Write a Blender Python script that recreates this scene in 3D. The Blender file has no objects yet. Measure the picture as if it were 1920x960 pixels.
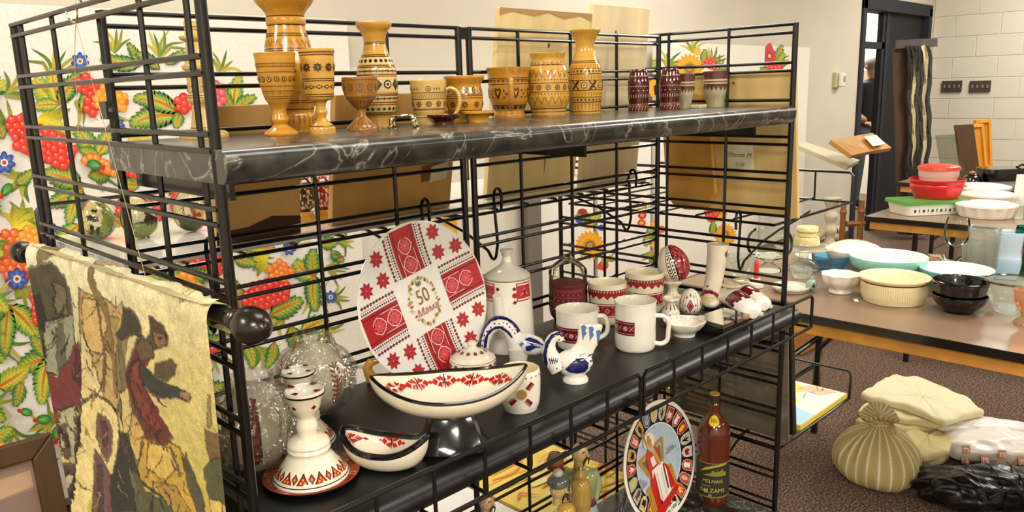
import bpy, math, random
import numpy as np
from mathutils import Vector, Matrix
random.seed(7); rng = np.random.default_rng(7)
S = bpy.context.scene
COL = S.collection
PI = math.pi
# ------------------------------------------------------------------ camera
F = 1478.64
CAM = np.array([-0.3537, -1.0740, 1.4162]); ROLL, PIT, YAW = -0.029, 0.2081, 0.7844
_cy, _sy, _cp, _sp = math.cos(YAW), math.sin(YAW), math.cos(PIT), math.sin(PIT)
FW = np.array([_sy*_cp, _cy*_cp, -_sp]); _rt = np.array([_cy, -_sy, 0.0]); _up = np.cross(_rt, FW)
RT = _rt*math.cos(ROLL) + _up*math.sin(ROLL); UP = -_rt*math.sin(ROLL) + _up*math.cos(ROLL)
cd = bpy.data.cameras.new('camera'); cam = bpy.data.objects.new('camera', cd); COL.objects.link(cam)
cd.sensor_fit = 'HORIZONTAL'; cd.sensor_width = 36.0; cd.lens = F/1920*36.0; cd.clip_start = 0.02; cd.clip_end = 60
cam.matrix_world = Matrix(((RT[0], UP[0], -FW[0], CAM[0]), (RT[1], UP[1], -FW[1], CAM[1]), (RT[2], UP[2], -FW[2], CAM[2]), (0, 0, 0, 1)))
S.camera = cam
# ------------------------------------------------------------------ view, world, lights
S.view_settings.view_transform = 'Standard'; S.view_settings.look = 'None'
S.view_settings.exposure = 0.10; S.view_settings.gamma = 1.0; S.view_settings.use_curve_mapping = False
S.cycles.max_bounces = 8; S.cycles.transparent_max_bounces = 24; S.cycles.transmission_bounces = 10
S.cycles.caustics_reflective = False; S.cycles.caustics_refractive = False
S.cycles.sample_clamp_indirect = 6.0
W = bpy.data.worlds.new('world'); S.world = W; W.use_nodes = True
W.node_tree.nodes['Background'].inputs[0].default_value = (1.0, .95, .86, 1); W.node_tree.nodes['Background'].inputs[1].default_value = 0.25
CEIL = 2.75
LIGHTS = []      # (x, y, power) unseen ceiling troffers, the front ones added for frontal fill
for lx, ly, pw in ((0.75, -0.55, 14), (0.6, 0.95, 16), (3.0, -0.9, 34), (3.2, 0.9, 26), (5.6, -0.6, 46), (7.2, 0.3, 46), (-1.6, -2.0, 78), (0.6, -3.3, 70), (-2.2, 0.2, 48), (-2.2, -4.2, 80), (3.6, -3.4, 50)):
    ld = bpy.data.lights.new('troffer_fill_light', 'AREA'); ld.shape = 'RECTANGLE'; ld.size = 1.15; ld.size_y = 0.5; ld.energy = pw; ld.color = (1.0, .95, .85)
    lo = bpy.data.objects.new('troffer_fill_light', ld); COL.objects.link(lo); lo.location = (lx, ly, CEIL-.05); LIGHTS.append((lx, ly))
ld = bpy.data.lights.new('back_room_light', 'AREA'); ld.shape = 'RECTANGLE'; ld.size = 1.2; ld.size_y = .6; ld.energy = 110; ld.color = (1, .95, .88)
lo = bpy.data.objects.new('back_room_light', ld); COL.objects.link(lo); lo.location = (8.9, 2.9, 2.65)
ld = bpy.data.lights.new('back_room_fill', 'POINT'); ld.energy = 60; ld.shadow_soft_size = .12; ld.color = (1, .95, .88)  # added fill without a fixture, brightens the upper wall behind the transom
lo = bpy.data.objects.new('back_room_fill', ld); COL.objects.link(lo); lo.location = (9.3, 3.4, 2.2)
# ------------------------------------------------------------------ pixel <-> place
def ray(px, py): return FW + RT*((px-960)/F) + UP*((480-py)/F)
def on(px, py, **k):
    a = list(k)[0]; i = 'xyz'.index(a); d = ray(px, py); return CAM + d*((k[a]-CAM[i])/d[i])
def depth(P): return float((np.asarray(P, float)-CAM) @ FW)
def zat(P, v):
    d = np.array([P[0], P[1], 0.0])-CAM
    return float(((480-v)*(d@FW)-F*(d@UP))/(F*UP[2]-(480-v)*FW[2]))
A_RIGHT = math.atan2(_rt[1], _rt[0])            # azimuth that points right in the picture
def a_cam(P): return math.atan2(CAM[1]-P[1], CAM[0]-P[0])
# ------------------------------------------------------------------ colour
def lin(c): return c/12.92 if c <= .04045 else ((c+.055)/1.055)**2.4
_hc = {}
def H(s):
    if not isinstance(s, str): return s
    if s not in _hc: _hc[s] = tuple(lin(int(s[i:i+2], 16)/255) for i in (0, 2, 4)) + (1.0,)
    return _hc[s]
def mixc(a, b, t):
    a, b = H(a), H(b); return tuple(a[i]*(1-t)+b[i]*t for i in range(3)) + (1.0,)
# ------------------------------------------------------------------ materials (all procedural, colour from the mesh's paint layer)
_m = {}
def nodes_of(name):
    m = bpy.data.materials.new(name); m.use_nodes = True; nt = m.node_tree; return m, nt, nt.nodes['Principled BSDF']
KINDS = dict(  # rough, coat, metallic, noise scale xyz, noise amount, bump scale, bump strength
    glaze=(.12, .4, 0, (30, 30, 30), .05, 0, 0), turned=(.24, .35, 0, (18, 18, 160), .16, 0, 0), raw=(.55, 0, 0, (14, 14, 2.5), .22, 60, .05), rawh=(.55, 0, 0, (2.5, 14, 14), .22, 60, .05),
    black=(.24, .1, 0, (40, 40, 40), .10, 0, 0), plastic=(.3, .1, 0, (10, 10, 10), .03, 0, 0), matte=(.8, 0, 0, (25, 25, 25), .06, 0, 0), paint=(.62, 0, 0, (90, 90, 90), .07, 0, 0),
    cloth=(.95, 0, 0, (220, 220, 220), .13, 700, .25), wovn=(.97, 0, 0, (420, 420, 700), .30, 900, .35), paper=(.7, 0, 0, (40, 40, 40), .05, 0, 0), wall=(.85, 0, 0, (3, 3, 3), .035, 120, .06), brass=(.22, 0, 1, (30, 30, 30), .08, 0, 0),
    deck=(.38, 0, 0, (12, 12, 12), .12, 0, 0), chrome=(.12, 0, 1, (30, 30, 30), .04, 0, 0), leather=(.33, .15, 0, (60, 60, 60), .2, 160, .25), lit=(.4, 0, 0, (20, 20, 20), 0, 0, 0))
def M(kind):
    if kind in _m: return _m[kind]
    m, nt, b = nodes_of(kind); ro, co, me, ns, na, bs, bst = KINDS[kind]
    at = nt.nodes.new('ShaderNodeAttribute'); at.attribute_name = 'Col'; out = at.outputs['Color']
    tc = nt.nodes.new('ShaderNodeTexCoord')
    if na:
        mp = nt.nodes.new('ShaderNodeMapping'); mp.inputs['Scale'].default_value = ns; nt.links.new(tc.outputs['Object'], mp.inputs['Vector'])
        n = nt.nodes.new('ShaderNodeTexNoise'); n.inputs['Scale'].default_value = 1; n.inputs['Detail'].default_value = 5; nt.links.new(mp.outputs[0], n.inputs['Vector'])
        mr = nt.nodes.new('ShaderNodeMapRange'); mr.inputs['From Min'].default_value = .25; mr.inputs['From Max'].default_value = .75; mr.inputs['To Min'].default_value = 1-na; mr.inputs['To Max'].default_value = 1+na
        nt.links.new(n.outputs['Fac'], mr.inputs['Value'])
        mu = nt.nodes.new('ShaderNodeVectorMath'); mu.operation = 'SCALE'; nt.links.new(out, mu.inputs[0]); nt.links.new(mr.outputs[0], mu.inputs['Scale']); out = mu.outputs[0]
    nt.links.new(out, b.inputs['Base Color'])
    b.inputs['Roughness'].default_value = ro; b.inputs['Coat Weight'].default_value = co; b.inputs['Coat Roughness'].default_value = .06; b.inputs['Metallic'].default_value = me
    if bs:
        n2 = nt.nodes.new('ShaderNodeTexNoise'); n2.inputs['Scale'].default_value = bs; n2.inputs['Detail'].default_value = 3; nt.links.new(tc.outputs['Object'], n2.inputs['Vector'])
        bp = nt.nodes.new('ShaderNodeBump'); bp.inputs['Strength'].default_value = bst; bp.inputs['Distance'].default_value = .004; nt.links.new(n2.outputs['Fac'], bp.inputs['Height']); nt.links.new(bp.outputs[0], b.inputs['Normal'])
    _m[kind] = m; return m
def glass(name, tint='ffffff', rough=.02, transp=.2, milk=0):
    """clear glass: sharp reflections over a see-through body, so light passes to what is behind and inside"""
    if name in _m: return _m[name]
    m, nt, b = nodes_of(name); nt.nodes.remove(b); o = nt.nodes['Material Output']
    g = nt.nodes.new('ShaderNodeBsdfGlossy'); g.inputs['Roughness'].default_value = rough; g.inputs['Color'].default_value = (1, 1, 1, 1)
    t = nt.nodes.new('ShaderNodeBsdfTransparent'); t.inputs['Color'].default_value = H(tint)
    lw = nt.nodes.new('ShaderNodeLayerWeight'); lw.inputs['Blend'].default_value = transp
    mx = nt.nodes.new('ShaderNodeMixShader'); nt.links.new(lw.outputs['Fresnel'], mx.inputs[0]); nt.links.new(t.outputs[0], mx.inputs[1]); nt.links.new(g.outputs[0], mx.inputs[2])
    last = mx
    if milk:
        df = nt.nodes.new('ShaderNodeBsdfTranslucent'); df.inputs['Color'].default_value = (.9, .9, .86, 1); d2 = nt.nodes.new('ShaderNodeBsdfDiffuse'); d2.inputs['Color'].default_value = (.9, .9, .86, 1)
        ma = nt.nodes.new('ShaderNodeMixShader'); ma.inputs[0].default_value = .5; nt.links.new(df.outputs[0], ma.inputs[1]); nt.links.new(d2.outputs[0], ma.inputs[2])
        last = nt.nodes.new('ShaderNodeMixShader'); last.inputs[0].default_value = milk; nt.links.new(mx.outputs[0], last.inputs[1]); nt.links.new(ma.outputs[0], last.inputs[2])
    nt.links.new(last.outputs[0], o.inputs[0]); _m[name] = m; return m
def film():
    if 'film' in _m: return _m['film']
    m, nt, b = nodes_of('plastic_film'); nt.nodes.remove(b); o = nt.nodes['Material Output']
    g = nt.nodes.new('ShaderNodeBsdfGlossy'); g.inputs['Roughness'].default_value = .13
    t = nt.nodes.new('ShaderNodeBsdfTransparent'); t.inputs['Color'].default_value = (.93, .92, .88, 1)
    d = nt.nodes.new('ShaderNodeBsdfTranslucent'); d.inputs['Color'].default_value = (.8, .78, .7, 1)
    tc = nt.nodes.new('ShaderNodeTexCoord'); n = nt.nodes.new('ShaderNodeTexNoise'); n.inputs['Scale'].default_value = 38; n.inputs['Detail'].default_value = 2; n.inputs['Distortion'].default_value = 1.5
    nt.links.new(tc.outputs['Object'], n.inputs['Vector']); bp = nt.nodes.new('ShaderNodeBump'); bp.inputs['Strength'].default_value = .9; bp.inputs['Distance'].default_value = .012
    nt.links.new(n.outputs['Fac'], bp.inputs['Height']); nt.links.new(bp.outputs[0], g.inputs['Normal'])
    m1 = nt.nodes.new('ShaderNodeMixShader'); m1.inputs[0].default_value = .10; nt.links.new(t.outputs[0], m1.inputs[1]); nt.links.new(d.outputs[0], m1.inputs[2])
    m2 = nt.nodes.new('ShaderNodeMixShader'); m2.inputs[0].default_value = .20; nt.links.new(m1.outputs[0], m2.inputs[1]); nt.links.new(g.outputs[0], m2.inputs[2])
    nt.links.new(m2.outputs[0], o.inputs[0]); _m['film'] = m; return m
def marble():
    if 'marble' in _m: return _m['marble']
    m, nt, b = nodes_of('black_marble'); tc = nt.nodes.new('ShaderNodeTexCoord')
    n = nt.nodes.new('ShaderNodeTexNoise'); n.inputs['Scale'].default_value = 9; n.inputs['Detail'].default_value = 6; n.inputs['Distortion'].default_value = 1.6
    n2 = nt.nodes.new('ShaderNodeTexNoise'); n2.inputs['Scale'].default_value = 34; n2.inputs['Detail'].default_value = 5
    nt.links.new(tc.outputs['Object'], n.inputs['Vector']); nt.links.new(tc.outputs['Object'], n2.inputs['Vector'])
    sb = nt.nodes.new('ShaderNodeMath'); sb.operation = 'SUBTRACT'; sb.inputs[1].default_value = .5; nt.links.new(n.outputs['Fac'], sb.inputs[0])
    ab = nt.nodes.new('ShaderNodeMath'); ab.operation = 'ABSOLUTE'; nt.links.new(sb.outputs[0], ab.inputs[0])
    cr = nt.nodes.new('ShaderNodeValToRGB'); e = cr.color_ramp.elements; e[0].position = 0; e[0].color = (.30, .29, .26, 1); e[1].position = .022; e[1].color = (.018, .018, .016, 1)
    e2 = cr.color_ramp.elements.new(.007); e2.color = (.08, .08, .07, 1)
    nt.links.new(ab.outputs[0], cr.inputs[0])
    c2 = nt.nodes.new('ShaderNodeValToRGB'); c2.color_ramp.elements[0].position = .42; c2.color_ramp.elements[0].color = (0, 0, 0, 1); c2.color_ramp.elements[1].position = .75; c2.color_ramp.elements[1].color = (.05, .05, .043, 1)
    nt.links.new(n2.outputs['Fac'], c2.inputs[0])
    ad = nt.nodes.new('ShaderNodeVectorMath'); ad.operation = 'ADD'; nt.links.new(cr.outputs[0], ad.inputs[0]); nt.links.new(c2.outputs[0], ad.inputs[1])
    nt.links.new(ad.outputs[0], b.inputs['Base Color']); b.inputs['Roughness'].default_value = .27; b.inputs['Coat Weight'].default_value = .3; b.inputs['Coat Roughness'].default_value = .15
    _m['marble'] = m; return m
def carpet():
    if 'carpet' in _m: return _m['carpet']
    m, nt, b = nodes_of('carpet'); tc = nt.nodes.new('ShaderNodeTexCoord')
    n = nt.nodes.new('ShaderNodeTexNoise'); n.inputs['Scale'].default_value = 130; n.inputs['Detail'].default_value = 4; nt.links.new(tc.outputs['Object'], n.inputs['Vector'])
    cr = nt.nodes.new('ShaderNodeValToRGB'); e = cr.color_ramp.elements; e[0].position = .36; e[0].color = H('2b211c'); e[1].position = .66; e[1].color = H('9c806a'); x = cr.color_ramp.elements.new(.5); x.color = H('624d41')
    nt.links.new(n.outputs['Fac'], cr.inputs[0]); nt.links.new(cr.outputs[0], b.inputs['Base Color']); b.inputs['Roughness'].default_value = 1
    bp = nt.nodes.new('ShaderNodeBump'); bp.inputs['Strength'].default_value = .6; bp.inputs['Distance'].default_value = .008; nt.links.new(n.outputs['Fac'], bp.inputs['Height']); nt.links.new(bp.outputs[0], b.inputs['Normal'])
    _m['carpet'] = m; return m
def emitter(name, col, st):
    if name in _m: return _m[name]
    m, nt, b = nodes_of(name); b.inputs['Base Color'].default_value = col; b.inputs['Emission Color'].default_value = col; b.inputs['Emission Strength'].default_value = st; _m[name] = m; return m
def mat(k): return M(k) if isinstance(k, str) else k
# ------------------------------------------------------------------ mesh builder
def catmull(pts, n=4, corner=50):
    pts = [np.asarray(p, float) for p in pts]; out = []
    for i in range(len(pts)-1):
        p1, p2 = pts[i], pts[i+1]; d = p2-p1
        def tan(j):
            if j == 0 or j == len(pts)-1: return None
            a, b = pts[j]-pts[j-1], pts[j+1]-pts[j]; na, nb = np.linalg.norm(a), np.linalg.norm(b)
            if na < 1e-9 or nb < 1e-9: return None
            if a@b/(na*nb) < math.cos(math.radians(corner)): return None
            return (a/na+b/nb)
        L = np.linalg.norm(d)
        t1, t2 = tan(i), tan(i+1)
        m1 = d if t1 is None else t1/max(np.linalg.norm(t1), 1e-9)*L
        m2 = d if t2 is None else t2/max(np.linalg.norm(t2), 1e-9)*L
        for k in range(n):
            t = k/n; out.append((2*t**3-3*t*t+1)*p1+(t**3-2*t*t+t)*m1+(-2*t**3+3*t*t)*p2+(t**3-t*t)*m2)
    out.append(pts[-1]); return out
def closedcat(pts, n=4):
    P = [np.asarray(p, float) for p in pts]; out = []
    for i in range(len(P)):
        a, b, c, d = P[i-1], P[i], P[(i+1) % len(P)], P[(i+2) % len(P)]
        for k in range(n):
            t = k/n; out.append(.5*((2*b)+(-a+c)*t+(2*a-5*b+4*c-d)*t*t+(-a+3*b-3*c+d)*t**3))
    return out
class MB:
    def __init__(s): s.v = []; s.f = []; s.c = []
    def add(s, vs, fs, col='ffffff'):
        o = len(s.v); s.v += [tuple(map(float, p)) for p in vs]
        for k, fc in enumerate(fs):
            s.f.append(tuple(o+i for i in fc)); s.c.append(col[k] if isinstance(col, list) else col)
        return s
    def box(s, x0, x1, y0, y1, z0, z1, col='ffffff', Mx=None):
        vs = [(x, y, z) for z in (z0, z1) for x, y in ((x0, y0), (x1, y0), (x1, y1), (x0, y1))]
        if Mx is not None: vs = [tuple(Mx @ Vector(v)) for v in vs]
        return s.add(vs, [(3, 2, 1, 0), (4, 5, 6, 7), (0, 1, 5, 4), (1, 2, 6, 5), (2, 3, 7, 6), (3, 0, 4, 7)], col)
    def lathe(s, prof, seg=36, c=(0, 0, 0), sx=1, sy=1, caps=(False, False), fn=None):
        n = len(prof); vs = []; fs = []; cs = []
        for (r, h, *_) in prof:
            for k in range(seg):
                a = 2*PI*k/seg; rr = r*(fn(a, h) if fn else 1); vs.append((c[0]+rr*math.cos(a)*sx, c[1]+rr*math.sin(a)*sy, c[2]+h))
        for i in range(n-1):
            for k in range(seg):
                k2 = (k+1) % seg; q = (i*seg+k, i*seg+k2, (i+1)*seg+k2, (i+1)*seg+k)
                fs.append(q[::-1] if True else q); cs.append(prof[i][2] if len(prof[i]) > 2 else 'ffffff')
        if caps[0]: fs.append(tuple(range(seg))); cs.append(prof[0][2])
        if caps[1]: fs.append(tuple((n-1)*seg+k for k in range(seg))[::-1]); cs.append(prof[-1][2])
        return s.add(vs, fs, cs)
    def sweep(s, pts, rad, col='ffffff', seg=10, flat=None, closed=False, cap=True, up=None):
        P = [np.asarray(p, float) for p in pts]; n = len(P); R = rad if isinstance(rad, (list, tuple)) else [rad]*n
        T = []
        for i in range(n):
            a = P[(i-1) % n] if (closed or i > 0) else P[i]; b = P[(i+1) % n] if (closed or i < n-1) else P[i]
            d = b-a; T.append(d/max(np.linalg.norm(d), 1e-9))
        u = np.asarray(up if up is not None else ((0, 0, 1) if abs(T[0][2]) < .9 else (1, 0, 0)), float); vs = []; fl = flat or (1, 1)
        for i in range(n):
            u = u-T[i]*(u@T[i]); u /= max(np.linalg.norm(u), 1e-9); w = np.cross(T[i], u)
            for k in range(seg):
                a = 2*PI*k/seg; vs.append(P[i]+(u*math.cos(a)*fl[0]+w*math.sin(a)*fl[1])*R[i])
        fs = []
        for i in range(n if closed else n-1):
            j = (i+1) % n
            for k in range(seg): k2 = (k+1) % seg; fs.append((i*seg+k, i*seg+k2, j*seg+k2, j*seg+k))
        cs = [(col[min(i//seg, len(col)-1)] if isinstance(col, list) else col) for i in range(len(fs))]
        if cap and not closed:
            fs.append(tuple(range(seg))[::-1]); fs.append(tuple((n-1)*seg+k for k in range(seg)))
            cs += [cs[0], cs[-1]]
        return s.add(vs, fs, cs)
    def ell(s, c, r, col='ffffff', seg=20, rings=12, rot=None, fn=None):
        vs = []; fs = []; cs = []
        for i in range(rings+1):
            th = PI*i/rings
            for k in range(seg):
                a = 2*PI*k/seg; p = Vector((r[0]*math.sin(th)*math.cos(a), r[1]*math.sin(th)*math.sin(a), r[2]*math.cos(th)))
                if fn: p = Vector(fn(p))
                if rot is not None: p = rot @ p
                vs.append((p[0]+c[0], p[1]+c[1], p[2]+c[2]))
        for i in range(rings):
            for k in range(seg):
                k2 = (k+1) % seg; fs.append((i*seg+k, (i+1)*seg+k, (i+1)*seg+k2, i*seg+k2))
        return s.add(vs, fs, col)
    def prism(s, poly, mp, w0, w1, col='ffffff'):
        n = len(poly); vs = [mp(u, v, w0) for u, v in poly]+[mp(u, v, w1) for u, v in poly]
        fs = [tuple(range(n))[::-1], tuple(range(n, 2*n))]+[(i, (i+1) % n, n+(i+1) % n, n+i) for i in range(n)]
        return s.add(vs, fs, col)
    def grid(s, fn, nu, nv, col='ffffff', wrapu=False):
        vs = [fn(i/nu, j/nv) for j in range(nv+1) for i in range(nu if wrapu else nu+1)]; w = nu if wrapu else nu+1
        fs = [(j*w+i, j*w+(i+1) % w, (j+1)*w+(i+1) % w, (j+1)*w+i) for j in range(nv) for i in range(nu)]
        return s.add(vs, fs, col)
    def build(s, name, material='matte', parent=None, loc=None, rotz=0, smooth=40, bevel=0):
        me = bpy.data.meshes.new(name); me.from_pydata(s.v, [], s.f)
        at = me.color_attributes.new('Col', 'FLOAT_COLOR', 'CORNER'); buf = []
        for fc, c in zip(s.f, s.c):
            if isinstance(c, tuple) and len(c) and isinstance(c[0], (tuple, str)):
                for q in c: buf.extend(H(q))
            else: buf.extend(H(c)*len(fc))
        at.data.foreach_set('color', buf); me.materials.append(mat(material))
        if smooth:
            me.polygons.foreach_set('use_smooth', [True]*len(me.polygons)); me.set_sharp_from_angle(angle=math.radians(smooth))
        me.update(); o = bpy.data.objects.new(name, me); COL.objects.link(o)
        if parent is not None: o.parent = parent
        if loc is not None: o.location = loc
        o.rotation_euler[2] = rotz
        if bevel:
            b = o.modifiers.new('bevel', 'BEVEL'); b.width = bevel; b.segments = 2; b.limit_method = 'ANGLE'
        return o
def tag(o, label, cat, group=None):
    o['label'] = label; o['category'] = cat
    if group: o['group'] = group
    return o
def struct(o): o['kind'] = 'structure'; return o
def thing(name, label, cat, loc=(0, 0, 0), group=None, rotz=0):
    o = bpy.data.objects.new(name, None); COL.objects.link(o); o.location = loc; o.rotation_euler[2] = rotz; o.empty_display_size = .05
    return tag(o, label, cat, group)
def inst(o, name, parent, loc=None, scale=None, rot=None):
    c = o.copy(); c.name = name; COL.objects.link(c); c.parent = parent
    if loc is not None: c.location = loc
    if scale is not None: c.scale = scale
    if rot is not None: c.rotation_euler = rot
    return c
# ------------------------------------------------------------------ flat drawing (paint and print)
def circ(x, y, rx, ry=None, n=14, rot=0):
    ry = rx if ry is None else ry; c, s = math.cos(rot), math.sin(rot)
    return [(x+rx*math.cos(2*PI*k/n)*c-ry*math.sin(2*PI*k/n)*s, y+rx*math.cos(2*PI*k/n)*s+ry*math.sin(2*PI*k/n)*c) for k in range(n)]
class Draw:
    def __init__(s): s.it = []; s.lay = 0
    def poly(s, pts, col, lay=None):
        if lay is None: s.lay += 1; lay = s.lay
        s.it.append((list(pts), col, lay)); return s
    def fan(s, c, ring, cc, rc, lay=None):
        if lay is None: s.lay += 1; lay = s.lay
        n = len(ring)
        for k in range(n): s.it.append(([c, ring[k], ring[(k+1) % n]], (cc, rc, rc), lay))
        return s
    def stroke(s, pts, w, col, c2=None, lay=None, taper=True, n=5):
        P = catmull(pts, n) if len(pts) > 2 else [np.asarray(p, float) for p in pts]; m = len(P); L = []; Rr = []
        for i in range(m):
            t = P[min(i+1, m-1)]-P[max(i-1, 0)]; t = t/max(np.linalg.norm(t), 1e-9); nn = np.array([-t[1], t[0]])
            k = i/(m-1); ww = w*(math.sin(PI*min(1, .12+.88*k))**.8 if taper else 1)*.5
            L.append(P[i]+nn*ww); Rr.append(P[i]-nn*ww)
        if lay is None: s.lay += 1; lay = s.lay
        for i in range(m-1):
            k = i/(m-1); c = col if c2 is None else mixc(col, c2, k)
            s.it.append(([tuple(L[i]), tuple(L[i+1]), tuple(Rr[i+1]), tuple(Rr[i])], c, lay))
        return s
    def emit(s, mb, mp, eps=.0002, base=.0004, flip=False, maxlay=24):
        for pts, col, lay in s.it:
            h = base+eps*(lay % maxlay if maxlay else lay); vs = [mp(u, v, h) for u, v in pts]
            f = tuple(range(len(pts))); c = col
            if flip:
                f = f[::-1]
                if isinstance(c, tuple) and isinstance(c[0], (tuple, str)): c = c[::-1]
            mb.add(vs, [f], [c])
_tx = {}
def text_polys(body, size=1.0, align='CENTER', shear=0):
    key = (body, align, shear)
    if key not in _tx:
        cu = bpy.data.curves.new('t', 'FONT'); cu.body = body; cu.align_x = align; cu.align_y = 'CENTER'; cu.resolution_u = 3; cu.shear = shear
        ob = bpy.data.objects.new('t', cu); COL.objects.link(ob); dg = bpy.context.evaluated_depsgraph_get(); me = ob.evaluated_get(dg).to_mesh()
        _tx[key] = [[(me.vertices[i].co.x, me.vertices[i].co.y) for i in p.vertices] for p in me.polygons]
        bpy.data.objects.remove(ob); bpy.data.curves.remove(cu)
    return [[(x*size, y*size) for x, y in p] for p in _tx[key]]
# ------------------------------------------------------------------ turned things measured in the photograph
class Turn:
    """lathe whose outline is given as (row in the photo, half width in photo pixels, colour)"""
    def __init__(s, P, prof, z=None, sm=4, dref=None):
        s.P = np.array(P, float); s.z = s.P[2]; s.d = dref or depth(s.P+np.array([0, 0, .05])); s.k = s.d/F
        pts = [(w*s.k, zat(s.P, y)-s.z) for y, w, *_ in prof]; cols = [(p[2] if len(p) > 2 else None) for p in prof]
        for i in range(1, len(cols)):
            if cols[i] is None: cols[i] = cols[i-1]
        hs = catmull(pts, sm) if sm else [np.array(p) for p in pts]
        s.out = [(max(float(p[0]), 1e-4), float(p[1]), cols[min(i//max(sm, 1), len(cols)-1)]) for i, p in enumerate(hs)]
        dz = -s.out[-1][1]                     # rest the foot on the surface
        s.out = [(r, h+dz, c) for r, h, c in s.out]; s.dz = dz
    def h(s, y): return zat(s.P, y)-s.z+s.dz
    def r(s, h):
        best = None
        for (r0, h0, _), (r1, h1, _) in zip(s.out, s.out[1:]):
            if min(h0, h1)-1e-6 <= h <= max(h0, h1)+1e-6:
                t = 0 if abs(h1-h0) < 1e-9 else (h-h0)/(h1-h0); q = r0+(r1-r0)*t; best = q if best is None else max(best, q)
        return best if best is not None else (s.out[0][0] if h > s.out[0][1] else s.out[-1][0])
    def body(s, parent, name='body', kind='glaze', hollow=None, icol=None, seg=44, wall=.0022, fn=None):
        mb = MB(); pr = list(s.out)
        if hollow:       # depth of the hollow as a share of the height
            top = pr[0]; bot = top[1]*(1-hollow); c = icol or top[2]
            hh = np.linspace(bot, top[1]-.001, 9); inner = [(.0004, bot, c)]+[(max(min(s.r(float(h)), top[0]*1.15)-wall, .001), float(h), c) for h in hh]+[(top[0]-wall*.5, top[1]+.0006, top[2])]
            pr = inner+pr
        else: pr = [(.0004, pr[0][1], pr[0][2])]+pr
        pr = pr+[(.0004, pr[-1][1], pr[-1][2])]
        return mb.lathe(pr, seg, fn=fn).build(name, kind, parent)
def tess(pts, thr):
    """split a flat outline so that it can follow a curved body"""
    ext = max(max(p[i] for p in pts)-min(p[i] for p in pts) for i in (0, 1))
    if ext <= thr or len(pts) < 3: return pts, [tuple(range(len(pts)))]
    c = (sum(p[0] for p in pts)/len(pts), sum(p[1] for p in pts)/len(pts)); tr = [(c, pts[i], pts[(i+1) % len(pts)]) for i in range(len(pts))]
    for _ in range(3):
        nt = []; done = True
        for a, b, d in tr:
            L = max(math.dist(a, b), math.dist(b, d), math.dist(d, a))
            if L > thr:
                m = lambda p, q: ((p[0]+q[0])/2, (p[1]+q[1])/2); ab, bd, da = m(a, b), m(b, d), m(d, a); nt += [(a, ab, da), (ab, b, bd), (da, bd, d), (ab, bd, da)]; done = False
            else: nt.append((a, b, d))
        tr = nt
        if done: break
    out = [p for t in tr for p in t]; return out, [(3*i, 3*i+1, 3*i+2) for i in range(len(tr))]
class Dec:
    """paint and carving wrapped round a turned body"""
    def __init__(s, t): s.t = t; s.mb = MB(); s.a0 = a_cam(t.P); s.n = 0
    def band(s, y, w, col, seg=44, e=None):
        t = s.t; s.n += 1; e = e or .0004; h = t.h(y); hw = w*t.k*.5
        vs = []; m = 4
        for j in range(m+1):
            hh = h-hw+2*hw*j/m; rr = t.r(hh)+e
            vs += [(rr*math.cos(2*PI*k/seg), rr*math.sin(2*PI*k/seg), hh) for k in range(seg)]
        s.mb.add(vs, [(j*seg+k, j*seg+(k+1) % seg, (j+1)*seg+(k+1) % seg, (j+1)*seg+k) for j in range(m) for k in range(seg)], col); return s
    def put(s, y, polys, ang=0, size=1, e=.0007):
        """polys: list of (points in photo pixels, x right and y up, colour)"""
        t = s.t; h0 = t.h(y)
        for q, (pts, col) in enumerate(polys):
            vs = []; tp, tf = tess(pts, .22*max(t.r(h0), .002)/(size*t.k))
            for u, v in tp:
                h = h0+v*size*t.k; rr = t.r(h)+e+.00012*(q % 6); a = s.a0+ang+u*size*t.k/max(t.r(h0), .002)
                vs.append((rr*math.cos(a), rr*math.sin(a), h))
            s.mb.add(vs, tf, [col]*len(tf))
        return s
    def ring(s, y, n, polys, size=1, off=0, e=.0007):
        for k in range(n): s.put(y, polys, 2*PI*k/n+off, size, e)
        return s
    def build(s, parent, name='pattern', kind='glaze'):
        o = s.mb.build(name, kind, parent, smooth=0); o['kind'] = 'stuff'; return o
def m_dot(c, r=1, n=8): return [(circ(0, 0, r, n=n), c)]
def m_eye(c, c2, r=1): return [(circ(0, 0, r, n=12), c), (circ(0, 0, r*.68, n=10), c2), (circ(0, 0, r*.36, n=8), c)]
def m_dia(c, w=1, h=1): return [([(-w, 0), (0, -h), (w, 0), (0, h)], c)]
def m_tri(c, w=1, h=1): return [([(-w, 0), (w, 0), (0, h)], c)]
def m_bar(c, w=1, h=1, sl=0): return [([(-w, -h), (w, -h), (w+sl, h), (-w+sl, h)], c)]
def m_x(c, r=1, w=.3):
    o = []
    for sg in (1, -1): o.append(([(-r, -r*sg-w), (-r+w, -r*sg-w), (r, r*sg-w), (r, r*sg+w), (r-w, r*sg+w), (-r, -r*sg+w)], c))
    return o
def m_rose(c, c2, r=1):
    o = []
    for k in range(8):
        a = 2*PI*k/8; x, y = math.cos(a), math.sin(a); o.append(([(0, 0), (r*.62*math.cos(a-.38), r*.62*math.sin(a-.38)), (r*x, r*y), (r*.62*math.cos(a+.38), r*.62*math.sin(a+.38))], c))
    o.append((circ(0, 0, r*.22, n=8), c2)); return o
def rose2(c, r=1, lite='e8a0a0'):
    """stitched eight pointed rosette"""
    o = m_rose(c, lite, r)
    for k in range(8):
        a = 2*PI*(k+.5)/8; o.append(([(.2*r*math.cos(a), .2*r*math.sin(a)), (.55*r*math.cos(a-.05), .55*r*math.sin(a-.05)), (.55*r*math.cos(a+.05), .55*r*math.sin(a+.05))], lite))
    return o
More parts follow.
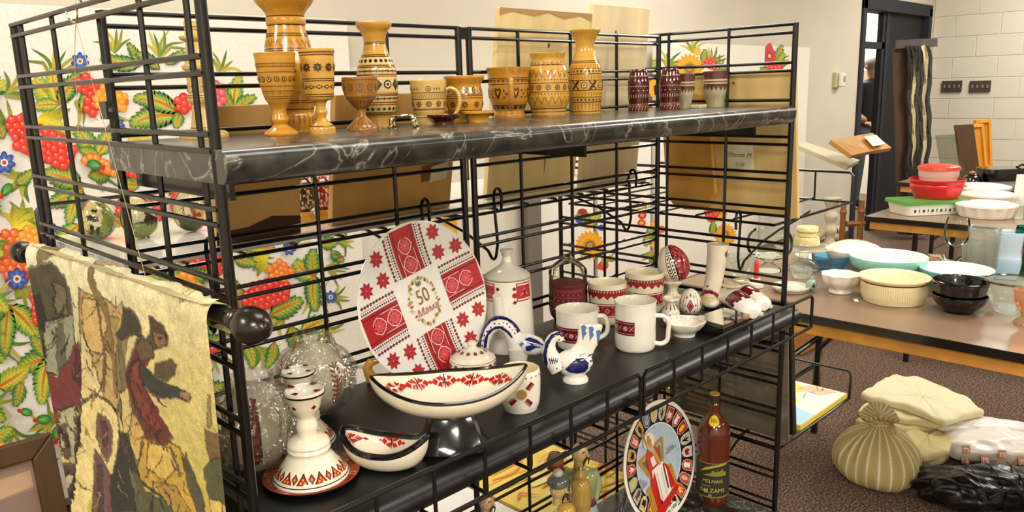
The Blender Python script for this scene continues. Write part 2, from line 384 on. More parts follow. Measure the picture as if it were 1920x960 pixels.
def handle(parent, t, az, pts, thick, col='ffffff', kind='glaze', flat=(1, 1), seg=10, name='handle'):
    """pts: (photo pixels out from the axis, photo row)"""
    ca, sa = math.cos(az), math.sin(az)
    P = catmull([(w*t.k*ca, w*t.k*sa, t.h(y)) for w, y in pts], 5, corner=180)
    return MB().sweep(P, thick*t.k, col, seg, flat=flat, up=(-sa, ca, 0)).build(name, kind, parent)
# ================================================================== the room
YB, XR = 1.70, 8.50
WALLC = 'd3ccbc'
struct(MB().box(-3.2, 11.0, -5.2, 6.2, -.1, 0, '7a6254').build('floor', carpet(), smooth=0))
struct(MB().box(-3.2, 11.0, -5.2, 6.2, CEIL, CEIL+.1, 'ece7da').build('ceiling', 'wall', smooth=0))
DX0, DX1, DZ = 6.72, 8.34, 2.06
wb = MB(); wb.box(-3.2, DX0, YB, YB+.14, 0, CEIL, WALLC); wb.box(DX1, XR+.1, YB, YB+.14, 0, CEIL, WALLC); wb.box(DX0, DX1, YB, YB+.14, DZ, CEIL, WALLC)
wall_back = struct(wb.build('wall_back', 'wall', smooth=0))
wall_right = struct(MB().box(XR+.003, XR+.15, -5.2, YB, 0, CEIL, 'dfd8c8').build('wall_right', 'wall', smooth=0))
struct(MB().box(-3.3, -3.2, -5.2, 6.2, 0, CEIL, WALLC).build('wall_left', 'wall', smooth=0))
struct(MB().box(-3.2, 11.0, -5.3, -5.2, 0, CEIL, WALLC).build('wall_front', 'wall', smooth=0))
# painted concrete blocks of the right wall, joints recessed
bl = MB().box(.009, .02, .004, .396, .004, .196, 'e4ddcc').build('block', 'wall', wall_right, smooth=0, bevel=.0025)
bl2 = MB().box(.009, .02, .004, .196, .004, .196, 'e4ddcc').build('half_block', 'wall', wall_right, smooth=0, bevel=.0025)
first = [True, True]
for r in range(13):
    y = YB
    off = r % 2
    ys = []
    if off: ys.append((y-.2, 1)); y -= .2
    while y > -1.1: ys.append((y-.4, 0)); y -= .4
    for yy, hf in ys:
        o = (bl, bl2)[hf]
        if first[hf]: o.location = (XR-.012, yy, r*.2); first[hf] = False
        else: inst(o, o.name.split('.')[0], wall_right, (XR-.012, yy, r*.2))
trim = MB(); trim.box(-3.2, DX0-.06, YB-.012, YB, 0, .1, '4a4038')
struct(trim.build('baseboard_back', 'matte', smooth=0))
# dark door frame and leaf
df = MB(); dcol = '24262e'
df.box(DX0-.05, DX0+.03, YB-.02, YB+.16, 0, DZ+.02, dcol); df.box(DX1-.03, DX1+.05, YB-.02, YB+.16, 0, DZ+.02, dcol); df.box(DX0-.05, DX1+.05, YB-.02, YB+.16, DZ-.06, DZ+.05, dcol)
d1 = struct(df.build('door_1', 'matte', smooth=0, bevel=.004))
MB().box(DX0+.62, DX0+.70, YB+.03, YB+.09, 0, DZ-.06, '26282f').build('door_mullion', 'matte', d1, smooth=0)
MB().box(DX0+.70, DX1-.03, YB+.04, YB+.08, 0, DZ-.06, '121319').build('door_leaf', 'matte', d1, smooth=0)
MB().box(DX0+.03, DX0+.62, YB+.04, YB+.09, 1.68, 1.74, '26282f').build('transom_bar', 'matte', d1, smooth=0)
MB().box(DX0+.56, DX0+.62, YB+.04, YB+.09, 0, DZ-.06, '26282f').build('side_stile', 'matte', d1, smooth=0)
MB().box(DX0+.03, DX0+.56, YB+.05, YB+.056, 1.74, DZ-.06, 'ffffff').build('transom_pane', glass('pane_glass', 'fafcfa', .02, .03), d1, smooth=0)
# the lit room behind the door
struct(MB().box(10.2, 10.3, YB+.14, 5.7, 0, CEIL, 'f0eadc').build('wall_back_room', 'wall', smooth=0)); struct(MB().box(5.6, 10.3, 5.6, 5.7, 0, CEIL, 'eee8d8').build('wall_back_room_end', 'wall', smooth=0))
bs = thing('wall_cabinet', 'white cabinet with shelf seen through the doorway', 'cabinet', (9.95, 2.9, 0))
MB().box(-.2, .24, -.9, .9, 0, .95, 'efe9dc').build('base', 'paint', bs, smooth=0, bevel=.005)
MB().box(-.14, .24, -.9, .9, 1.52, 1.56, 'f4efe4').build('shelf', 'paint', bs, smooth=0)
pz = [on(x, y, x=10.12) for x, y in ((1601, 114), (1622, 72))]; pc = MB().box(0, .02, -abs(pz[1][1]-pz[0][1]), 0, 0, pz[1][2]-pz[0][2], '7d9cc8'); hh = pz[1][2]-pz[0][2]; ww = abs(pz[1][1]-pz[0][1])
dr = Draw(); dr.poly(circ(-ww*.5, hh*.55, ww*.3, hh*.35), 'dfe6ef'); dr.poly(circ(-ww*.3, hh*.3, ww*.2, hh*.12), '2b3f73'); dr.poly(circ(-ww*.7, hh*.75, ww*.2, hh*.12), '2b3f73')
dr.emit(pc, lambda u, v, h: (-h, u, v)); tag(pc.build('blue_painting', 'paint', None, (10.1, pz[0][1], 1.565), smooth=0), 'blue and white abstract painting on the shelf beyond the doorway', 'painting')
# unseen troffer frames, added round the area lights
for lx, ly in LIGHTS:
    t = thing('unseen_light_frame', 'recessed fluorescent ceiling light panel', 'ceiling light', (lx, ly, CEIL-.03), 'ceiling light panels')
    fr = MB()
    for a in ((-.62, .62, -.32, -.27), (-.62, .62, .27, .32), (-.62, -.59, -.27, .27), (.59, .62, -.27, .27)): fr.box(*a, 0, .03, 'f0f0ee')
    fr.build('frame', 'paint', t, smooth=0)
# wall fittings
def plate_switch(px, label):
    P = on(px, 162, x=XR-.014); t = thing('light_switch', label, 'light switch', P, 'switch plates on the block wall')
    MB().box(-.012, 0, -.092, .092, -.055, .055, '4b4038').build('cover_plate', 'matte', t, smooth=0, bevel=.003)
    tg = None
    for k in range(4):
        y = -.066+.044*k
        o = MB().box(-.02, -.012, -.008, .008, -.016, .016, '8f8678').build('toggle', 'plastic', t, smooth=0, bevel=.002) if tg is None else inst(tg, 'toggle', t)
        o.location = (0, y, 0); tg = tg or o
plate_switch(1785, 'dark four gang switch plate on the block wall, nearer the doorway')
plate_switch(1838, 'dark four gang switch plate on the block wall, farther from the doorway')
P = on(1567, 150, y=YB); th = thing('thermostat', 'cream thermostat box on the wall beside the doorway', 'thermostat', P)
MB().box(-.06, .05, -.03, 0, -.06, .06, 'cdbf9a').build('back_plate', 'plastic', th, smooth=0, bevel=.004)
MB().box(-.03, .06, -.06, -.03, -.055, .055, 'f1ecdf').build('housing', 'plastic', th, smooth=0, bevel=.01)
MB().box(.005, .045, -.062, -.059, -.02, .03, '9a9a92').build('display', 'plastic', th, smooth=0)
# ================================================================== painted boards along the back wall
YP = 1.64
def bp(px, py): p = on(px, py, y=YP-.012); return (float(p[0]), float(p[2]))
def board(name, label, cat, x0, x1, z0, z1, draw, yp=YP, col='efeae0', group=None):
    t = thing(name, label, cat, ((x0+x1)/2, yp, z0), group)
    MB().box(-(x1-x0)/2, (x1-x0)/2, -.012, .012, 0, z1-z0, col).build('panel', 'paint', t, smooth=0)
    if draw is not None:
        mb = MB(); cx = (x0+x1)/2
        def mp(u, v, h):
            p = on(u, v, y=yp-.012-h); return (p[0]-cx, -.012-h, p[2]-z0)
        draw.emit(mb, mp, eps=.000012, base=.0005, flip=True, maxlay=0); mb.build('painted_flowers', 'paint', t, smooth=0)
    return t
OL = ['8f9a2a', 'a9a233', 'c7b640', '6f8f2f', 'b5aa3a', '7d9a3a']
def leaf(D, b, tip, w, pal=0, rib='d2601c'):
    w = w*1.15
    b, tip = np.array(b, float), np.array(tip, float); d = tip-b; L = np.linalg.norm(d); d /= L; n = np.array([-d[1], d[0]])
    inner, outer = [('9dbf3a', '14602f'), ('d9cf3a', '2f8a3a'), ('e0c838', '7fa032'), ('6fae3a', '0f4a2a'), ('b9cc3c', '1d7436')][pal]
    bend = random.uniform(-.08, .08)
    def ax(t): return b+d*L*t+n*L*bend*math.sin(PI*t)
    m = max(5, int(L/9)); D.lay += 1; lay = D.lay
    out = []
    for sgn in (1, -1):
        pts = []
        for k in range(m*2+1):
            t = k/(m*2); env = w*(math.sin(PI*(t**.75)*.96+.06)**.8); sc = env*(1 if k % 2 else .80); pts.append(ax(min(1, t+.10*(1 if k % 2 else 0)))+n*sgn*sc)
        c = [ax(k/(m*2)) for k in range(m*2+1)]
        for k in range(m*2):
            D.it.append(([tuple(c[k]), tuple(c[k+1]), tuple(pts[k+1]), tuple(pts[k])], (inner, inner, outer, outer), lay))
    D.lay += 1; lay = D.lay
    for sgn in (1, -1):
        for k in range(m):
            t = .12+.76*k/m; p0 = ax(t); env = w*(math.sin(PI*((t+.05)**.75)*.96+.06)**.8); p1 = ax(min(1, t+.17))+n*sgn*env*.86; q = (p0+p1)/2+d*L*.03
            D.stroke([p0, q, p1], L*.055, mixc(inner, 'f4ee70', .4), outer, lay=lay, n=3)
    D.stroke([ax(0), ax(.5), ax(.97)], w*.26, rib, 'c8a030')
def berries(D, cells, r=8, c='d9201c', hi='f0705a'):
    for (x, y) in cells:
        rr = r*random.uniform(.88, 1.1); D.lay += 1
        D.fan((x-rr*.15, y-rr*.2), circ(x, y, rr, n=12), hi, c); D.poly(circ(x-rr*.25, y-rr*.3, rr*.24, n=6), mixc(hi, 'ffe8d8', .35))
def cluster(D, x0, y0, x1, y1, w, r=8, c='dc1f1b', hi='f2604a', fill=None):
    """berries heaped along a thick bar from (x0,y0) to (x1,y1)"""
    a, b = np.array([x0, y0], float), np.array([x1, y1], float); d = b-a; L = np.linalg.norm(d); d /= L; n = np.array([-d[1], d[0]])
    D.poly([tuple(p) for p in closedcat([a-d*w*.8, a+n*w*.9, b+n*w*.9, b+d*w*.8, b-n*w*.9, a-n*w*.9], 4)], fill or mixc(c, '801010', .35))
    cells = []; st = r*1.5; j = 0; v = -w
    while v <= w:
        u = -w*.6+(st/2 if j % 2 else 0)
        while u <= L+w*.6:
            e = 1 if 0 <= u <= L else math.sqrt(max(0, 1-(min(abs(u), abs(u-L))/(w*1.0))**2))
            if abs(v) <= w*e: cells.append(tuple(a+d*u+n*v+np.array([random.uniform(-1.5, 1.5), random.uniform(-1.5, 1.5)])))
            u += st
        v += st*.86; j += 1
    random.shuffle(cells); berries(D, cells, r, c, hi)
def bflower(D, x, y, r):
    for k in range(7):
        a = 2*PI*k/7+.2; cx, cy = x+r*.58*math.cos(a), y+r*.58*math.sin(a); D.lay += 1
        D.fan((cx-math.cos(a)*r*.2, cy-math.sin(a)*r*.2), circ(cx, cy, r*.46, r*.30, 10, a), '5f86d8', '1a2f86')
    D.poly(circ(x, y, r*.34), 'f2ecd8'); D.poly(circ(x, y, r*.22), 'd8782c'); D.poly(circ(x, y, r*.1, n=8), '7a2a14')
def fanst(D, x, y, ang, n, L, w, spread=1.4, cs=OL):
    for k in range(n):
        a = ang+(k/(max(1, n-1))-.5)*spread; l = L*random.uniform(.7, 1.1); bnd = random.uniform(-.3, .3)+.5*((k/(max(1, n-1)))-.5)
        p1 = (x+l*.5*math.cos(a), y+l*.5*math.sin(a)); p2 = (x+l*math.cos(a+bnd), y+l*math.sin(a+bnd))
        D.stroke([(x, y), p1, p2], w*1.15, random.choice(cs), random.choice(['3f6a2a', '6f7a2a', 'c9b94a']), n=4)
def bud(D, x, y, ang, L):
    d = np.array([math.cos(ang), math.sin(ang)]); c = np.array([x, y])+d*L*.5
    D.lay += 1; D.fan(tuple(c-d*L*.1), circ(c[0], c[1], L*.55, L*.36, 14, ang), '6fbf4a', '145f2c')
    D.stroke([(x, y), tuple(c), tuple(c+d*L*.4)], L*.16, '2a7a34', 'a6d060'); D.poly(circ(*(c+d*L*.62), L*.18), 'd2251f')
D = Draw()
for a in ((60, 235, .3, 6, 70, 7), (100, 150, -1.4, 6, 80, 6), (215, 100, -1.6, 6, 55, 5), (300, 110, -1.5, 7, 60, 5), (410, 140, -1.2, 5, 50, 5), (55, 330, 2.6, 6, 60, 9), (60, 300, -.6, 4, 60, 7), (20, 250, -1.8, 4, 70, 7), (140, 190, .5, 5, 70, 6), (215, 215, 1.2, 4, 40, 6),
          (35, 400, .7, 8, 60, 6), (60, 390, 2.2, 5, 60, 6), (20, 470, 1.6, 4, 60, 7), (30, 560, -.9, 5, 60, 6), (40, 540, .6, 4, 55, 6), (110, 785, 3.0, 5, 60, 6), (95, 790, 2.4, 4, 50, 6), (20, 800, 1.3, 4, 60, 6), (470, 480, -.3, 6, 55, 5), (575, 545, .8, 6, 55, 5), (610, 500, .2, 6, 45, 4), (600, 610, .9, 6, 60, 5),
          (480, 650, .9, 6, 60, 6), (530, 590, 2.2, 5, 50, 6), (350, 290, -.8, 5, 60, 6), (250, 300, .6, 5, 60, 6), (165, 330, -.2, 5, 60, 6), (455, 600, -1.9, 5, 60, 6), (620, 560, -.2, 5, 40, 4), (635, 455, -.1, 5, 40, 4), (400, 640, 1.4, 6, 60, 6), (545, 470, -1.2, 5, 40, 5), (10, 180, -.6, 5, 60, 6), (0, 630, 1.2, 5, 80, 6), (70, 880, -1.2, 4, 50, 5)):
    fanst(D, *a)
for x, y, a, n, L, c in ((70, 225, .15, 9, 80, 0), (30, 430, -1.2, 9, 55, 0), (500, 480, 2.6, 8, 45, 0), (340, 330, 1.3, 7, 50, 0), (240, 250, .2, 6, 60, 0)):
    fanst(D, x, y, a, n, L, 11, 1.5, ['e8d21c', 'd8c41a', 'f0dd3a'])
for b, tp, w, pal in (((265, 122), (188, 108), 15, 0), ((262, 120), (240, 80), 9, 3), ((110, 196), (62, 148), 22, 2), ((110, 196), (95, 128), 17, 2), ((110, 196), (150, 136), 17, 0), ((110, 196), (60, 200), 13, 1), ((338, 214), (243, 232), 22, 0), ((336, 210), (250, 183), 18, 0), ((336, 210), (330, 240), 12, 4),
                      ((438, 208), (450, 140), 15, 1), ((438, 208), (415, 160), 12, 0), ((440, 206), (480, 180), 12, 0), ((182, 292), (142, 236), 18, 4), ((182, 292), (205, 240), 17, 1), ((185, 292), (150, 280), 12, 0), ((155, 350), (82, 322), 22, 0), ((152, 358), (85, 385), 16, 0), ((155, 352), (128, 420), 16, 4), ((208, 322), (170, 330), 17, 0), ((205, 325), (190, 300), 12, 0),
                      ((262, 348), (222, 338), 17, 0), ((262, 345), (240, 310), 13, 1), ((15, 572), (70, 632), 22, 1), ((15, 572), (8, 668), 18, 4), ((12, 575), (-40, 610), 16, 0), ((92, 668), (34, 688), 22, 0), ((92, 666), (78, 758), 19, 1), ((90, 670), (60, 630), 15, 0), ((-8, 728), (52, 690), 20, 2), ((40, 715), (28, 762), 13, 0), ((0, 720), (-30, 690), 14, 0),
                      ((505, 592), (568, 562), 20, 0), ((563, 622), (616, 596), 16, 1), ((545, 610), (560, 662), 15, 0), ((588, 512), (592, 584), 15, 0), ((458, 638), (475, 690), 13, 4), ((590, 520), (552, 490), 20, 1), ((590, 518), (588, 466), 16, 0), ((600, 458), (634, 452), 13, 0), ((516, 464), (462, 464), 11, 1), ((438, 484), (480, 496), 13, 0), ((505, 590), (490, 622), 12, 2),
                      ((150, 210), (195, 150), 14, 4), ((300, 130), (255, 98), 12, 3), ((310, 120), (345, 95), 10, 0), ((425, 520), (460, 560), 14, 0), ((410, 600), (470, 640), 16, 1), ((205, 400), (250, 440), 16, 0), ((150, 420), (100, 460), 16, 1), ((620, 470), (645, 490), 9, 0), ((30, 345), (60, 320), 12, 0), ((515, 640), (500, 690), 12, 0), ((8, 260), (-20, 220), 16, 0)):
    leaf(D, b, tp, w, pal)
cluster(D, 32, 232, 50, 262, 20, 9); cluster(D, 55, 262, 120, 290, 27, 9); cluster(D, 150, 155, 176, 172, 14, 8); cluster(D, 165, 190, 178, 200, 12, 9); cluster(D, 192, 186, 226, 190, 20, 8, 'f08a1a', 'f8c040')
cluster(D, 235, 300, 325, 312, 26, 8); cluster(D, 15, 460, 40, 500, 34, 10, 'e2431a', 'f59a4a'); cluster(D, 60, 440, 70, 480, 18, 9, 'f0901c', 'f8c050'); cluster(D, 344, 182, 346, 206, 11, 8); cluster(D, 402, 160, 408, 190, 11, 8, 'd8384a', 'f08a90'); cluster(D, 472, 560, 528, 540, 21, 8)
cluster(D, 518, 505, 540, 512, 14, 7, 'ef6a1c', 'f8a850'); cluster(D, 340, 372, 372, 398, 24, 9); cluster(D, 235, 385, 290, 400, 22, 9); cluster(D, 72, 560, 76, 605, 12, 8); cluster(D, 160, 300, 210, 322, 10, 8, 'e8761e', 'f8b050'); cluster(D, 420, 560, 440, 600, 14, 8); cluster(D, 360, 480, 400, 500, 20, 9)
for a in ((150, 115, 17), (8, 305, 21), (221, 233, 13), (92, 430, 15), (32, 523, 21), (542, 466, 13), (620, 557, 12)): bflower(D, *a)
for a in ((60, 775, .2+PI, 22), (108, 800, 1.7, 26), (20, 345, 2.2, 26), (8, 175, 3.6, 20), (165, 305, .3, 26), (95, 785, PI-.1, 26), (620, 480, .1, 16)): bud(D, *a)
rf = random.Random(4)
for cx in range(-330, 440, 98):            # the bouquet goes on where the rack and tapestry hide it
    for cy in range(150, 900, 98):
        if not (cx < -30 or (120 < cx < 430 and 450 < cy < 900)): continue
        x, y = cx+rf.uniform(-15, 15), cy+rf.uniform(-15, 15); a = rf.uniform(0, 2*PI); fanst(D, x, y, a, 6, 60, 7)
        for q in range(3): aa = a+q*2.1+rf.uniform(-.3, .3); leaf(D, (x, y), (x+55*math.cos(aa), y+55*math.sin(aa)), 17, rf.randrange(5))
        w = rf.random()
        if w < .45: cluster(D, x-8, y, x+18, y+10, 18, 9, *(('dc1f1b', 'f2604a') if rf.random() < .65 else ('f08a1a', 'f8c040')))
        elif w < .75: bflower(D, x, y, 18)
board('flower_painting', 'white board painted with red berry clusters, green leaves and blue flowers behind the rack', 'painting', -.3, 1.47, .16, 1.70, D, col='eee9e0')
def sunflower(D, x, y, r, lit=0):
    for k in range(20):
        a = 2*PI*k/20; D.stroke([(x+r*.3*math.cos(a), y+r*.3*math.sin(a)), (x+r*.7*math.cos(a+.06), y+r*.7*math.sin(a+.06)), (x+r*1.05*math.cos(a), y+r*1.05*math.sin(a))], r*.3, 'f0b41c', 'e89a10', n=3)
    D.poly(circ(x, y, r*.48, n=20), 'c89a2c'); D.poly(circ(x, y, r*.34, n=16), '8a6a30'); D.poly(circ(x, y, r*.2), 'd8882c')
D2 = Draw(); fanst(D2, 1095, 415, -1.4, 6, 25, 4); leaf(D2, (1105, 425), (1128, 396), 9, 1); leaf(D2, (1095, 425), (1085, 398), 8, 0); D2.poly(circ(1092, 397, 9, 6), 'b02028'); D2.poly(circ(1086, 413, 7, 6), '2f55b0'); D2.poly(circ(1128, 427, 7, 6), '3a4f9a'); D2.poly(circ(1103, 424, 8, 5), 'f0a030')
sunflower(D2, 1106, 460, 27); cluster(D2, 1126, 498, 1134, 500, 7, 4); fanst(D2, 1130, 480, .9, 5, 30, 4)
board('sunflower_painting', 'white panel painted with one large yellow sunflower, seen behind the glass jar', 'painting', 2.56, 2.98, .15, 1.20, D2)
D3 = Draw(); leaf(D3, (1215, 440), (1210, 462), 8, 0); leaf(D3, (1218, 425), (1222, 445), 8, 0)
for x, y, c in ((1204, 404, 'c8242a'), (1203, 418, 'e0512a'), (1228, 420, 'f0a020'), (1232, 440, 'ee8f20'), (1228, 460, 'f0a828'), (1226, 478, 'ee9a20'), (1240, 430, 'e8551c'), (1245, 470, 'f0b428')):
    D3.poly(circ(x, y, 8, 7), c); D3.poly(circ(x, y, 4, 3, n=8), mixc(c, 'ffe070', .5))
fanst(D3, 1222, 470, 1.9, 6, 34, 4); fanst(D3, 1212, 400, -1.6, 5, 22, 4)
board('poppy_painting', 'white panel painted with a column of orange flowers behind the rack corner', 'painting', 3.02, 3.52, .15, 1.20, D3)
D4 = Draw()
for a in ((1250, 130, -1.2, 6, 40, 5), (1300, 100, -1.7, 5, 36, 4), (1330, 118, -.9, 5, 36, 4), (1345, 130, -.6, 4, 30, 4), (1300, 200, 1.4, 5, 40, 5)): fanst(D4, *a)
sunflower(D4, 1293, 128, 27); sunflower(D4, 1296, 175, 24); leaf(D4, (1318, 118), (1322, 92), 7, 0); D4.poly(circ(1308, 95, 6, 9), 'f0b83c'); cluster(D4, 1326, 118, 1338, 122, 9, 5); leaf(D4, (1346, 133), (1349, 114), 5, 3)
sunflower(D4, 1232, 165, 20); sunflower(D4, 1345, 160, 20); leaf(D4, (1230, 130), (1226, 112), 8, 0); cluster(D4, 1300, 160, 1304, 170, 8, 5)
for x, y in ((1345, 395), (1360, 440)): sunflower(D4, x, y, 20)
cluster(D4, 1330, 400, 1336, 410, 9, 5); leaf(D4, (1335, 440), (1338, 415), 7, 0)
board('bouquet_painting', 'white board with painted sunflower bouquet seen behind the ceramic tumblers', 'painting', 3.56, 4.86, .2, 1.66, D4)
D5 = Draw()
fanst(D5, 1455, 130, -1.2, 8, 38, 5); leaf(D5, (1456, 118), (1466, 84), 8, 0); leaf(D5, (1458, 120), (1472, 100), 7, 4); leaf(D5, (1460, 128), (1474, 115), 6, 0)
D5.poly([tuple(p) for p in closedcat([(1436, 88), (1444, 80), (1450, 92), (1455, 104), (1450, 116), (1438, 116), (1434, 103)], 3)], 'd8313a'); D5.poly(circ(1443, 104, 6, 8), 'b81a2a'); D5.poly(circ(1443, 105, 3, 4), 'f0b890'); cluster(D5, 1440, 126, 1464, 126, 6, 5)
leaf(D5, (1440, 130), (1425, 128), 5, 3)
board('red_flower_painting', 'white board with one painted red flower at its top, beside the right post', 'painting', 4.90, 5.56, .25, 1.66, D5)
tag(MB().box(-.52, .52, -.01, .01, 0, 1.36, 'dcd6c8').build('blank_panel', 'paint', None, (2.0, 1.655, .16), smooth=0), 'plain off white panel leaning on the wall behind the coffee pot', 'panel')
tag(MB().box(-.03, .03, -.01, .01, 0, 1.0, 'e0a020').build('wood_strip', 'rawh', None, (1.93, 1.60, .02), smooth=0), 'narrow yellow wooden strip standing behind the rack', 'wood strip')
tag(MB().box(-.05, .05, -.02, .02, 0, 1.1, '6f675c').build('grey_frame_edge', 'matte', None, (2.46, 1.60, .02), smooth=0), 'dark grey upright post standing behind the rack near the glass jar', 'post')
# ================================================================== wire display rack
ZT, PITCH, GAP = 1.524, .0757, .0163
BK = '0a0b0c'
rack = thing('wire_rack', 'tall black wire grid display rack holding the shelves of ceramics and woodware', 'display rack', (.6135, 0, 0))
RX = .6135
def rod(mb, a, b, r=.0028, seg=8, col=BK): mb.sweep([a, b], r, col, seg)
unit = None
def panel(name, axis, fixed, edges, wires, zoff, zbot=.06):
    """axis 'x' runs along x at y=fixed, axis 'y' runs along y at x=fixed"""
    mb = MB(); zt = ZT+zoff+.002
    def pt(u, z): return (u-RX, fixed, z) if axis == 'x' else (fixed-RX, u, z)
    for e in edges: mb.sweep([pt(e, zbot), pt(e, zt)], .0060, BK, 10)
    p = mb.build(name, 'black', rack)
    L = edges[-1]-edges[0]; mid = (edges[0]+edges[-1])/2
    w0 = None
    k = 0
    while ZT-k*PITCH > zbot+.03:
        for lo in (0, 1):
            z = ZT+zoff-k*PITCH-lo*GAP
            if w0 is None:
                m = MB(); rod(m, (-L/2, 0, 0) if axis == 'x' else (0, -L/2, 0), (L/2, 0, 0) if axis == 'x' else (0, L/2, 0), .0033); w0 = m.build('horizontal_wire', 'black', p); o = w0
            else: o = inst(w0, 'horizontal_wire', p)
            o.location = pt(mid, z) if axis == 'x' else (fixed-RX-(.004 if fixed < .5 else -.004), mid, z)
        k += 1
    v0 = None
    for w in wires:
        if v0 is None:
            m = MB(); rod(m, (0, 0, zbot), (0, 0, zt), .0035); v0 = m.build('vertical_wire', 'black', p); o = v0
        else: o = inst(v0, 'vertical_wire', p)
        o.location = pt(w, 0)
    return p
panel('end_panel', 'y', 0.0, (-.306, .337), (.300, .151, -.1555, -.274), .0084)
panel('end_panel', 'y', 1.227, (-.320, .320), (.28, .170, -.1707, -.018), .0057)
panel('back_panel', 'x', 0.0, (.012, .600), (.1406, .293, .445), 0)
panel('back_panel', 'x', 0.0, (.625, 1.213), (.750, .902, 1.055), 0)
for z in (1.515, 1.05, .6, .25): MB().box(.603-RX, .622-RX, -.005, .005, z-.010, z+.010, BK).build('joining_clip', 'black', rack, smooth=0)
for x in (.006, 1.221):
    for z in (1.405, 1.0, .55): MB().box(x-RX-.006, x-RX+.006, -.012, .012, z-.011, z+.011, BK).sweep([(x-RX-.002, -.012, z), (x-RX-.002, -.030, z)], .0035, BK, 8).build('corner_clamp', 'black', rack, smooth=0)
# ------------------------------------------------------------------ laminate shelves
def shelf_profile(y0, y1, t, nose):
    """side outline (y,z) of a shelf with a rolled front edge; top at z=0"""
    pts = [(y1, 0), (y0+nose, 0)]
    for k in range(1, 9):
        a = PI/2*k/8; pts.append((y0+nose-nose*math.sin(a), -nose*.75+nose*.75*math.cos(a)))
    pts += [(y0+.001, -t*.62), (y0+.007, -t*.9), (y0+.012, -t), (y1, -t)]
    return pts
def shelf(name, label, x0, x1, y0, y1, z, t, nose, material):
    mb = MB(); mb.prism(shelf_profile(y0, y1, t, nose), lambda u, v, w: (w, u, v), x0, x1, '0d0d0e')
    return tag(mb.build(name, material, None, (0, 0, z), smooth=30), label, 'shelf')
ZTS, ZLS, ZBS, ZBK = 1.366, .945, .462, 1.200
tsh = shelf('top_shelf', 'black marble laminate top shelf with rolled front edge carrying woodware', -.004, 1.214, -.336, -.012, ZTS, .034, .016, marble())
shelf('lower_shelf', 'matte black laminate shelf carrying the red and white ceramics', .016, 1.205, -.374, -.012, ZLS, .0315, .020, 'deck')
shelf('bottom_shelf', 'black marble laminate bottom shelf under the painted plate and bottle', .016, 1.205, -.345, -.012, ZBS, .03, .012, marble())
for x in (.03, .62, 1.17): MB().box(x-.003, x+.003, -.27, -.008, -.058, -.0345, BK).build('bracket', 'black', tsh, smooth=0)
# ------------------------------------------------------------------ wire basket shelves
def basket(name, label, x0, x1, y0, y1, zf, hr, front, n, group='wire basket shelves', posts=True, nx=None):
    """floor of wires at zf, a raised rail of height hr along the front side ('y0','y1','x1')"""
    t = thing(name, label, 'wire shelf', ((x0+x1)/2, (y0+y1)/2, zf), group); cx, cy = (x0+x1)/2, (y0+y1)/2
    fr = MB(); q = [(x0-cx, y0-cy, 0), (x1-cx, y0-cy, 0), (x1-cx, y1-cy, 0), (x0-cx, y1-cy, 0)]
    for i in range(4): rod(fr, q[i], q[(i+1) % 4], .0032)
    fr.build('base_frame', 'black', t)
    horizontal = front in ('y0', 'y1'); fy = (y0-cy) if front == 'y0' else (y1-cy)
    rl = MB()
    if horizontal: path = [(x0-cx, fy, 0), (x0-cx, fy, hr-.008), (x0-cx+.008, fy, hr), (x1-cx-.008, fy, hr), (x1-cx, fy, hr-.008), (x1-cx, fy, 0)]
    else: path = [(x1-cx, y0-cy, 0), (x1-cx, y0-cy, hr-.008), (x1-cx, y0-cy+.008, hr), (x1-cx, y1-cy-.008, hr), (x1-cx, y1-cy, hr-.008), (x1-cx, y1-cy, 0)]
    rl.sweep(path, .0034, BK, 8); rl.build('guard_rail', 'black', t)
    w0 = None
    for k in range(1, n+1):
        m = MB()
        if horizontal:
            x = x0-cx+(x1-x0)*k/(n+1); pth = [(x, -fy, .004), (x, fy, .004), (x, fy, .012), (x, fy, hr)]
        else:
            y = y0-cy+(y1-y0)*k/(n+1); pth = [(x0-cx, y, .004), (x1-cx, y, .004), (x1-cx, y, hr)]
        m.sweep(pth, .0026, BK, 8); m.build('cross_wire', 'black', t)
    return t
basket('wire_basket_shelf', 'black wire basket under the left half of the lower shelf, below the candlesticks', .02, .604, -.390, -.016, .9085, .070, 'y0', 6)
basket('wire_basket_shelf', 'black wire basket under the right half of the lower shelf, below the white mugs', .612, 1.212, -.390, -.016, .9085, .070, 'y0', 6)
basket('rear_wire_basket', 'black wire basket behind the rack holding wooden boards and painted eggs, left half', .004, .604, .016, .385, 1.186, .066, 'y1', 6)
basket('rear_wire_basket', 'black wire basket behind the rack holding tall wooden boards, right half', .612, 1.215, .016, .385, 1.186, .066, 'y1', 6)
basket('side_wire_basket', 'upper black wire basket on the outside of the right end panel', 1.240, 1.655, -.285, .30, 1.112, .075, 'x1', 5)
basket('side_wire_basket', 'lower black wire basket outside the right end panel holding a coloured print', 1.240, 1.640, -.315, .27, .596, .075, 'x1', 5)
basket('rear_wire_basket', 'low black wire basket behind the rack with bright yellow sheets', .02, 1.205, .016, .44, .405, .06, 'y1', 12)
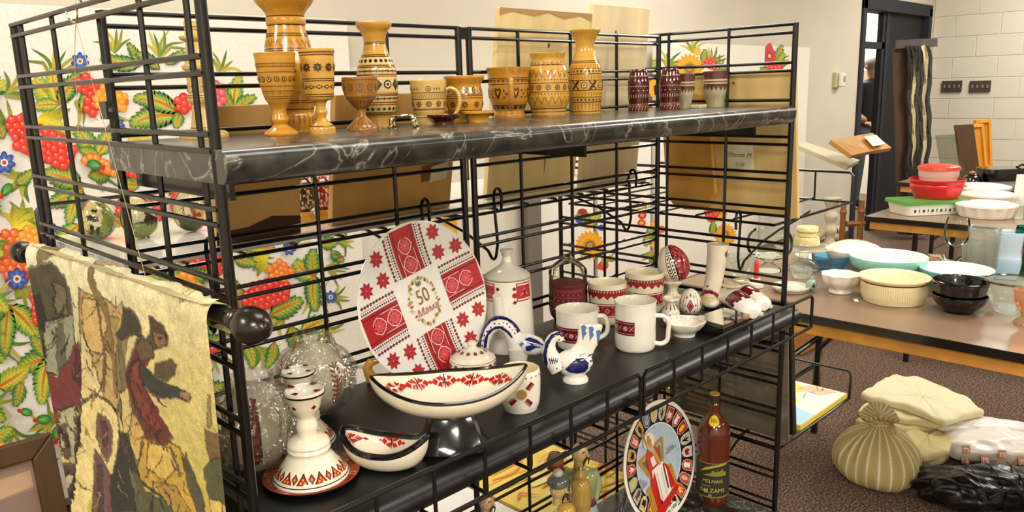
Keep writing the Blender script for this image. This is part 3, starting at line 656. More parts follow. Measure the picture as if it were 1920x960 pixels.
# hooked brackets of the rear baskets, seen through the grid
def hookb(name, label, x, y, z, sgn=1, axis='y', dn=.12, out=.2):
    m = MB()
    def pt(o, h): return (x, y+o*sgn, z+h) if axis == 'y' else (x+o*sgn, y, z+h)
    m.sweep(catmull([pt(-.012, -.028), pt(-.012, .004), pt(-.004, .012), pt(.006, .004), pt(.006, -.03), pt(.006, -dn), pt(.014, -dn-.008), pt(.03, -dn+.008), pt(out, -.035)], 4, corner=180), .0030, BK, 8)
    return tag(m.build(name, 'black'), label, 'hook', 'basket hooks')
hookb('wire_hook', 'black wire hook on the grid above the red patterned plate', .505, 0, 1.222, out=.3)
hookb('wire_hook', 'black wire hook on the grid above the coffee pot', .681, 0, 1.222, out=.3)
hookb('wire_hook', 'black wire hook on the grid near the rack corner, above the big egg', 1.11, 0, 1.218, out=.3)
hookb('wire_hook', 'black wire hook at the left of the grid beside the eggs', .115, 0, 1.212, out=.3)
hookb('wire_hook', 'black wire hook low on the right end panel behind the ceramic boot', 1.232, -.205, 1.125, 1, 'x', .115, .36)
hookb('wire_hook', 'black wire hook on the right end panel behind the glass bottle', 1.232, -.165, .63, 1, 'x', .13, .34)
# S hook with string at the top of the left panel
P = on(148, 14, x=0.0); t = thing('wire_s_hook', 'pale wire hook with a string hanging over the left end panel', 'hook', P)
MB().sweep(catmull([(-.012, .012, -.004), (-.010, .010, -.014), (-.006, 0, -.018), (-.006, -.008, -.012), (-.004, -.006, .004), (.002, 0, .010), (.006, .004, .004)], 5, 180), .0014, 'd8d2c0', 8).build('hook', 'chrome', t)
MB().sweep([(-.006, 0, -.018), (-.007, .02, -.06), (-.007, .045, -.16)], .0005, 'c9b98a', 5).build('string', 'cloth', t)
MB().sweep([(-.006, 0, -.018), (-.007, -.05, -.13), (-.007, -.13, -.33)], .0005, 'c9b98a', 5).build('string', 'cloth', t)
# white rear shelf and what lies on the low rear one
tag(MB().box(.01, 1.21, .03, .372, 0, .010, 'f4f2ec').build('rear_shelf', 'glaze', None, (0, 0, 1.1905), smooth=0, bevel=.002), 'white glossy shelf board behind the rack under the wooden boards', 'shelf')
ZRB = .412
tag(MB().box(.70, .87, .03, .42, 0, .006, 'f8f7f4').build('white_sheet', 'paper', None, (0, 0, ZRB), smooth=0), 'bright white sheet lying low behind the rack near the figurine', 'sheet')
mb = MB().box(.50, .69, .03, .42, 0, .006, 'f7f1ee'); dr = Draw()
for k in range(4): dr.poly([(.51, .05+k*.09), (.688, .05+k*.09), (.688, .095+k*.09), (.51, .095+k*.09)], 'eb9c9c')
dr.emit(mb, lambda u, v, h: (u, v, .006+h)); tag(mb.build('striped_sheet', 'paper', None, (0, 0, ZRB), smooth=0), 'pink and white striped sheet lying low behind the rack', 'sheet')
mb = MB().box(.88, 1.195, .02, .40, 0, .008, 'f8d850'); dr = Draw()
for k in range(40):
    x = .885+.29*random.random(); y = .03+.36*random.random(); l = .05+.18*random.random()
    dr.stroke([(x, y), (min(1.185, x+l*.5), y+random.uniform(-.02, .02)), (min(1.19, x+l), min(.395, max(.025, y+random.uniform(-.05, .05))))], random.uniform(.006, .022), random.choice(['f2b01c', 'e89018', 'fbe48a', 'fdf0b0', 'd87410', 'f8c83a']), n=4)
dr.emit(mb, lambda u, v, h: (u, v, .008+h)); tag(mb.build('yellow_panel', 'glaze', None, (0, 0, ZRB), smooth=0), 'bright yellow panel with orange streaks lying low behind the figurines', 'panel')
# ------------------------------------------------------------------ wooden boards behind the rack
def plank(name, label, x0, x1, z0, z1, yb, yt, col, kind='raw', tk=.012, edge=None, extra=None, rnd=0):
    t = thing(name, label, 'wooden board', ((x0+x1)/2, yb, z0)); w = (x1-x0)/2; h = z1-z0; sl = (yt-yb)/h
    out = [(-w, 0), (w, 0), (w, h-rnd), (w-rnd, h), (-w+rnd, h), (-w, h-rnd)] if rnd else [(-w, 0), (w, 0), (w, h), (-w, h)]
    MB().prism(out, lambda u, v, q: (u, v*sl+q, v), 0, tk, col).build('board', kind, t, smooth=0, bevel=.0015)
    if extra is not None:
        mb = MB(); extra.emit(mb, lambda u, v, q: (u, v*sl-q, v), flip=False); mb.build('marks', 'paint', t, smooth=0)['kind'] = 'stuff'
    return t
zb = ZBK+.001
dr = Draw(); dr.poly(circ(.01, .30, .003, .005), '6a4018'); dr.poly([(-.135, .352), (-.10, .36), (-.04, .354), (.0, .362), (.05, .352), (.10, .36), (.137, .35), (.137, .366), (-.135, .366)], 'b58f5a'); dr.poly([(.03, .03), (.034, .10), (.031, .15), (.028, .1)], '7a5528')
plank('wooden_board', 'pale tall wooden board with browned top edge, behind the wooden jar', .725, .995, zb, 1.567, .075, .020, 'ead296', 'raw', .012, None, dr)
dr = Draw(); dr.poly(circ(-.02, .33, .003, .006), '7a5020')
plank('wooden_board', 'pale tall wooden board rising highest behind the flared wooden vase', 1.0, 1.205, zb, 1.588, .055, .018, 'eddaae', 'raw', .016, None, dr)
dr = Draw(); dr.poly([(.055, .055), (.115, .06), (.115, .09), (.055, .085)], '7a5222'); dr.poly([(.075, .052), (.115, .058), (.118, .088), (.078, .082)], 'dcd6b4')
plank('wooden_board', 'dark brown wooden board with a taped paper tag behind the red patterned plate', .355, .615, zb, 1.415, .060, .022, 'c89a56', 'raw', .014, None, dr)
dr = Draw(); dr.poly([(-.07, 0), (.07, 0), (.07, .028), (.02, .034), (-.02, .022), (-.07, .020)], '4a2c16')
plank('wooden_board', 'tan wooden board with dark stained bottom edge behind the shelf end', .150, .290, zb, 1.405, .050, .022, 'dab06c', 'raw', .014, None, dr)
# ------------------------------------------------------------------ boards, panes and print in the side baskets
def splank(name, label, poly, xb, xt, z0, col, kind='raw', tk=.012, extra=None, cat='wooden board'):
    """board standing beside the right end panel: poly in (y, height)"""
    h = max(p[1] for p in poly); sl = (xt-xb)/h; cy = sum(p[0] for p in poly)/len(poly)
    t = thing(name, label, cat, (xb, cy, z0)); MB().prism([(y-cy, v) for y, v in poly], lambda u, v, q: (v*sl+q, u, v), 0, tk, col).build('board', kind, t, smooth=0, bevel=.0015)
    if extra is not None:
        mb = MB(); extra.emit(mb, lambda u, v, q: (v*sl-q, u-cy, v), flip=False); mb.build('marks', 'paint', t, smooth=0)['kind'] = 'stuff'
    return t
zq = 1.121
dr = Draw(); dr.poly([(-.212, .098), (-.148, .098), (-.148, .162), (-.212, .162)], 'f6f0d4')
for p in text_polys('Moroz M.', .0155, shear=.25): dr.it.append(([(-.180-u, .136+v) for u, v in p], '6a6a3a', 9))
for p in text_polys('-11.50', .010, shear=.2): dr.it.append(([(-.176-u, .114+v) for u, v in p], '6a6a3a', 9))
dr.poly(circ(-.17, .295, .003), '6a4a1c')
splank('plywood_sheet', 'large tan wooden panel with a handwritten paper note, beside the right end panel', [(-.312, 0), (-.03, 0), (-.03, .318), (-.312, .318)], 1.295, 1.250, zq, 'e8c884', 'raw', .010, dr, 'wooden panel')
dr = Draw(); dr.stroke([(-.06, .245), (-.05, .25), (-.04, .247)], .004, '5a3410'); dr.stroke([(-.025, .20), (-.05, .203), (-.09, .201)], .003, '7a4a18')
splank('cutting_board', 'honey coloured rounded wooden board leaning at the rack corner', [tuple(p) for p in [(-.122, .045), (-.10, .014), (-.07, .002), (-.04, 0), (-.01, .006), (.012, .03), (.016, .24), (-.005, .268), (-.03, .282), (-.06, .282), (-.09, .27), (-.108, .24)]], 1.272, 1.246, zq, 'dca64c', 'raw', .012, dr)
zq = .606
splank('dark_pane', 'dark grey glass pane leaning on the lower part of the right end panel', [(-.325, 0), (-.02, 0), (-.02, .30), (-.325, .30)], 1.275, 1.242, zq, '6a6558', 'glaze', .004, None, 'pane')
splank('green_edge_pane', 'dark pane with a green glass edge behind the grey pane', [(-.285, 0), (.0, 0), (.0, .31), (-.285, .31)], 1.290, 1.252, zq, '1d6a5a', 'glaze', .004, None, 'pane')
splank('black_framed_board', 'black framed board edge leaning outside the right end panel', [(-.318, 0), (.02, 0), (.02, .33), (-.318, .33)], 1.312, 1.262, zq, '1c1b18', 'black', .018, None, 'framed board')
pr = thing('street_print', 'yellow and blue coloured street print lying in the lower side basket', 'print', (1.49, -.13, .603))
MB().box(-.135, .135, -.185, .20, 0, .012, 'd8c040').build('mount', 'paper', pr, smooth=0)
mb = MB(); dr = Draw(); dr.poly([(-.133, -.183), (.133, -.183), (.133, .198), (-.133, .198)], 'f0edd6')
dr.poly([(-.133, -.183), (-.05, -.183), (-.03, -.10), (-.133, -.06)], 'a9cfe6'); dr.poly([(-.10, -.05), (.0, -.12), (.06, -.06), (-.02, .06), (-.10, .06)], 'efe27a'); dr.poly([(.02, -.05), (.10, -.12), (.12, 0), (.06, .06)], 'e8d85a'); dr.poly([(-.12, .08), (.0, .09), (.05, .16), (-.10, .17)], 'cfcab0')
dr.poly([(.075, -.14), (.125, -.16), (.125, -.09), (.085, -.07)], 'f0c0a8')
for k in range(26):
    x, y = random.uniform(-.12, .12), random.uniform(-.17, .18); l = random.uniform(.015, .05)
    dr.stroke([(x, y), (min(.13, x+l), y+random.uniform(-.02, .02))], .002, random.choice(['8a8a70', 'b0a850', '70706a']), taper=False)
dr.emit(mb, lambda u, v, h: (u, v, .012+h)); mb.build('printed_picture', 'paper', pr, smooth=0)
tag(MB().box(-.05, .05, -.09, .09, 0, .012, 'f6f4ec').build('white_card_box', 'paper', None, (1.45, .165, .603), smooth=0, bevel=.002), 'thin white box lying beside the coloured street print', 'box')
# silver cylinder standing in the shelf end
def projv(A):
    d = np.asarray(A, float)-CAM; z = d@FW; return 960+F*(d@RT)/z, 480-F*(d@UP)/z
def inpoly(x, y, poly):
    c = np.zeros(x.shape, bool); n = len(poly)
    for i in range(n):
        x0, y0 = poly[i]; x1, y1 = poly[(i+1) % n]
        if y0 == y1: continue
        c ^= ((y0 > y) != (y1 > y)) & (x < (x1-x0)*(y-y0)/(y1-y0)+x0)
    return c
def paint_px(mb, P, polys):
    """glaze colours laid on the side of the body that the photograph shows"""
    V = np.array(mb.v)+np.asarray(P, float); px, py = projv(V); idx = np.full(len(V), -1)
    for k, (pl, col) in enumerate(polys): idx[inpoly(px, py, pl)] = k
    for i, f in enumerate(mb.f):
        if not any(idx[j] >= 0 for j in f): continue
        p = V[list(f)]; n = np.cross(p[1]-p[0], p[2]-p[0])+np.cross(p[2]-p[0], p[-1]-p[0])
        if n@(CAM-p[0]) <= 0: continue
        base = mb.c[i]
        if isinstance(base, tuple) and isinstance(base[0], (tuple, str)): bc = list(base)
        else: bc = [base]*len(f)
        mb.c[i] = tuple(H(polys[idx[j]][1]) if idx[j] >= 0 else H(bc[q]) for q, j in enumerate(f))
# ================================================================== woodware on the marble top shelf
def place(px, y, z):
    """point at depth y and height z that lies in photo column px"""
    a = RT*F-FW*(px-960); b = np.array([0, y, z])-np.array([0, CAM[1], CAM[2]]); b[0] = -CAM[0]
    x = -(b@a)/a[0]; return np.array([x, y, z])
def img(P):
    """photo pixel -> point (relative to P) on the upright plane through P that faces the camera"""
    n = np.array([_sy, _cy, 0.0]); P = np.asarray(P, float)
    def f(px, py, off=0.0):
        d = ray(px, py); t = ((P-n*off-CAM)@n)/(d@n); return CAM+d*t-P
    return f
AM, AM2, PALE, DKL, BR = 'c98f2c', 'd29f42', 'd9b66c', '35200f', 'a06c2a'
GW = 'turned wooden pieces on the top shelf'
def wood(name, label, cat, P, prof, kind='turned', hollow=None, icol=None, group=GW):
    t = thing(name, label, cat, P, group); T = Turn(P, prof); T.body(t, 'body', kind, hollow, icol); return t, T, Dec(T)
Z = ZTS
# --- candle holder
t, T, d = wood('candle_holder', 'pale turned wooden candle holder standing behind the left end panel', 'candle holder', place(384, -.055, Z), [(33, 16, PALE), (38, 16), (60, 16), (61, 27), (66, 26), (72, 16), (90, 18), (108, 21), (112, 21), (116, 27), (122, 27), (126, 21), (150, 21), (172, 21), (178, 24), (184, 22), (190, 17), (205, 18), (228, 22), (238, 24), (240, 40), (246, 44), (251, 44)], hollow=.12, icol='6a4a20')
for y in (44, 49, 172, 176, 232, 236): d.band(y, 1.3, '5a3a1a')
d.ring(160, 7, m_x('5a3a1a', 5, 1)+[(circ(0, 0, 6, n=6), PALE)]); d.build(t, 'carved_lines', 'turned')
# --- big vase
t, T, d = wood('tall_vase', 'largest amber wooden vase, its flared mouth cut by the top of the picture', 'vase', on(553, 243, z=Z) if False else place(553, -.05, Z), [(-30, 60, AM), (-20, 59), (-5, 56), (8, 50), (20, 40), (30, 34), (34, 33), (36, 35), (42, 36), (48, 35), (50, 33), (60, 35), (72, 38), (88, 41), (105, 44), (125, 47), (150, 48), (175, 46), (195, 42), (210, 38), (214, 38), (218, 41), (235, 41), (243, 39), (248, 38)], hollow=.3, icol='8a5a1a')
for y in (33, 50, 66, 70, 94, 98, 190, 194, 206): d.band(y, 1.6, DKL)
d.ring(84, 22, m_bar('b07a24', 1, 6, 5)+m_bar('b07a24', 1, 6, -5)); d.ring(135, 12, m_eye('2a1a10', 'e8d8b0', 6), off=.1); d.ring(160, 12, m_dia('7a4a1a', 5, 9)); d.ring(225, 26, m_bar('a8741f', 1.6, 9))
d.ring(175, 20, m_dot('7a4a1a', 2)); d.build(t, 'carved_pattern', 'turned')
# --- goblets
t, T, d = wood('goblet', 'amber wooden goblet with a plain flared bowl, nearest the shelf end', 'goblet', on(528, 254, z=Z), [(106, 38, AM), (112, 37), (125, 36), (145, 34), (165, 31), (182, 27), (194, 23), (203, 17), (211, 13), (218, 13), (226, 15), (231, 16), (236, 14), (239, 12), (244, 17), (250, 26), (255, 32), (258, 32), (260, 31)], hollow=.45, icol='8a5a1a')
for y in (126, 132, 142, 168, 177, 187, 191): d.band(y, 1.3, '6a4218')
d.ring(155, 15, m_eye('4a2c12', AM2, 5)); d.ring(129, 50, m_bar('9a6a22', .6, 2)); d.ring(181, 40, m_bar('9a6a22', .6, 2)); d.build(t, 'carved_pattern', 'turned')
t, T, d = wood('goblet', 'taller golden wooden goblet with dark flower motifs round its bowl', 'goblet', on(605, 250, z=Z), [(97, 33, AM2), (101, 33), (104, 32), (107, 31), (118, 31), (150, 29), (172, 27), (186, 25), (191, 22), (194, 13), (200, 10), (206, 9), (210, 11), (215, 12), (220, 10), (225, 8), (231, 12), (237, 19), (242, 24), (250, 25), (254, 25)], hollow=.5, icol='8a5a1a')
for y in (103, 108, 152, 156, 181, 185, 240): d.band(y, 1.4, DKL)
d.ring(131, 9, m_rose('4a2c12', AM2, 9)); d.ring(167, 12, m_dia('4a2c12', 7, 4)+m_dia(AM2, 4, 2)); d.build(t, 'carved_pattern', 'turned')
t, T, d = wood('egg_cup', 'small brown carved wooden cup on a fluted foot in front of the banded vase', 'cup', on(680, 244, z=Z), [(149, 33, BR), (153, 33), (165, 32), (178, 31), (188, 28), (196, 21), (204, 14), (210, 8), (217, 8), (223, 9), (227, 13), (234, 20), (241, 27), (245, 29), (248, 29)], hollow=.42, icol='6a441a')
d.band(154, 1.2, '6a441a'); d.ring(168, 10, m_eye('7a5020', BR, 7)); d.ring(182, 34, m_dot('c89a58', 1.3)); d.band(187, 1, '6a441a'); d.ring(201, 18, m_bar('7a5020', .9, 7)); d.ring(237, 18, m_bar('7a5020', .9, 7)); d.build(t, 'carved_pattern', 'turned')
# --- banded vase
t, T, d = wood('banded_vase', 'slender wooden vase with dotted bands and red and green inlay', 'vase', on(712, 236, z=Z), [(46, 33, AM2), (50, 33), (55, 31), (64, 24), (74, 21), (83, 20), (94, 22), (105, 25), (117, 30), (130, 35), (145, 37), (165, 38), (185, 37), (203, 34), (217, 30), (222, 27), (227, 27), (239, 28)], hollow=.3, icol='8a5a1a')
for y in (83, 86, 107, 110, 127, 130, 144, 147, 180, 183, 195, 199, 214, 217): d.band(y, 1.3, DKL)
for y in (137, 188): d.band(y, 9, 'dcc48a')
d.band(162, 28, 'd9bd7c'); d.band(118, 13, 'd9bd7c'); d.band(207, 11, 'd9bd7c')
d.ring(118, 20, m_dot('1c120a', 3.2)); d.ring(207, 20, m_dot('1c120a', 3))
for y in (137, 188): d.ring(y, 10, m_dia('3a5a34', 6, 3)); d.ring(y, 10, m_dia('a03222', 6, 3), off=PI/10); d.ring(y, 20, m_dot('1c120a', 1.6), off=PI/20)
d.ring(162, 6, m_dia('1c120a', 9, 11)+m_dia('4a6a3c', 4, 5)); d.ring(162, 6, m_eye('1c120a', 'e2cf98', 8), off=PI/6)
d.build(t, 'inlaid_pattern', 'turned')
# --- pale mug
P = place(806, -.085, Z); t, T, d = wood('wooden_mug', 'pale wooden mug with carved bands and a round handle on its right', 'mug', P, [(146, 34, PALE), (150, 34), (165, 33), (185, 31), (205, 29), (222, 28), (228, 27)], hollow=.85, icol='b8904a')
for y in (169, 181, 199, 201, 215): d.band(y, 1.3, '5a3a1a')
d.ring(175, 44, m_bar('b08a48', .8, 4, 2)); d.ring(190, 10, m_rose('7a5628', PALE, 7)); d.ring(208, 44, m_bar('b08a48', .8, 4, 2)); d.ring(162, 5, m_eye('7a5628', PALE, 5)+[([(10, -2), (12, -2), (12, 2), (10, 2)], '7a5628'), ([(15, -2), (17, -2), (17, 2), (15, 2)], '7a5628'), ([(20, -2), (22, -2), (22, 2), (20, 2)], '7a5628')])
d.build(t, 'carved_pattern', 'turned'); handle(t, T, A_RIGHT, [(30, 166), (42, 162), (53, 168), (58, 184), (54, 203), (44, 214), (27, 212)], 4, PALE, 'turned', (1.5, .9))
# --- silver claw stand
P = on(757, 240, z=Z); t = thing('claw_stand', 'small silver filigree ring stand with curled legs at the shelf edge', 'stand', P); k = depth(P)/F
MB().sweep([(20*k*math.cos(2*PI*i/24), 20*k*math.sin(2*PI*i/24), 22*k) for i in range(24)], 2.2*k, 'cfc6a4', 8, closed=True).build('ring', 'chrome', t)
for i in range(4):
    a = A_RIGHT+PI/4+PI/2*i; ca, sa = math.cos(a), math.sin(a)
    MB().sweep(catmull([(20*k*ca, 20*k*sa, 22*k), (26*k*ca, 26*k*sa, 20*k), (30*k*ca, 30*k*sa, 12*k), (29*k*ca, 29*k*sa, 5*k), (35*k*ca, 35*k*sa, 2*k)], 4), [3.6*k*(1-.5*abs(j/16-.4)) for j in range(17)], 'cfc6a4', 8).build('leg', 'chrome', t)
# --- saucers
t, T, d = wood('saucer', 'small dark red glossy saucer at the shelf edge', 'saucer', on(832, 233, z=Z), [(220, 32, '4a1014'), (223, 31), (229, 22), (233, 18), (238, 18)], 'glaze', hollow=.5, icol='5a1418')
t, T, d = wood('saucer', 'small golden wooden saucer in front of the brown jug', 'saucer', on(897, 229, z=Z), [(214, 30, AM), (217, 30), (223, 22), (229, 19), (234, 19)], hollow=.5, icol='a87424')
# --- jug, cup, jar
P = place(873, -.075, Z); t, T, d = wood('wooden_jug', 'golden wooden jug with wide rim and a handle on its left side', 'jug', P, [(139, 38, AM), (143, 38), (148, 35), (156, 31), (164, 32), (175, 34), (190, 34), (202, 32), (211, 29), (218, 28), (224, 28)], hollow=.8, icol='7a4e18')
for y in (173, 176, 180, 203, 206, 209): d.band(y, 1.3, '4a2c12')
d.ring(165, 10, m_eye('5a3616', AM, 6)); d.ring(192, 9, m_rose('5a3616', AM, 7)); d.ring(215, 12, m_dot('5a3616', 2.5)); d.build(t, 'carved_pattern', 'turned')
handle(t, T, A_RIGHT+PI, [(30, 156), (41, 155), (48, 166), (49, 184), (42, 202), (28, 210)], 4, AM, 'turned', (1.4, .9))
P = on(955, 220, z=Z); t, T, d = wood('wooden_cup', 'broad wooden cup carved with heart motifs, its handle facing the viewer', 'cup', P, [(129, 42, 'bd8428'), (133, 41), (142, 39), (155, 38), (175, 38), (190, 36), (202, 31), (210, 28), (214, 29), (217, 30), (222, 30)], hollow=.8, icol='7a4e18')
for y in (149, 152, 160, 199, 202): d.band(y, 1.3, '3a2210')
d.ring(156, 26, m_tri('5a3414', 3, 5)); d.ring(176, 7, [([(-7, 6), (-3, 10), (0, 6), (3, 10), (7, 6), (5, -4), (0, -12), (-5, -4)], '4a2c12'), ([(-4, 5), (0, 3), (4, 5), (0, -6)], 'bd8428')], off=.35); d.ring(178, 7, m_dot('5a3414', 2.5)+[(circ(5, 6, 2, n=6), '5a3414'), (circ(-5, 6, 2, n=6), '5a3414'), (circ(5, -6, 2, n=6), '5a3414'), (circ(-5, -6, 2, n=6), '5a3414')], off=.8); d.ring(206, 16, m_tri('3a2210', 4, 8))
d.build(t, 'carved_pattern', 'turned'); handle(t, T, a_cam(P)+.1, [(36, 150), (47, 152), (50, 168), (47, 190), (32, 206)], 4.2, 'bd8428', 'turned', (1.2, .8))
P = place(1029, -.065, Z); t, T, d = wood('wooden_jar', 'rounded amber wooden jar with a row of dark eye motifs', 'jar', P, [(103, 34, AM2), (106, 33), (113, 31), (120, 31), (127, 33), (138, 36), (152, 38), (170, 39), (188, 39), (198, 37), (205, 34), (210, 33), (217, 33), (220, 32)], hollow=.6, icol='8a5a1a')
d.ring(122, 22, m_eye('4a2c12', 'e0b868', 3)); d.band(125.5, 1.2, DKL); d.band(159, 1.2, '5a3414'); d.band(175, 1.2, '5a3414'); d.band(206, 1.6, DKL); d.band(212, 1.4, DKL)
for y, n, h, w in ((142, 20, 6, 5), (191, 18, 7, 6)):
    d.ring(y, n, m_bar('9a6a20', .9, h, w)+m_bar('9a6a20', .9, h, -w))
d.ring(153, 40, m_dot('5a3414', 1.2)); d.ring(179, 40, m_dot('5a3414', 1.2)); d.ring(167, 14, m_eye('5a3a1c', 'b08a48', 5)); d.build(t, 'carved_pattern', 'turned')
P = on(1098, 212, z=Z); t, T, d = wood('flared_vase', 'golden wooden vase with flared mouth and bold crossed motifs, before the tall board', 'vase', P, [(62, 29, AM2), (65, 28), (73, 23), (83, 18.5), (92, 17), (101, 18), (111, 21), (121, 25), (132, 29), (145, 31), (165, 32), (184, 31), (195, 30), (198, 29), (214, 29), (217, 29)], hollow=.3, icol='8a5a1a')
for y in (120, 123, 134, 144, 156, 174, 187, 196, 213): d.band(y, 1.3, DKL)
d.ring(129, 34, m_bar('a87a2a', .9, 2.6)); d.ring(150, 34, m_bar('a87a2a', .9, 3)); d.ring(181, 34, m_bar('a87a2a', .9, 3)); d.ring(204, 26, m_bar('a87a2a', 1.2, 5)); d.ring(139, 26, m_bar(DKL, 1.4, 1.8)); d.ring(191.5, 26, m_bar(DKL, 1.4, 1.6))
d.ring(165, 6, m_x(DKL, 7, 2.2), off=.45); d.ring(165, 6, m_eye('6a4a1c', 'e6cd88', 6)[:2]+m_dot('6a4a1c', 2), off=.45+PI/6); d.build(t, 'carved_pattern', 'turned')
# --- barrels
def barrel(px, py, label, s=1.0):
    P = on(px, py, z=Z); y0 = py-74; t, T, d = wood('barrel_shaker', label, 'shaker', P, [(y0, 13, '4a1216'), (y0+3, 15), (y0+12, 17), (y0+26, 20), (y0+42, 20), (y0+56, 19), (y0+66, 18), (y0+68, 19), (y0+77, 19)], 'glaze')
    d.ring(y0+13, 30, m_bar('d8b890', .7, 1)); d.ring(y0+32, 30, m_bar('d8b890', .9, .8)); d.ring(y0+40, 14, m_dot('f0e0c8', 1)); d.ring(y0+50, 28, m_bar('e0c8a0', .5, 3)); d.ring(y0+65, 30, m_bar('d8a880', .8, .6)); d.ring(y0+72.5, 20, m_bar('d89a70', .6, 3.4, 3)); d.band(y0+68.5, .8, 'c08058'); d.build(t, 'carved_pattern', 'glaze')
barrel(1197, 207, 'dark red barrel shaped shaker next to the flared wooden vase'); barrel(1256, 205, 'dark red barrel shaped shaker overlapping a ceramic tumbler')
# --- ceramic tumblers
def tumbler(P, y0, y1, w0, w1, label):
    h = y1-y0; c = 'b6ae8c'
    t, T, d = wood('ceramic_tumbler', label, 'tumbler', P, [(y0, w0, '5a302a'), (y0+h*.10, w0*.99, '5a302a'), (y0+h*.22, w0*.985, 'c9b698'), (y0+h*.27, w0*.98, '6a3a30'), (y0+h*.31, w0*.975, 'c9b698'), (y0+h*.35, w0*.97, '5a302a'), (y0+h*.42, w0*.95, c), (y0+h*.6, w0*.9, c), (y0+h*.8, (w0+2*w1)/3.1, c), (y0+h*.95, w1*1.02, c), (y1, w1, c)], 'glaze', hollow=.85, icol='8a8266', group='ceramic tumblers')
    d.ring(y0+h*.415, 18, [([(-w0*.17, 0), (w0*.17, 0), (w0*.08, -h*.07), (0, -h*.12), (-w0*.08, -h*.07)], '5a302a')]); d.build(t, 'glaze_drips')
tumbler(place(1285, -.125, Z), 141, 205, 17, 10, 'small beige tumbler with brown rim, half hidden by the barrel shaker'); tumbler(on(1342, 200, z=Z), 138, 204, 25, 17, 'wide beige ceramic tumbler with brown scalloped rim')
P = place(1310, -.16, Z); tag(MB().box(-.014, .014, -.012, .012, 0, .008, 'c9c4ac').build('small_dish', 'glaze', None, P, smooth=0, bevel=.002), 'tiny pale square dish between the two tumblers', 'dish')
# ================================================================== painted eggs on the rear shelf
def egg_mesh(mb, c, r, h, cols, tilt=None, seg=48, rings=36):
    """cols(az, v) -> colour, v from 0 at the bottom to 1 at the top"""
    vs = []; fs = []; cs = []
    for i in range(rings+1):
        th = PI*i/rings; z = -math.cos(th); rr = r*math.sin(th)*(1-.13*z)
        for k in range(seg):
            a = 2*PI*k/seg; p = Vector((rr*math.cos(a), rr*math.sin(a), z*h/2))
            if tilt is not None: p = tilt @ p
            vs.append((p[0]+c[0], p[1]+c[1], p[2]+c[2]))
    for i in range(rings):
        for k in range(seg):
            fs.append((i*seg+k, i*seg+(k+1) % seg, (i+1)*seg+(k+1) % seg, (i+1)*seg+k)); cs.append(cols(2*PI*(k+.5)/seg, (i+.5)/rings))
    mb.add(vs, fs, cs)
def nz(*a):
    x = math.sin(sum(v*w for v, w in zip(a, (12.9898, 78.233, 37.719))))*43758.5453; return x-math.floor(x)
def e3(l): return [(x/4, 240+y/4) for x, y in l]
def e4(l): return [(220+x/4, 240+y/4) for x, y in l]
EGGP = {0: [(e3([(645, 800), (800, 820), (850, 700), (850, 600), (790, 570), (770, 690), (745, 740), (700, 790)]), '7c8a40'), (e3([(640, 770), (700, 760), (780, 790), (740, 830), (690, 820)]), '5a662a'), (e3([(695, 632), (720, 636), (716, 664), (698, 662)]), 'c8a070'), (e3([(680, 626), (690, 608), (712, 612), (736, 610), (722, 634), (700, 634)]), '141210'), (e3([(655, 690), (672, 652), (705, 660), (735, 668), (742, 712), (700, 722), (690, 700)]), '1c1a16'), (e3([(645, 660), (668, 655), (674, 690), (655, 700)]), '2a2620'), (e3([(688, 706), (740, 704), (764, 724), (748, 746), (704, 740)]), 'd8d0b0'), (e3([(676, 720), (708, 738), (700, 800), (672, 790)]), '26221c'), (e3([(720, 742), (752, 742), (744, 800), (722, 800)]), '1c1a16')],
 1: [(e4([(90, 720), (190, 700), (310, 690), (305, 760), (240, 815), (150, 790)]), '6e7c36'), (e4([(110, 660), (200, 640), (200, 700), (110, 710)]), 'b0ac90'), (e4([(140, 712), (205, 700), (200, 716), (140, 722)]), '1c1a14'), (e4([(200, 690), (210, 660), (240, 640), (270, 655), (300, 670), (292, 705), (268, 715), (262, 745), (250, 716), (230, 740), (218, 720), (205, 712)]), '1a1612'), (e4([(198, 625), (212, 606), (236, 610), (246, 640), (228, 660), (205, 650)]), '26221a'), (e4([(205, 585), (222, 580), (228, 600), (210, 606)]), '1a1612')],
 2: [(e4([(450, 680), (650, 680), (620, 745), (550, 775), (480, 745)]), '34401c'), (e4([(560, 640), (620, 630), (640, 665), (575, 672)]), '9a3226'), (e4([(500, 600), (545, 590), (560, 650), (505, 650)]), 'd8ccaa'), (e4([(545, 585), (575, 590), (580, 640), (550, 640)]), '8a5a34')]}
def scene_egg(px, py, top, label, kind):
    P = on(px, py, z=ZBK+.001); h = zat(P, top)-P[2]; r = h*.40; ac = a_cam(P); t = thing('painted_egg', label, 'painted egg', P, 'painted eggs on the rear shelf')
    def cols(a, v):
        da = (a-ac+PI) % (2*PI)-PI; u = da/1.05; vv = (v-.5)*2.15
        if u*u+vv*vv > 1:
            if u*u+vv*vv < 1.25: return 'b07a3a'
            return '2a2012' if nz(int(a*14), int(v*20), 1) < .62 else '6a5a34'
        n = nz(int(a*30), int(v*34), kind)
        fig = kind == 2 and (u*u*2+(vv-.05)**2*3) < .35 and n > .35
        if fig: return ['1a1812', '3a3426', 'd8cfa8'][int(n*2.6)] if kind != 2 else ['b04a3a', 'e0d0a0', '3a2a1a', '8a6a34'][int(n*3.9)]
        if v < .33: return ['4a5424', '626c34', '7c7c40'][int(n*2.99)]
        return ['c8b87c', 'b8a868', 'd8cc98'][int(n*2.99)] if (kind != 0 or u < .35) else ['4a5a24', '6a6a30', '8a8a4a'][int(n*2.99)]
    mb = MB(); egg_mesh(mb, (0, 0, h/2), r, h, cols, Matrix.Rotation(.12, 3, Vector((math.cos(ac), math.sin(ac), 0))), 110, 80); paint_px(mb, P, EGGP[kind]); mb.build('shell', 'glaze', t)
    return t
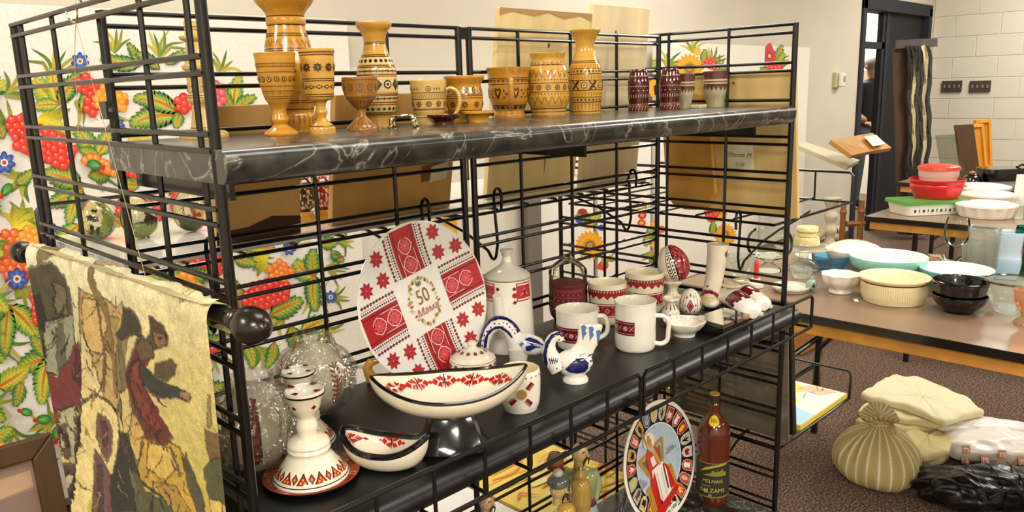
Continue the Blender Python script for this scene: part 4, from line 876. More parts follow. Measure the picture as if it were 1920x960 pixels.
scene_egg(187, 448, 373, 'lacquered egg painted with a standing figure in black', 0); scene_egg(265, 446, 366, 'lacquered egg painted with a dark horse on green ground', 1); scene_egg(360, 433, 354, 'lacquered egg painted with a red and white group scene', 2)
def etched_egg(px, py, top, label, c0, c1):
    P = place(px, .145, ZBK+.001); t = thing('etched_egg', label, 'painted egg', P, 'painted eggs on the rear shelf'); hh = zat(P, top)-P[2]; sth = hh*.22; h = hh-sth*.9
    MB().lathe([(.0004, sth, 'd8a038'), (h*.26, sth, 'd8a038'), (h*.24, sth*.55, 'd8a038'), (h*.34, sth*.3, 'd8a038'), (h*.36, 0, 'd8a038'), (.0004, 0, 'd8a038')], 8).build('stand', 'turned', t, smooth=0)
    mb = MB(); egg_mesh(mb, (0, 0, sth*.9+h/2), h*.38, h, lambda a, v: c0 if (nz(int(a*16), int(v*26), 3) < .62) else c1); mb.build('shell', 'glaze', t)
etched_egg(572, 412, 328, 'dark brown etched egg on a yellow wooden stand behind the grid', '3a1a12', 'c8b090'); etched_egg(606, 408, 326, 'red and cream etched egg half hidden by the brown board', '8a2028', 'e0c8b0')
CR, CR2, RED, DRED, BLU = 'efe6cf', 'f3eee2', 'b81f26', '5f1820', '161f5c'
Z = ZLS+.0005
def cer(name, label, cat, P, prof, hollow=None, icol=None, group=None, kind='glaze', seg=48, fn=None):
    t = thing(name, label, cat, P, group); T = Turn(P, prof); T.body(t, 'body', kind, hollow, icol, seg=seg, fn=fn); return t, T, Dec(T)
# --- plate under the front candlestick
P = on(585, 895, z=Z); k = depth(P)/F; t = thing('stand_plate', 'round black edged plate with rust red ornament under the front candlestick', 'plate', P)
R = 89*k; MB().lathe([(.0004, .008, '8a3a1c'), (R*.97, .009, '8a3a1c'), (R, .008, '0f0f10'), (R*.98, .005, '0f0f10'), (R*.75, 0, '0f0f10'), (.0004, 0, '0f0f10')], 64).build('dish', 'glaze', t)
dr = Draw()
for i in range(20):
    a = 2*PI*i/20
    def pp(r, da): return (r*math.cos(a+da), r*math.sin(a+da))
    dr.it.append(([pp(R*.86, -.10), pp(R*.86, .10), pp(R*.96, .08), pp(R*.96, -.08)], ['a8421e', '7a2416', 'c0602a'][i % 3], 1)); dr.it.append(([pp(R*.87, 0), pp(R*.91, .05), pp(R*.95, 0), pp(R*.91, -.05)], '1a0f0c', 2)); dr.it.append(([pp(R*.89, 0), pp(R*.91, .025), pp(R*.93, 0), pp(R*.91, -.025)], 'b8322a', 3)); dr.it.append(([pp(R*.85, .145), pp(R*.85, .165), pp(R*.97, .165), pp(R*.97, .145)], '1a0f0c', 2))
mb = MB(); dr.emit(mb, lambda u, v, h: (u, v, .0088+h)); mb.build('rim_pattern', 'glaze', t, smooth=0)
CAN = [(733, 36), (737, 37), (741, 35), (752, 31), (765, 27), (776, 20), (783, 16.5), (790, 18), (800, 20.5), (810, 18.5), (817, 16.5), (821, 29), (826, 37), (831, 40), (835, 37.5), (840, 40.5), (845, 37.5), (849, 37), (856, 44), (865, 51), (876, 61), (884, 67), (889, 71), (892, 71)]
def candlestick(P, prof, label, rows):
    t, T, d = cer('candlestick', label, 'candlestick', P, [(y, w, CR) for y, w in prof], hollow=.16, icol=CR2, group='ceramic candlesticks')
    d.band(rows[0], 4.5*rows[4], '120f10', e=.0008); d.ring(rows[1]+1, 12, m_dia('1a1210', 7, 9)+m_dia('c0381e', 5.5, 7)+m_dia('e8a050', 2, 3), size=rows[4]); d.ring(rows[1]+9*rows[4], 12, m_tri('1a1210', 13, 20)+m_tri('a8301c', 11, 17)+[(circ(-4, 4, 2.4, n=6), 'e8a050'), (circ(4, 4, 2.4, n=6), 'e8a050'), (circ(0, 9, 2.2, n=6), 'e8a050')], size=rows[4], off=PI/12); d.band(rows[2], 1.4, '120f10'); d.ring(rows[3], 5, m_dia('8a2418', 6, 5)+m_dia('1a1210', 2, 2), size=rows[4], off=.5)
    dr = Draw()
    for i in range(4):
        a = 2*PI*i/4+.4; r0 = T.out[0][0]; dr.it.append(([(r0*.62*math.cos(a-.2), r0*.62*math.sin(a-.2)), (r0*.62*math.cos(a+.2), r0*.62*math.sin(a+.2)), (r0*.95*math.cos(a+.22), r0*.95*math.sin(a+.22)), (r0*.95*math.cos(a-.22), r0*.95*math.sin(a-.22))], '8a2418', 1))
    dr.emit(d.mb, lambda u, v, h: (u, v, T.out[0][1]+.0008+h)); d.build(t, 'painted_pattern'); return t
candlestick(on(584, 890, z=Z+.0095), CAN, 'front cream candlestick with red triangles round its base, standing on the plate', (738, 873, 886, 758, .92))
P = place(570, -.138, Z); k0 = zat(P, 676); candlestick(P, [(676+(y-733)*.83, w*.84) for y, w in CAN], 'rear cream candlestick with dark rim behind the front one', (680, 792, 803, 697, .78))
# --- wrapped egg and flask
def wrapped(P, prof, label, name, cat, pat, swell=1.12, top=1.10, seed=0):
    t, T, d = cer(name, label, cat, P, prof); pat(d); d.build(t, 'painted_pattern')
    mb = MB(); pr = []; H0 = T.out[0][1]
    for q in range(15):
        f = q/14; h = H0*top*(1-f); r = (T.r(min(h, H0*.97))+.006)*swell if h < H0*.93 else T.r(H0*.8)*(.75+.5*f); pr.append((r, max(h, .002), 'ffffff'))
    mb.lathe([p for a_, b_ in zip(pr, pr[1:]) for p in (a_, ((a_[0]+b_[0])/2, (a_[1]+b_[1])/2, 'ffffff'))]+[pr[-1]], 120, fn=lambda a, h: 1+.07*math.sin(7*a+50*h+seed)+.06*math.sin(13*a-90*h+seed)+.05*math.sin(23*a+70*h+seed)+.03*math.sin(41*a-140*h)); mb.build('plastic_wrap', film(), t, smooth=60); return t
def pe(d):
    for a in (-1.0, .75, 2.4, 3.6): d.put(752, [([(-2, -40), (2, -40), (2, 40), (-2, 40)], '9a3a34')]+[([(0, y), (12, y+8), (12, y+12), (0, y+5)], '9a3a34') for y in range(-36, 36, 9)]+[([(0, y), (-12, y+8), (-12, y+12), (0, y+5)], '9a3a34') for y in range(-36, 36, 9)], a)
wrapped(place(596, -.066, Z), [(684, 3, CR), (686, 14), (694, 30), (708, 43), (728, 53), (750, 57), (772, 54), (792, 44), (806, 30), (812, 20), (815, 18)], 'cream egg with red tree motifs wrapped in clear plastic behind the candlesticks', 'wrapped_egg', 'ceramic egg', pe)
def pf(d):
    d.put(790, [([(-12, -62), (12, -62), (12, 62), (-12, 62)], '6a1a22')]+[(circ(0, y, 7, n=8), '9a4a4a') for y in range(-50, 60, 18)], -.04); d.put(790, [([(0, 0), (2, 0), (14, 24), (12, 24)], '6a7a3a'), ([(4, -20), (6, -20), (9, 4), (7, 4)], '7a6a3a'), (circ(13, 25, 5), 'b8a040'), (circ(8, 5, 4), 'a08a3a')], .75)
wrapped(place(484, -.150, Z), [(714, 6, CR2), (718, 22), (728, 40), (748, 52), (780, 58), (815, 58), (845, 52), (858, 44), (864, 40)], 'white flask with a dark red band wrapped in clear plastic at the shelf end', 'wrapped_flask', 'flask', pf, seed=2)
# --- boat shaped bowls
def boat(parent, L, B, h0, h1, th, az, col, rimc, foot=.25, n=120, m=40, tip=.35, asym=0, rimw=.62):
    """L half length, B half width, rim height h0 in the middle and h1 at the tips"""
    c, s = math.cos(az), math.sin(az)
    def rim(a):
        x = math.cos(a); y = math.sin(a); return L*x, B*y*abs(y)**tip, h0+(h1-h0)*abs(x)**2.6*(1+asym*x)
    def pt(a, q, inn):
        X, Y, Zr = rim(a); sq_ = math.sin(q*PI/2)**.85; f = sq_ if inn else foot+(1-foot)*sq_
        zz = (1-math.cos(q*PI/2))**.9*Zr; o = th if inn else 0
        zi = zz+th*(1-q)*1.2 if inn else zz
        sh = (1-o/max(B, .01)*.8*q); x, y = X*f*(sh if inn else 1), Y*f*(sh if inn else 1); return (x*c-y*s, x*s+y*c, zi+(0 if inn else 0))
    mb = MB()
    mb.grid(lambda u, v: pt(2*PI*u, v, False), n, m, col, wrapu=True); mb.grid(lambda u, v: pt(2*PI*u, 1-v, True), n, m, col, wrapu=True)
    mb.add([pt(2*PI*k/n, 0, False) for k in range(n)], [tuple(range(n))[::-1]], col); body = mb.build('bowl', 'glaze', parent)
    rm = MB(); rm.sweep([(lambda p, q: ((p[0]+q[0])/2, (p[1]+q[1])/2, p[2]))(pt(2*PI*k/n, 1, False), pt(2*PI*k/n, 1, True)) for k in range(n)], th*rimw, rimc, 8, closed=True); rm.build('rim', 'glaze', parent)
    return pt
def boat_roses(parent, pt, th, size, angs, q=.86, col='c02a1c', name='painted_roses'):
    mb = MB()
    sq = lambda x, y, r: [(x-r, y), (x, y-r), (x+r, y), (x, y+r)]
    sh = [(sq(x, y, r), c) for x, y, r, c in ((-1.75, 0, .26, col), (-1.15, 0, .42, col), (1.15, 0, .42, col), (1.75, 0, .26, col))]
    for sx in (1, -1):
        for sy in (1, -1): sh.append(([(0, 0), (sx*.35, sy*.12), (sx*.72, sy*.42), (sx*.42, sy*.72), (sx*.12, sy*.35)], col)); sh.append(([(sx*.5, sy*.05), (sx*.95, sy*.42), (sx*.82, sy*.56), (sx*.42, sy*.18)], mixc(col, '601010', .25)))
    sh += [([(-.06, -.8), (.06, -.8), (.06, .8), (-.06, .8)], '1a1210')]
    for a in angs:
        for k, (pts, cc) in enumerate(sh):
            vs = []
            for u, v in pts:
                p0 = np.array(pt(a, q, True)); da = 1e-3; ta = np.array(pt(a+da, q, True))-p0; tv = np.array(pt(a, q+da, True))-p0; nn = np.cross(ta, tv); nn /= np.linalg.norm(nn)
                nn = nn if nn[2]-(nn[0]*p0[0]+nn[1]*p0[1])/max(1e-6, math.hypot(p0[0], p0[1]))*3 > 0 else -nn
                p = np.array(pt(a+u*size/np.linalg.norm(ta)*da, min(.985, q+v*1.15*size/np.linalg.norm(tv)*da), True)); vs.append(p+nn*(.0009+.0001*k))
            mb.add(vs, [tuple(range(len(vs)))], [cc])
    mb.build(name, 'glaze', parent, smooth=0)['kind'] = 'stuff'
a1, b1 = on(640, 800, z=Z+.046), on(802, 818, z=Z+.046); c1 = (a1+b1)/2; az = math.atan2(b1[1]-a1[1], b1[0]-a1[0]); L = np.linalg.norm(b1-a1)/2
t = thing('boat_bowl', 'small boat shaped cream bowl with thick black rim and red motifs', 'bowl', (c1[0], c1[1], Z)); pt = boat(t, L, L*.56, .026, .044, .0042, az, CR, '0e0e10', .45, tip=.12, rimw=1.0)
boat_roses(t, pt, .004, .0095, (PI*.52, PI*.98, 0.06), .74, 'b8241c')
a2, b2 = on(692, 712, z=Z+.100), on(990, 690, z=Z+.100); c2 = (a2+b2)/2; az2 = math.atan2(b2[1]-a2[1], b2[0]-a2[0]); L2 = np.linalg.norm(b2-a2)/2
t = thing('pedestal_bowl', 'large boat shaped cream bowl with red motifs on a black pedestal', 'bowl', (c2[0], c2[1], Z))
def boat_up(parent, dz, *a, **k):
    before = set(parent.children); p = boat(parent, *a, **k)
    for ch in set(parent.children)-before: ch.location[2] += dz
    return p
ptb = boat_up(t, .048, L2, L2*.60, .034, .056, .0042, az2, CR, '0e0e10', .22, tip=.48)
before = set(t.children); boat_roses(t, ptb, .0045, .0115, (PI*.22, PI*.38, PI*.52, PI*.66, PI*.80, PI*1.5), .70, 'b8241c')
for ch in set(t.children)-before: ch.location[2] += .048
kk = depth((c2[0], c2[1], Z))/F
MB().lathe([(.0004, .050, '0c0c0e'), (36*kk, .050, '0c0c0e'), (48*kk, .034, '0c0c0e'), (56*kk, .014, '0c0c0e'), (66*kk, .004, '0c0c0e'), (64*kk, 0, '0c0c0e'), (.0004, 0, '0c0c0e')], 4*12, fn=lambda a, h: 1/max(abs(math.cos(a-az2)), abs(math.sin(a-az2)))**.55).build('pedestal', 'glaze', t)
# --- round patterned plate on a stand
def upright_plate(name, label, cpx, y, top, bot, lean):
    c = on(*cpx, y=y); R = (zat(c, top)-zat(c, bot))/2/math.cos(lean); t = thing(name, label, 'plate', (c[0], c[1], c[2]-R*math.cos(lean)))
    up = np.array([0, math.sin(lean), math.cos(lean)]); n = np.array([0, -math.cos(lean), math.sin(lean)]); cc = np.array([0, 0, R*math.cos(lean)])
    def mp(u, v, h):
        rr = math.hypot(u, v)/R; dish = .007*((rr-.6)/.4)**1.4 if rr > .6 else 0
        return cc+np.array([1, 0, 0])*u+up*v+n*(h+dish)
    def pl(colr, rimc):
        mb = MB(); prof = [(.0004, .0), (R*.4, .0), (R*.68, 0), (R*.78, 0), (R*.86, 0), (R*.93, 0), (R*.985, 0), (R, -.001), (R*.98, -.005), (R*.7, -.008), (.0004, -.008)]
        vs = []; seg = 72
        for r, h in prof: vs += [mp(r*math.cos(2*PI*k/seg), r*math.sin(2*PI*k/seg), h) for k in range(seg)]
        fs = [(i*seg+k, i*seg+(k+1) % seg, (i+1)*seg+(k+1) % seg, (i+1)*seg+k) for i in range(len(prof)-1) for k in range(seg)]
        fs = [f[::-1] for f in fs]; cs = [rimc if 6 <= i < 8 else colr for i in range(len(prof)-1) for k in range(seg)]
        mb.add(vs, fs, cs); return mb.build('dish', 'glaze', t)
    return t, R, mp, pl
t, R, mp, pl = upright_plate('embroidery_plate', 'white round plate with a red embroidery style cross and a gold fifty in its centre', (795, 566), -.085, 423, 709, .20); pl('f1eee8', 'e6e0d2')
dr = Draw(); ro = .215; cr, sr = math.cos(ro), math.sin(ro)
def rp(pts): return [((x*cr-y*sr)*R, (x*sr+y*cr)*R) for x, y in pts]
def clip(pts): return [(x, y) if math.hypot(x, y) < .985 else (x*.985/math.hypot(x, y), y*.985/math.hypot(x, y)) for x, y in pts]
def arm(f):
    """f maps (along, across) to plate units"""
    def P4(a0, a1, w0, w1, col, lay, n=16):
        pts = []
        for k in range(n): dr.it.append((rp(clip([f(a0+(a1-a0)*k/n, w0), f(a0+(a1-a0)*(k+1)/n, w0), f(a0+(a1-a0)*(k+1)/n, w1), f(a0+(a1-a0)*k/n, w1)])), col, lay))
    def endof(w): return math.sqrt(max(0, .985**2-w*w))-.004
    P4(.37, endof(.19), -.19, .19, 'b3202a', 1); P4(.37, endof(.17), -.125, -.118, 'f0e0dc', 2); P4(.37, endof(.17), .118, .125, 'f0e0dc', 2); P4(.37, endof(.19), -.195, -.188, 'f6ece8', 2); P4(.37, endof(.19), .188, .195, 'f6ece8', 2)
    for a in (.49, .735, .94):
        if a < .9:
            for q in m_rose('a0141e', 'f0d0d0', .10): dr.it.append((rp(clip([f(a+x, y) for x, y in q[0]])), q[1] if q[1] != 'a0141e' else 'd8505a', 4))
            ring = [(.118, 0), (.075, .075), (0, .118), (-.075, .075), (-.118, 0), (-.075, -.075), (0, -.118), (.075, -.075)]
            for i in range(8):
                p, q = ring[i], ring[(i+1) % 8]; dr.it.append((rp([f(a+p[0], p[1]*.95), f(a+q[0], q[1]*.95), f(a+q[0]*.9, q[1]*.86), f(a+p[0]*.9, p[1]*.86)]), 'f4dcdc', 3))
    for a in np.arange(.38, .93, .032):
        for s in (-1, 1): dr.it.append((rp(clip([f(a, s*.143), f(a+.016, s*.16), f(a+.028, s*.143), f(a+.016, s*.133)])), '5a1018', 3))
    for s in (-1, 1):
        e = endof(.24)
        for a in np.arange(.37, e-.03, .034): dr.it.append((rp(clip([f(a, s*.205), f(a+.03, s*.205), f(a+.015, s*.235)])), '1c1214', 2)); dr.it.append((rp(clip([f(a+.004, s*.245), f(a+.03, s*.245), f(a+.03, s*.252), f(a+.004, s*.252)])), 'b3202a', 2))
        e = endof(.31); i = 0
        for a in np.arange(.37, e-.05, .05):
            dr.it.append((rp(clip([f(a, s*.29), f(a+.025, s*.312), f(a+.05, s*.29), f(a+.025, s*.268)])), '1c1214', 2)); dr.it.append((rp(clip([f(a+.012, s*.29), f(a+.025, s*.302), f(a+.038, s*.29), f(a+.025, s*.278)])), 'c0242c', 3)); i += 1
arm(lambda a, w: (a, w)); arm(lambda a, w: (-a, -w)); arm(lambda a, w: (w, a)); arm(lambda a, w: (-w, -a))
for sx in (1, -1):
    for sy in (1, -1):
        for x, y in ((.46, .47), (.74, .45), (.46, .74)):
            for q in rose2('b0202a', .112, 'e8b0b0'): dr.it.append((rp([(sx*x+u, sy*y+v) for u, v in q[0]]), q[1], 2))
rg = np.random.default_rng(3)
for k in range(46):
    a = 2*PI*k/46; x, y = .215*math.cos(a), .285*math.sin(a); c = ['c9b46a', 'e0d49a', '6a6a34', 'c09040', 'd88a80', '8a7a3a'][k % 6]; rr = .030*rg.uniform(.6, 1.2); dr.it.append((rp(circ(x+rg.uniform(-.02, .02), y+rg.uniform(-.02, .02), rr, rr*.55, 8, a+rg.uniform(-1, 1))), c, 3+k % 3))
for p in text_polys('50', .26): dr.it.append((rp([(u*.8+.0, v+.06) for u, v in p]), '8a6a2a', 7))
for p in text_polys('Мама', .13, shear=.3): dr.it.append((rp([(u, v-.12) for u, v in p]), 'b0503a', 7))
for s in (-.03, 0, .03): dr.it.append((rp([(s*.3, .19), (s-.012, .235), (s, .27), (s+.012, .235)]), '4a4a20', 7))
mb = MB(); dr.emit(mb, mp, eps=.0002, base=.0006); mb.build('printed_pattern', 'glaze', t, smooth=0)
st = MB()
for x in (-.075, .085): st.sweep([(x, -.035, -.0), (x, -.030, .030), (x, -.012, .032), (x, .03, .006), (x*.8, .065, 0)], .0035, '2a1810', 8); 
st.sweep([(-.075, .035, .004), (.085, .035, .004)], .003, '2a1810', 8); so = st.build('plate_stand', 'black', t)
t.location[2] = max(t.location[2], Z+.006)
# --- sugar bowl
P = place(888, -.150, Z); t, T, d = cer('sugar_bowl', 'small lidded cream sugar bowl with dark red flowers in front of the plate', 'sugar bowl', P, [(679, 40, CR), (682, 43), (690, 44), (702, 42), (714, 35), (722, 28), (726, 28)], group=None)
MB().lathe([(.0004, 30*T.k, CR), (7*T.k, 29*T.k, CR), (9*T.k, 24*T.k, CR), (7*T.k, 20*T.k, CR), (10*T.k, 16*T.k, CR), (26*T.k, 10*T.k, CR), (37*T.k, 3*T.k, CR), (38*T.k, 0, CR), (.0004, 0, CR)], 40).build('lid', 'glaze', t, (0, 0, T.out[0][1]))
d.ring(689, 16, m_rose('5a1820', 'd8b8a0', 5)); d.band(682.5, .9, DRED); d.band(696, .9, DRED); d.ring(702, 20, m_dot(DRED, 1.2)); d.build(t, 'painted_pattern')
mb = MB()
for i in range(12):
    a = 2*PI*i/12; r = 26*T.k
    for pl_, c in m_rose('5a1820', 'd8b8a0', 4*T.k): mb.add([(r*math.cos(a)+u, r*math.sin(a)+v, T.out[0][1]+11.5*T.k+.0006-(math.hypot(r*math.cos(a)+u, r*math.sin(a)+v)-r)*.7) for u, v in pl_], [tuple(range(len(pl_)))], [c])
mb.build('lid_pattern', 'glaze', t, smooth=0)
# --- pierced cup
P = on(976, 764, z=Z); t, T, d = cer('pierced_cup', 'small cream cup with a round hole and dark red hatched crosses', 'cup', P, [(692, 37, CR2), (696, 38), (715, 39), (740, 38), (755, 36), (763, 33), (766, 32)], hollow=.9, icol='e6d6a8')
hat = []
for q in range(4):
    ang = PI/4+PI/2*q; cx, sx = math.cos(ang), math.sin(ang)
    def rr_(u, v): return (u*cx-v*sx, u*sx+v*cx)
    hat.append(([rr_(14, -3), rr_(30, -3), rr_(30, 3), rr_(14, 3)], '7a1a24'))
    for i in range(5): hat.append(([rr_(15+3.2*i, -7), rr_(17+3.2*i, -7), rr_(17+3.2*i, 0), rr_(15+3.2*i, 0)], '8a1c28'))
d.put(728, hat, .05); d.put(728, [(circ(0, 0, 11, n=20), 'd8c890'), (circ(.5, .5, 9.5, n=20), 'a88a4e')], .05, e=.0012); d.put(728, hat, 2.2); d.put(728, hat, -2.1); d.ring(699, 22, m_bar('8a1c28', 1.6, 1.2, 1)); d.build(t, 'painted_pattern')
# --- coffee pot
P = on(955, 650, z=Z); t, T, d = cer('coffee_pot', 'tall white coffee pot with gold edged lid and red embroidered panels', 'coffee pot', P, [(521, 43, CR2), (524, 43), (560, 45), (600, 47), (635, 49), (648, 49), (653, 48)])
lt = [(471, 12), (474, 12), (478, 10), (484, 8), (492, 9), (500, 14), (507, 26), (514, 38), (519, 43), (521, 43)]
MB().lathe([(.0004, T.h(471), CR2)]+[(w*T.k, T.h(y)+.0006, 'd9d4c6' if w > 8 or y < 480 else CR2) for y, w in lt]+[(.0004, T.h(521)+.0006, CR2)], 44).build('lid', 'glaze', t)
d.band(522, 2, '9a8a52'); 
emb = [([(-17, -17), (17, -17), (17, 17), (-17, 17)], 'b4242c'), ([(-15, -15), (15, -15), (15, -12), (-15, -12)], 'f0d8d4'), ([(-15, 12), (15, 12), (15, 15), (-15, 15)], 'f0d8d4'), ([(-12, -9), (0, -2), (12, -9), (0, 9)], 'd86a6a'), ([(-5, 0), (0, -5), (5, 0), (0, 5)], '8a141c')]
for a in (.75, -.95, 2.6, -2.7): d.put(542, emb, a)
for a in (.28, -.42): d.put(547, [(circ(0, 0, 5, n=8), 'b4242c'), (circ(0, 12, 4, n=4), '6a1018'), (circ(0, -13, 4, n=4), '6a1018')], a)
d.build(t, 'painted_pattern')
# spout towards the viewer
ac = a_cam(P); sa = ac-.30
MB().sweep(catmull([(44*T.k*math.cos(sa), 44*T.k*math.sin(sa), T.h(612)), (53*T.k*math.cos(sa), 53*T.k*math.sin(sa), T.h(592)), (58*T.k*math.cos(sa), 58*T.k*math.sin(sa), T.h(565)), (66*T.k*math.cos(sa), 66*T.k*math.sin(sa), T.h(540))], 4), [15*T.k, 14*T.k, 13*T.k, 12*T.k, 11.5*T.k, 11*T.k, 10.5*T.k, 10*T.k, 9.5*T.k, 9*T.k, 8.6*T.k, 8.3*T.k, 8*T.k], CR2, 16).build('spout', 'glaze', t)
handle(t, T, sa+PI, [(44, 535), (68, 538), (78, 560), (72, 595), (50, 615)], 6, CR2)
# --- blue and white animal figures
def fig(name, label, P, build, paint, cat='figurine'):
    t = thing(name, label, cat, P, 'blue and white figurines'); mb = MB(); build(mb, img(P), depth(P)/F); paint_px(mb, P, paint); mb.build('body', 'glaze', t); return t
def q7(X, Y): return (880+X/5.335, 560+Y/5.335)
def c7(l): return [q7(*p) for p in l]
def horse(mb, f, k):
    arch = catmull([f(*q7(x, y)) for x, y in ((150, 500), (160, 400), (205, 300), (300, 245), (390, 290), (450, 390), (490, 480), (490, 600), (480, 720))], 22, 180)
    rad = np.interp(np.linspace(0, 1, len(arch)), [0, .15, .35, .5, .62, .75, .85, 1], [46, 60, 74, 80, 88, 112, 95, 66])/5.335*k
    mb.sweep(arch, list(rad), CR2, 84)
    bd = catmull([f(*q7(x, y)) for x, y in ((440, 420), (560, 450), (680, 480), (770, 520))], 22, 180); mb.sweep(bd, list(np.interp(np.linspace(0, 1, len(bd)), [0, .3, .7, 1], [90, 118, 92, 30])/5.335*k), CR2, 84)
    ft = f(*q7(480, 740)); mb.lathe([(.0004, .012, CR2), (13*k, .012, CR2), (16*k, .003, CR2), (16*k, -.0, CR2), (.0004, 0, CR2)], 24, c=(ft[0], ft[1], 0))
pg = [(c7([(85, 500), (95, 360), (150, 240), (240, 175), (340, 150), (430, 175), (490, 240), (520, 320), (480, 345), (440, 270), (380, 220), (300, 205), (220, 230), (160, 300), (125, 400), (115, 500)]), BLU), (c7([(140, 500), (150, 400), (190, 320), (260, 275), (330, 275), (400, 330), (440, 390), (420, 395), (370, 340), (310, 300), (250, 310), (190, 370), (170, 500)]), BLU),
      (c7([(480, 450), (500, 415), (550, 420), (540, 390), (570, 372), (640, 380), (720, 430), (770, 480), (740, 500), (660, 510), (590, 545), (550, 540), (535, 500), (500, 490)]), 'dfe3ee'), (c7([(555, 400), (600, 385), (680, 410), (750, 470), (690, 465), (620, 460), (575, 440)]), BLU), (c7([(560, 480), (620, 462), (740, 485), (660, 498), (600, 530), (565, 520)]), BLU), (c7([(495, 455), (520, 430), (550, 450), (520, 480)]), '5a6a9a')]
for i in range(12):
    a = i/11; x = float(np.interp(a, [0, .2, .45, .7, 1], [130, 150, 250, 370, 455])); y = float(np.interp(a, [0, .2, .45, .7, 1], [470, 360, 250, 245, 345])); pg.append((c7(circ(x, y, 10, n=8)), '10143a'))
P = place(966, -.150, Z); fig('horse_figurine', 'blue and white ceramic animal with a high arched neck behind the bird', P, horse, pg)
def bird(mb, f, k):
    c = f(*q7(1045, 640)); mb.ell(c, (190/5.335*k, 135/5.335*k, 140/5.335*k), CR2, 110, 80, Matrix.Rotation(A_RIGHT, 3, 'Z'))
    nk = catmull([f(*q7(x, y)) for x, y in ((900, 680), (830, 600), (800, 500), (830, 400), (880, 372), (915, 392))], 20, 180); mb.sweep(nk, list(np.interp(np.linspace(0, 1, len(nk)), [0, .25, .5, .75, 1], [110, 82, 56, 48, 40])/5.335*k), CR2, 80)
    h = f(*q7(905, 395)); mb.ell(h, (42/5.335*k, 38/5.335*k, 40/5.335*k), CR2, 36, 24); bk = f(*q7(935, 408)); bt = f(*q7(957, 416)); mb.sweep([bk, bt], [14/5.335*k, 2/5.335*k], CR2, 16)
    tl = catmull([f(*q7(x, y)) for x, y in ((1080, 600), (1150, 500), (1190, 400), (1205, 300), (1210, 250))], 24, 180); mb.sweep(tl, list(np.interp(np.linspace(0, 1, len(tl)), [0, .3, .6, .9, 1], [120, 98, 112, 124, 112])/5.335*k), CR2, 110, flat=(.30, 1), up=(-_sy, -_cy, 0))
    ft = f(*q7(1062, 830)); mb.lathe([(.0004, .016, CR2), (20*k, .016, CR2), (19*k, .010, CR2), (24*k, .004, CR2), (24*k, 0, CR2), (.0004, 0, CR2)], 36, c=(ft[0], ft[1], 0))
pb = [(c7([(760, 700), (735, 560), (760, 440), (820, 360), (900, 325), (960, 340), (955, 375), (930, 385), (890, 365), (835, 395), (790, 470), (772, 560), (785, 660)]), BLU), (c7([(955, 710), (1010, 650), (1070, 600), (1140, 590), (1170, 620), (1195, 640), (1190, 700), (1150, 740), (1080, 750), (1000, 740)]), BLU)]
for x0, y0 in ((1150, 270), (1225, 285), (1300, 320)): pb.append((c7([(x0-32, y0), (x0+5, y0-10), (x0+22, y0+20), (x0+10, y0+50), (x0+24, y0+80), (x0-2, y0+110), (x0-18, y0+160)]), '5a7ab8'))
for x, y in ((900, 412), (877, 700), (928, 686), (920, 735)): pb.append((c7(circ(x, y, 9, n=8)), '10143a'))
for x in (800, 822, 844, 866): pb.append((c7([(x-6, 600), (x+4, 598), (x+18, 655), (x+8, 655)]), '1a2560')); pb.append((c7([(x+8, 655), (x+16, 652), (x+26, 590), (x+18, 590)]), '1a2560'))
for pts in ([(1090, 590), (1110, 560), (1170, 540), (1160, 548), (1115, 570)], [(1160, 600), (1200, 560), (1250, 545), (1245, 555), (1205, 575)], [(1200, 620), (1240, 600), (1255, 610), (1210, 640)], [(1205, 690), (1245, 640), (1252, 650), (1212, 710)]): pb.append((c7(pts), '2a3a70'))
P = on(1078, 713, z=Z); fig('bird_figurine', 'blue and white ceramic bird with upright fan tail at the front of the shelf', P, bird, pb)
# --- glass jar with red cloth
P = place(1066, -.055, Z); t = thing('glass_jar', 'clear glass apothecary jar holding folded dark red cloth', 'jar', P)
T = Turn(P, [(488, 34, 'ffffff'), (492, 35), (520, 36), (552, 36), (562, 34), (570, 28), (576, 27), (580, 29)]); G = glass('jar_glass', 'fbfdf8', .015, .15)
MB().lathe([(r, h, c) for r, h, c in T.out]+[(.0004, 0, 'ffffff')], 44).build('body', G, t); MB().lathe([(max(r-.0025, .001), max(h, .004), c) for r, h, c in T.out]+[(.0004, .004, 'ffffff')], 44).build('inner_wall', G, t)
MB().lathe([(.0004, T.h(430), 'ffffff')]+[(w*T.k, T.h(y), 'ffffff') for y, w in ((430, 6), (434, 10), (440, 10), (446, 7), (452, 7), (456, 10), (462, 18), (470, 28), (478, 35), (484, 36), (487, 36))]+[(33*T.k, T.h(487), 'ffffff'), (26*T.k, T.h(474), 'ffffff'), (8*T.k, T.h(462), 'ffffff'), (.0004, T.h(461), 'ffffff')], 40).build('lid', G, t)
mb = MB(); prof = []
for i, y in enumerate(np.linspace(502, 560, 15)): prof.append(((32.2+1.0*math.sin(i*2.1))*T.k, T.h(float(y)), ['7a2630', '6a1e28', '8a3038'][i % 3]))
mb.lathe([(.0004, prof[0][1]+.002, '6a1e28')]+prof+[(.0004, prof[-1][1], '6a1e28')], 44, fn=lambda a, h: 1+.012*math.sin(9*a+300*h)); mb.build('folded_cloth', 'cloth', t)
dd = Dec(T); dd.t = T
for y in (520, 531, 541): dd.ring(y, 22, m_dia('b06068', 2.2, 2.4), e=-.0022); dd.band(y-5, .8, 'a85a62', e=-.0021)
dd.build(t, 'cloth_pattern', 'cloth')
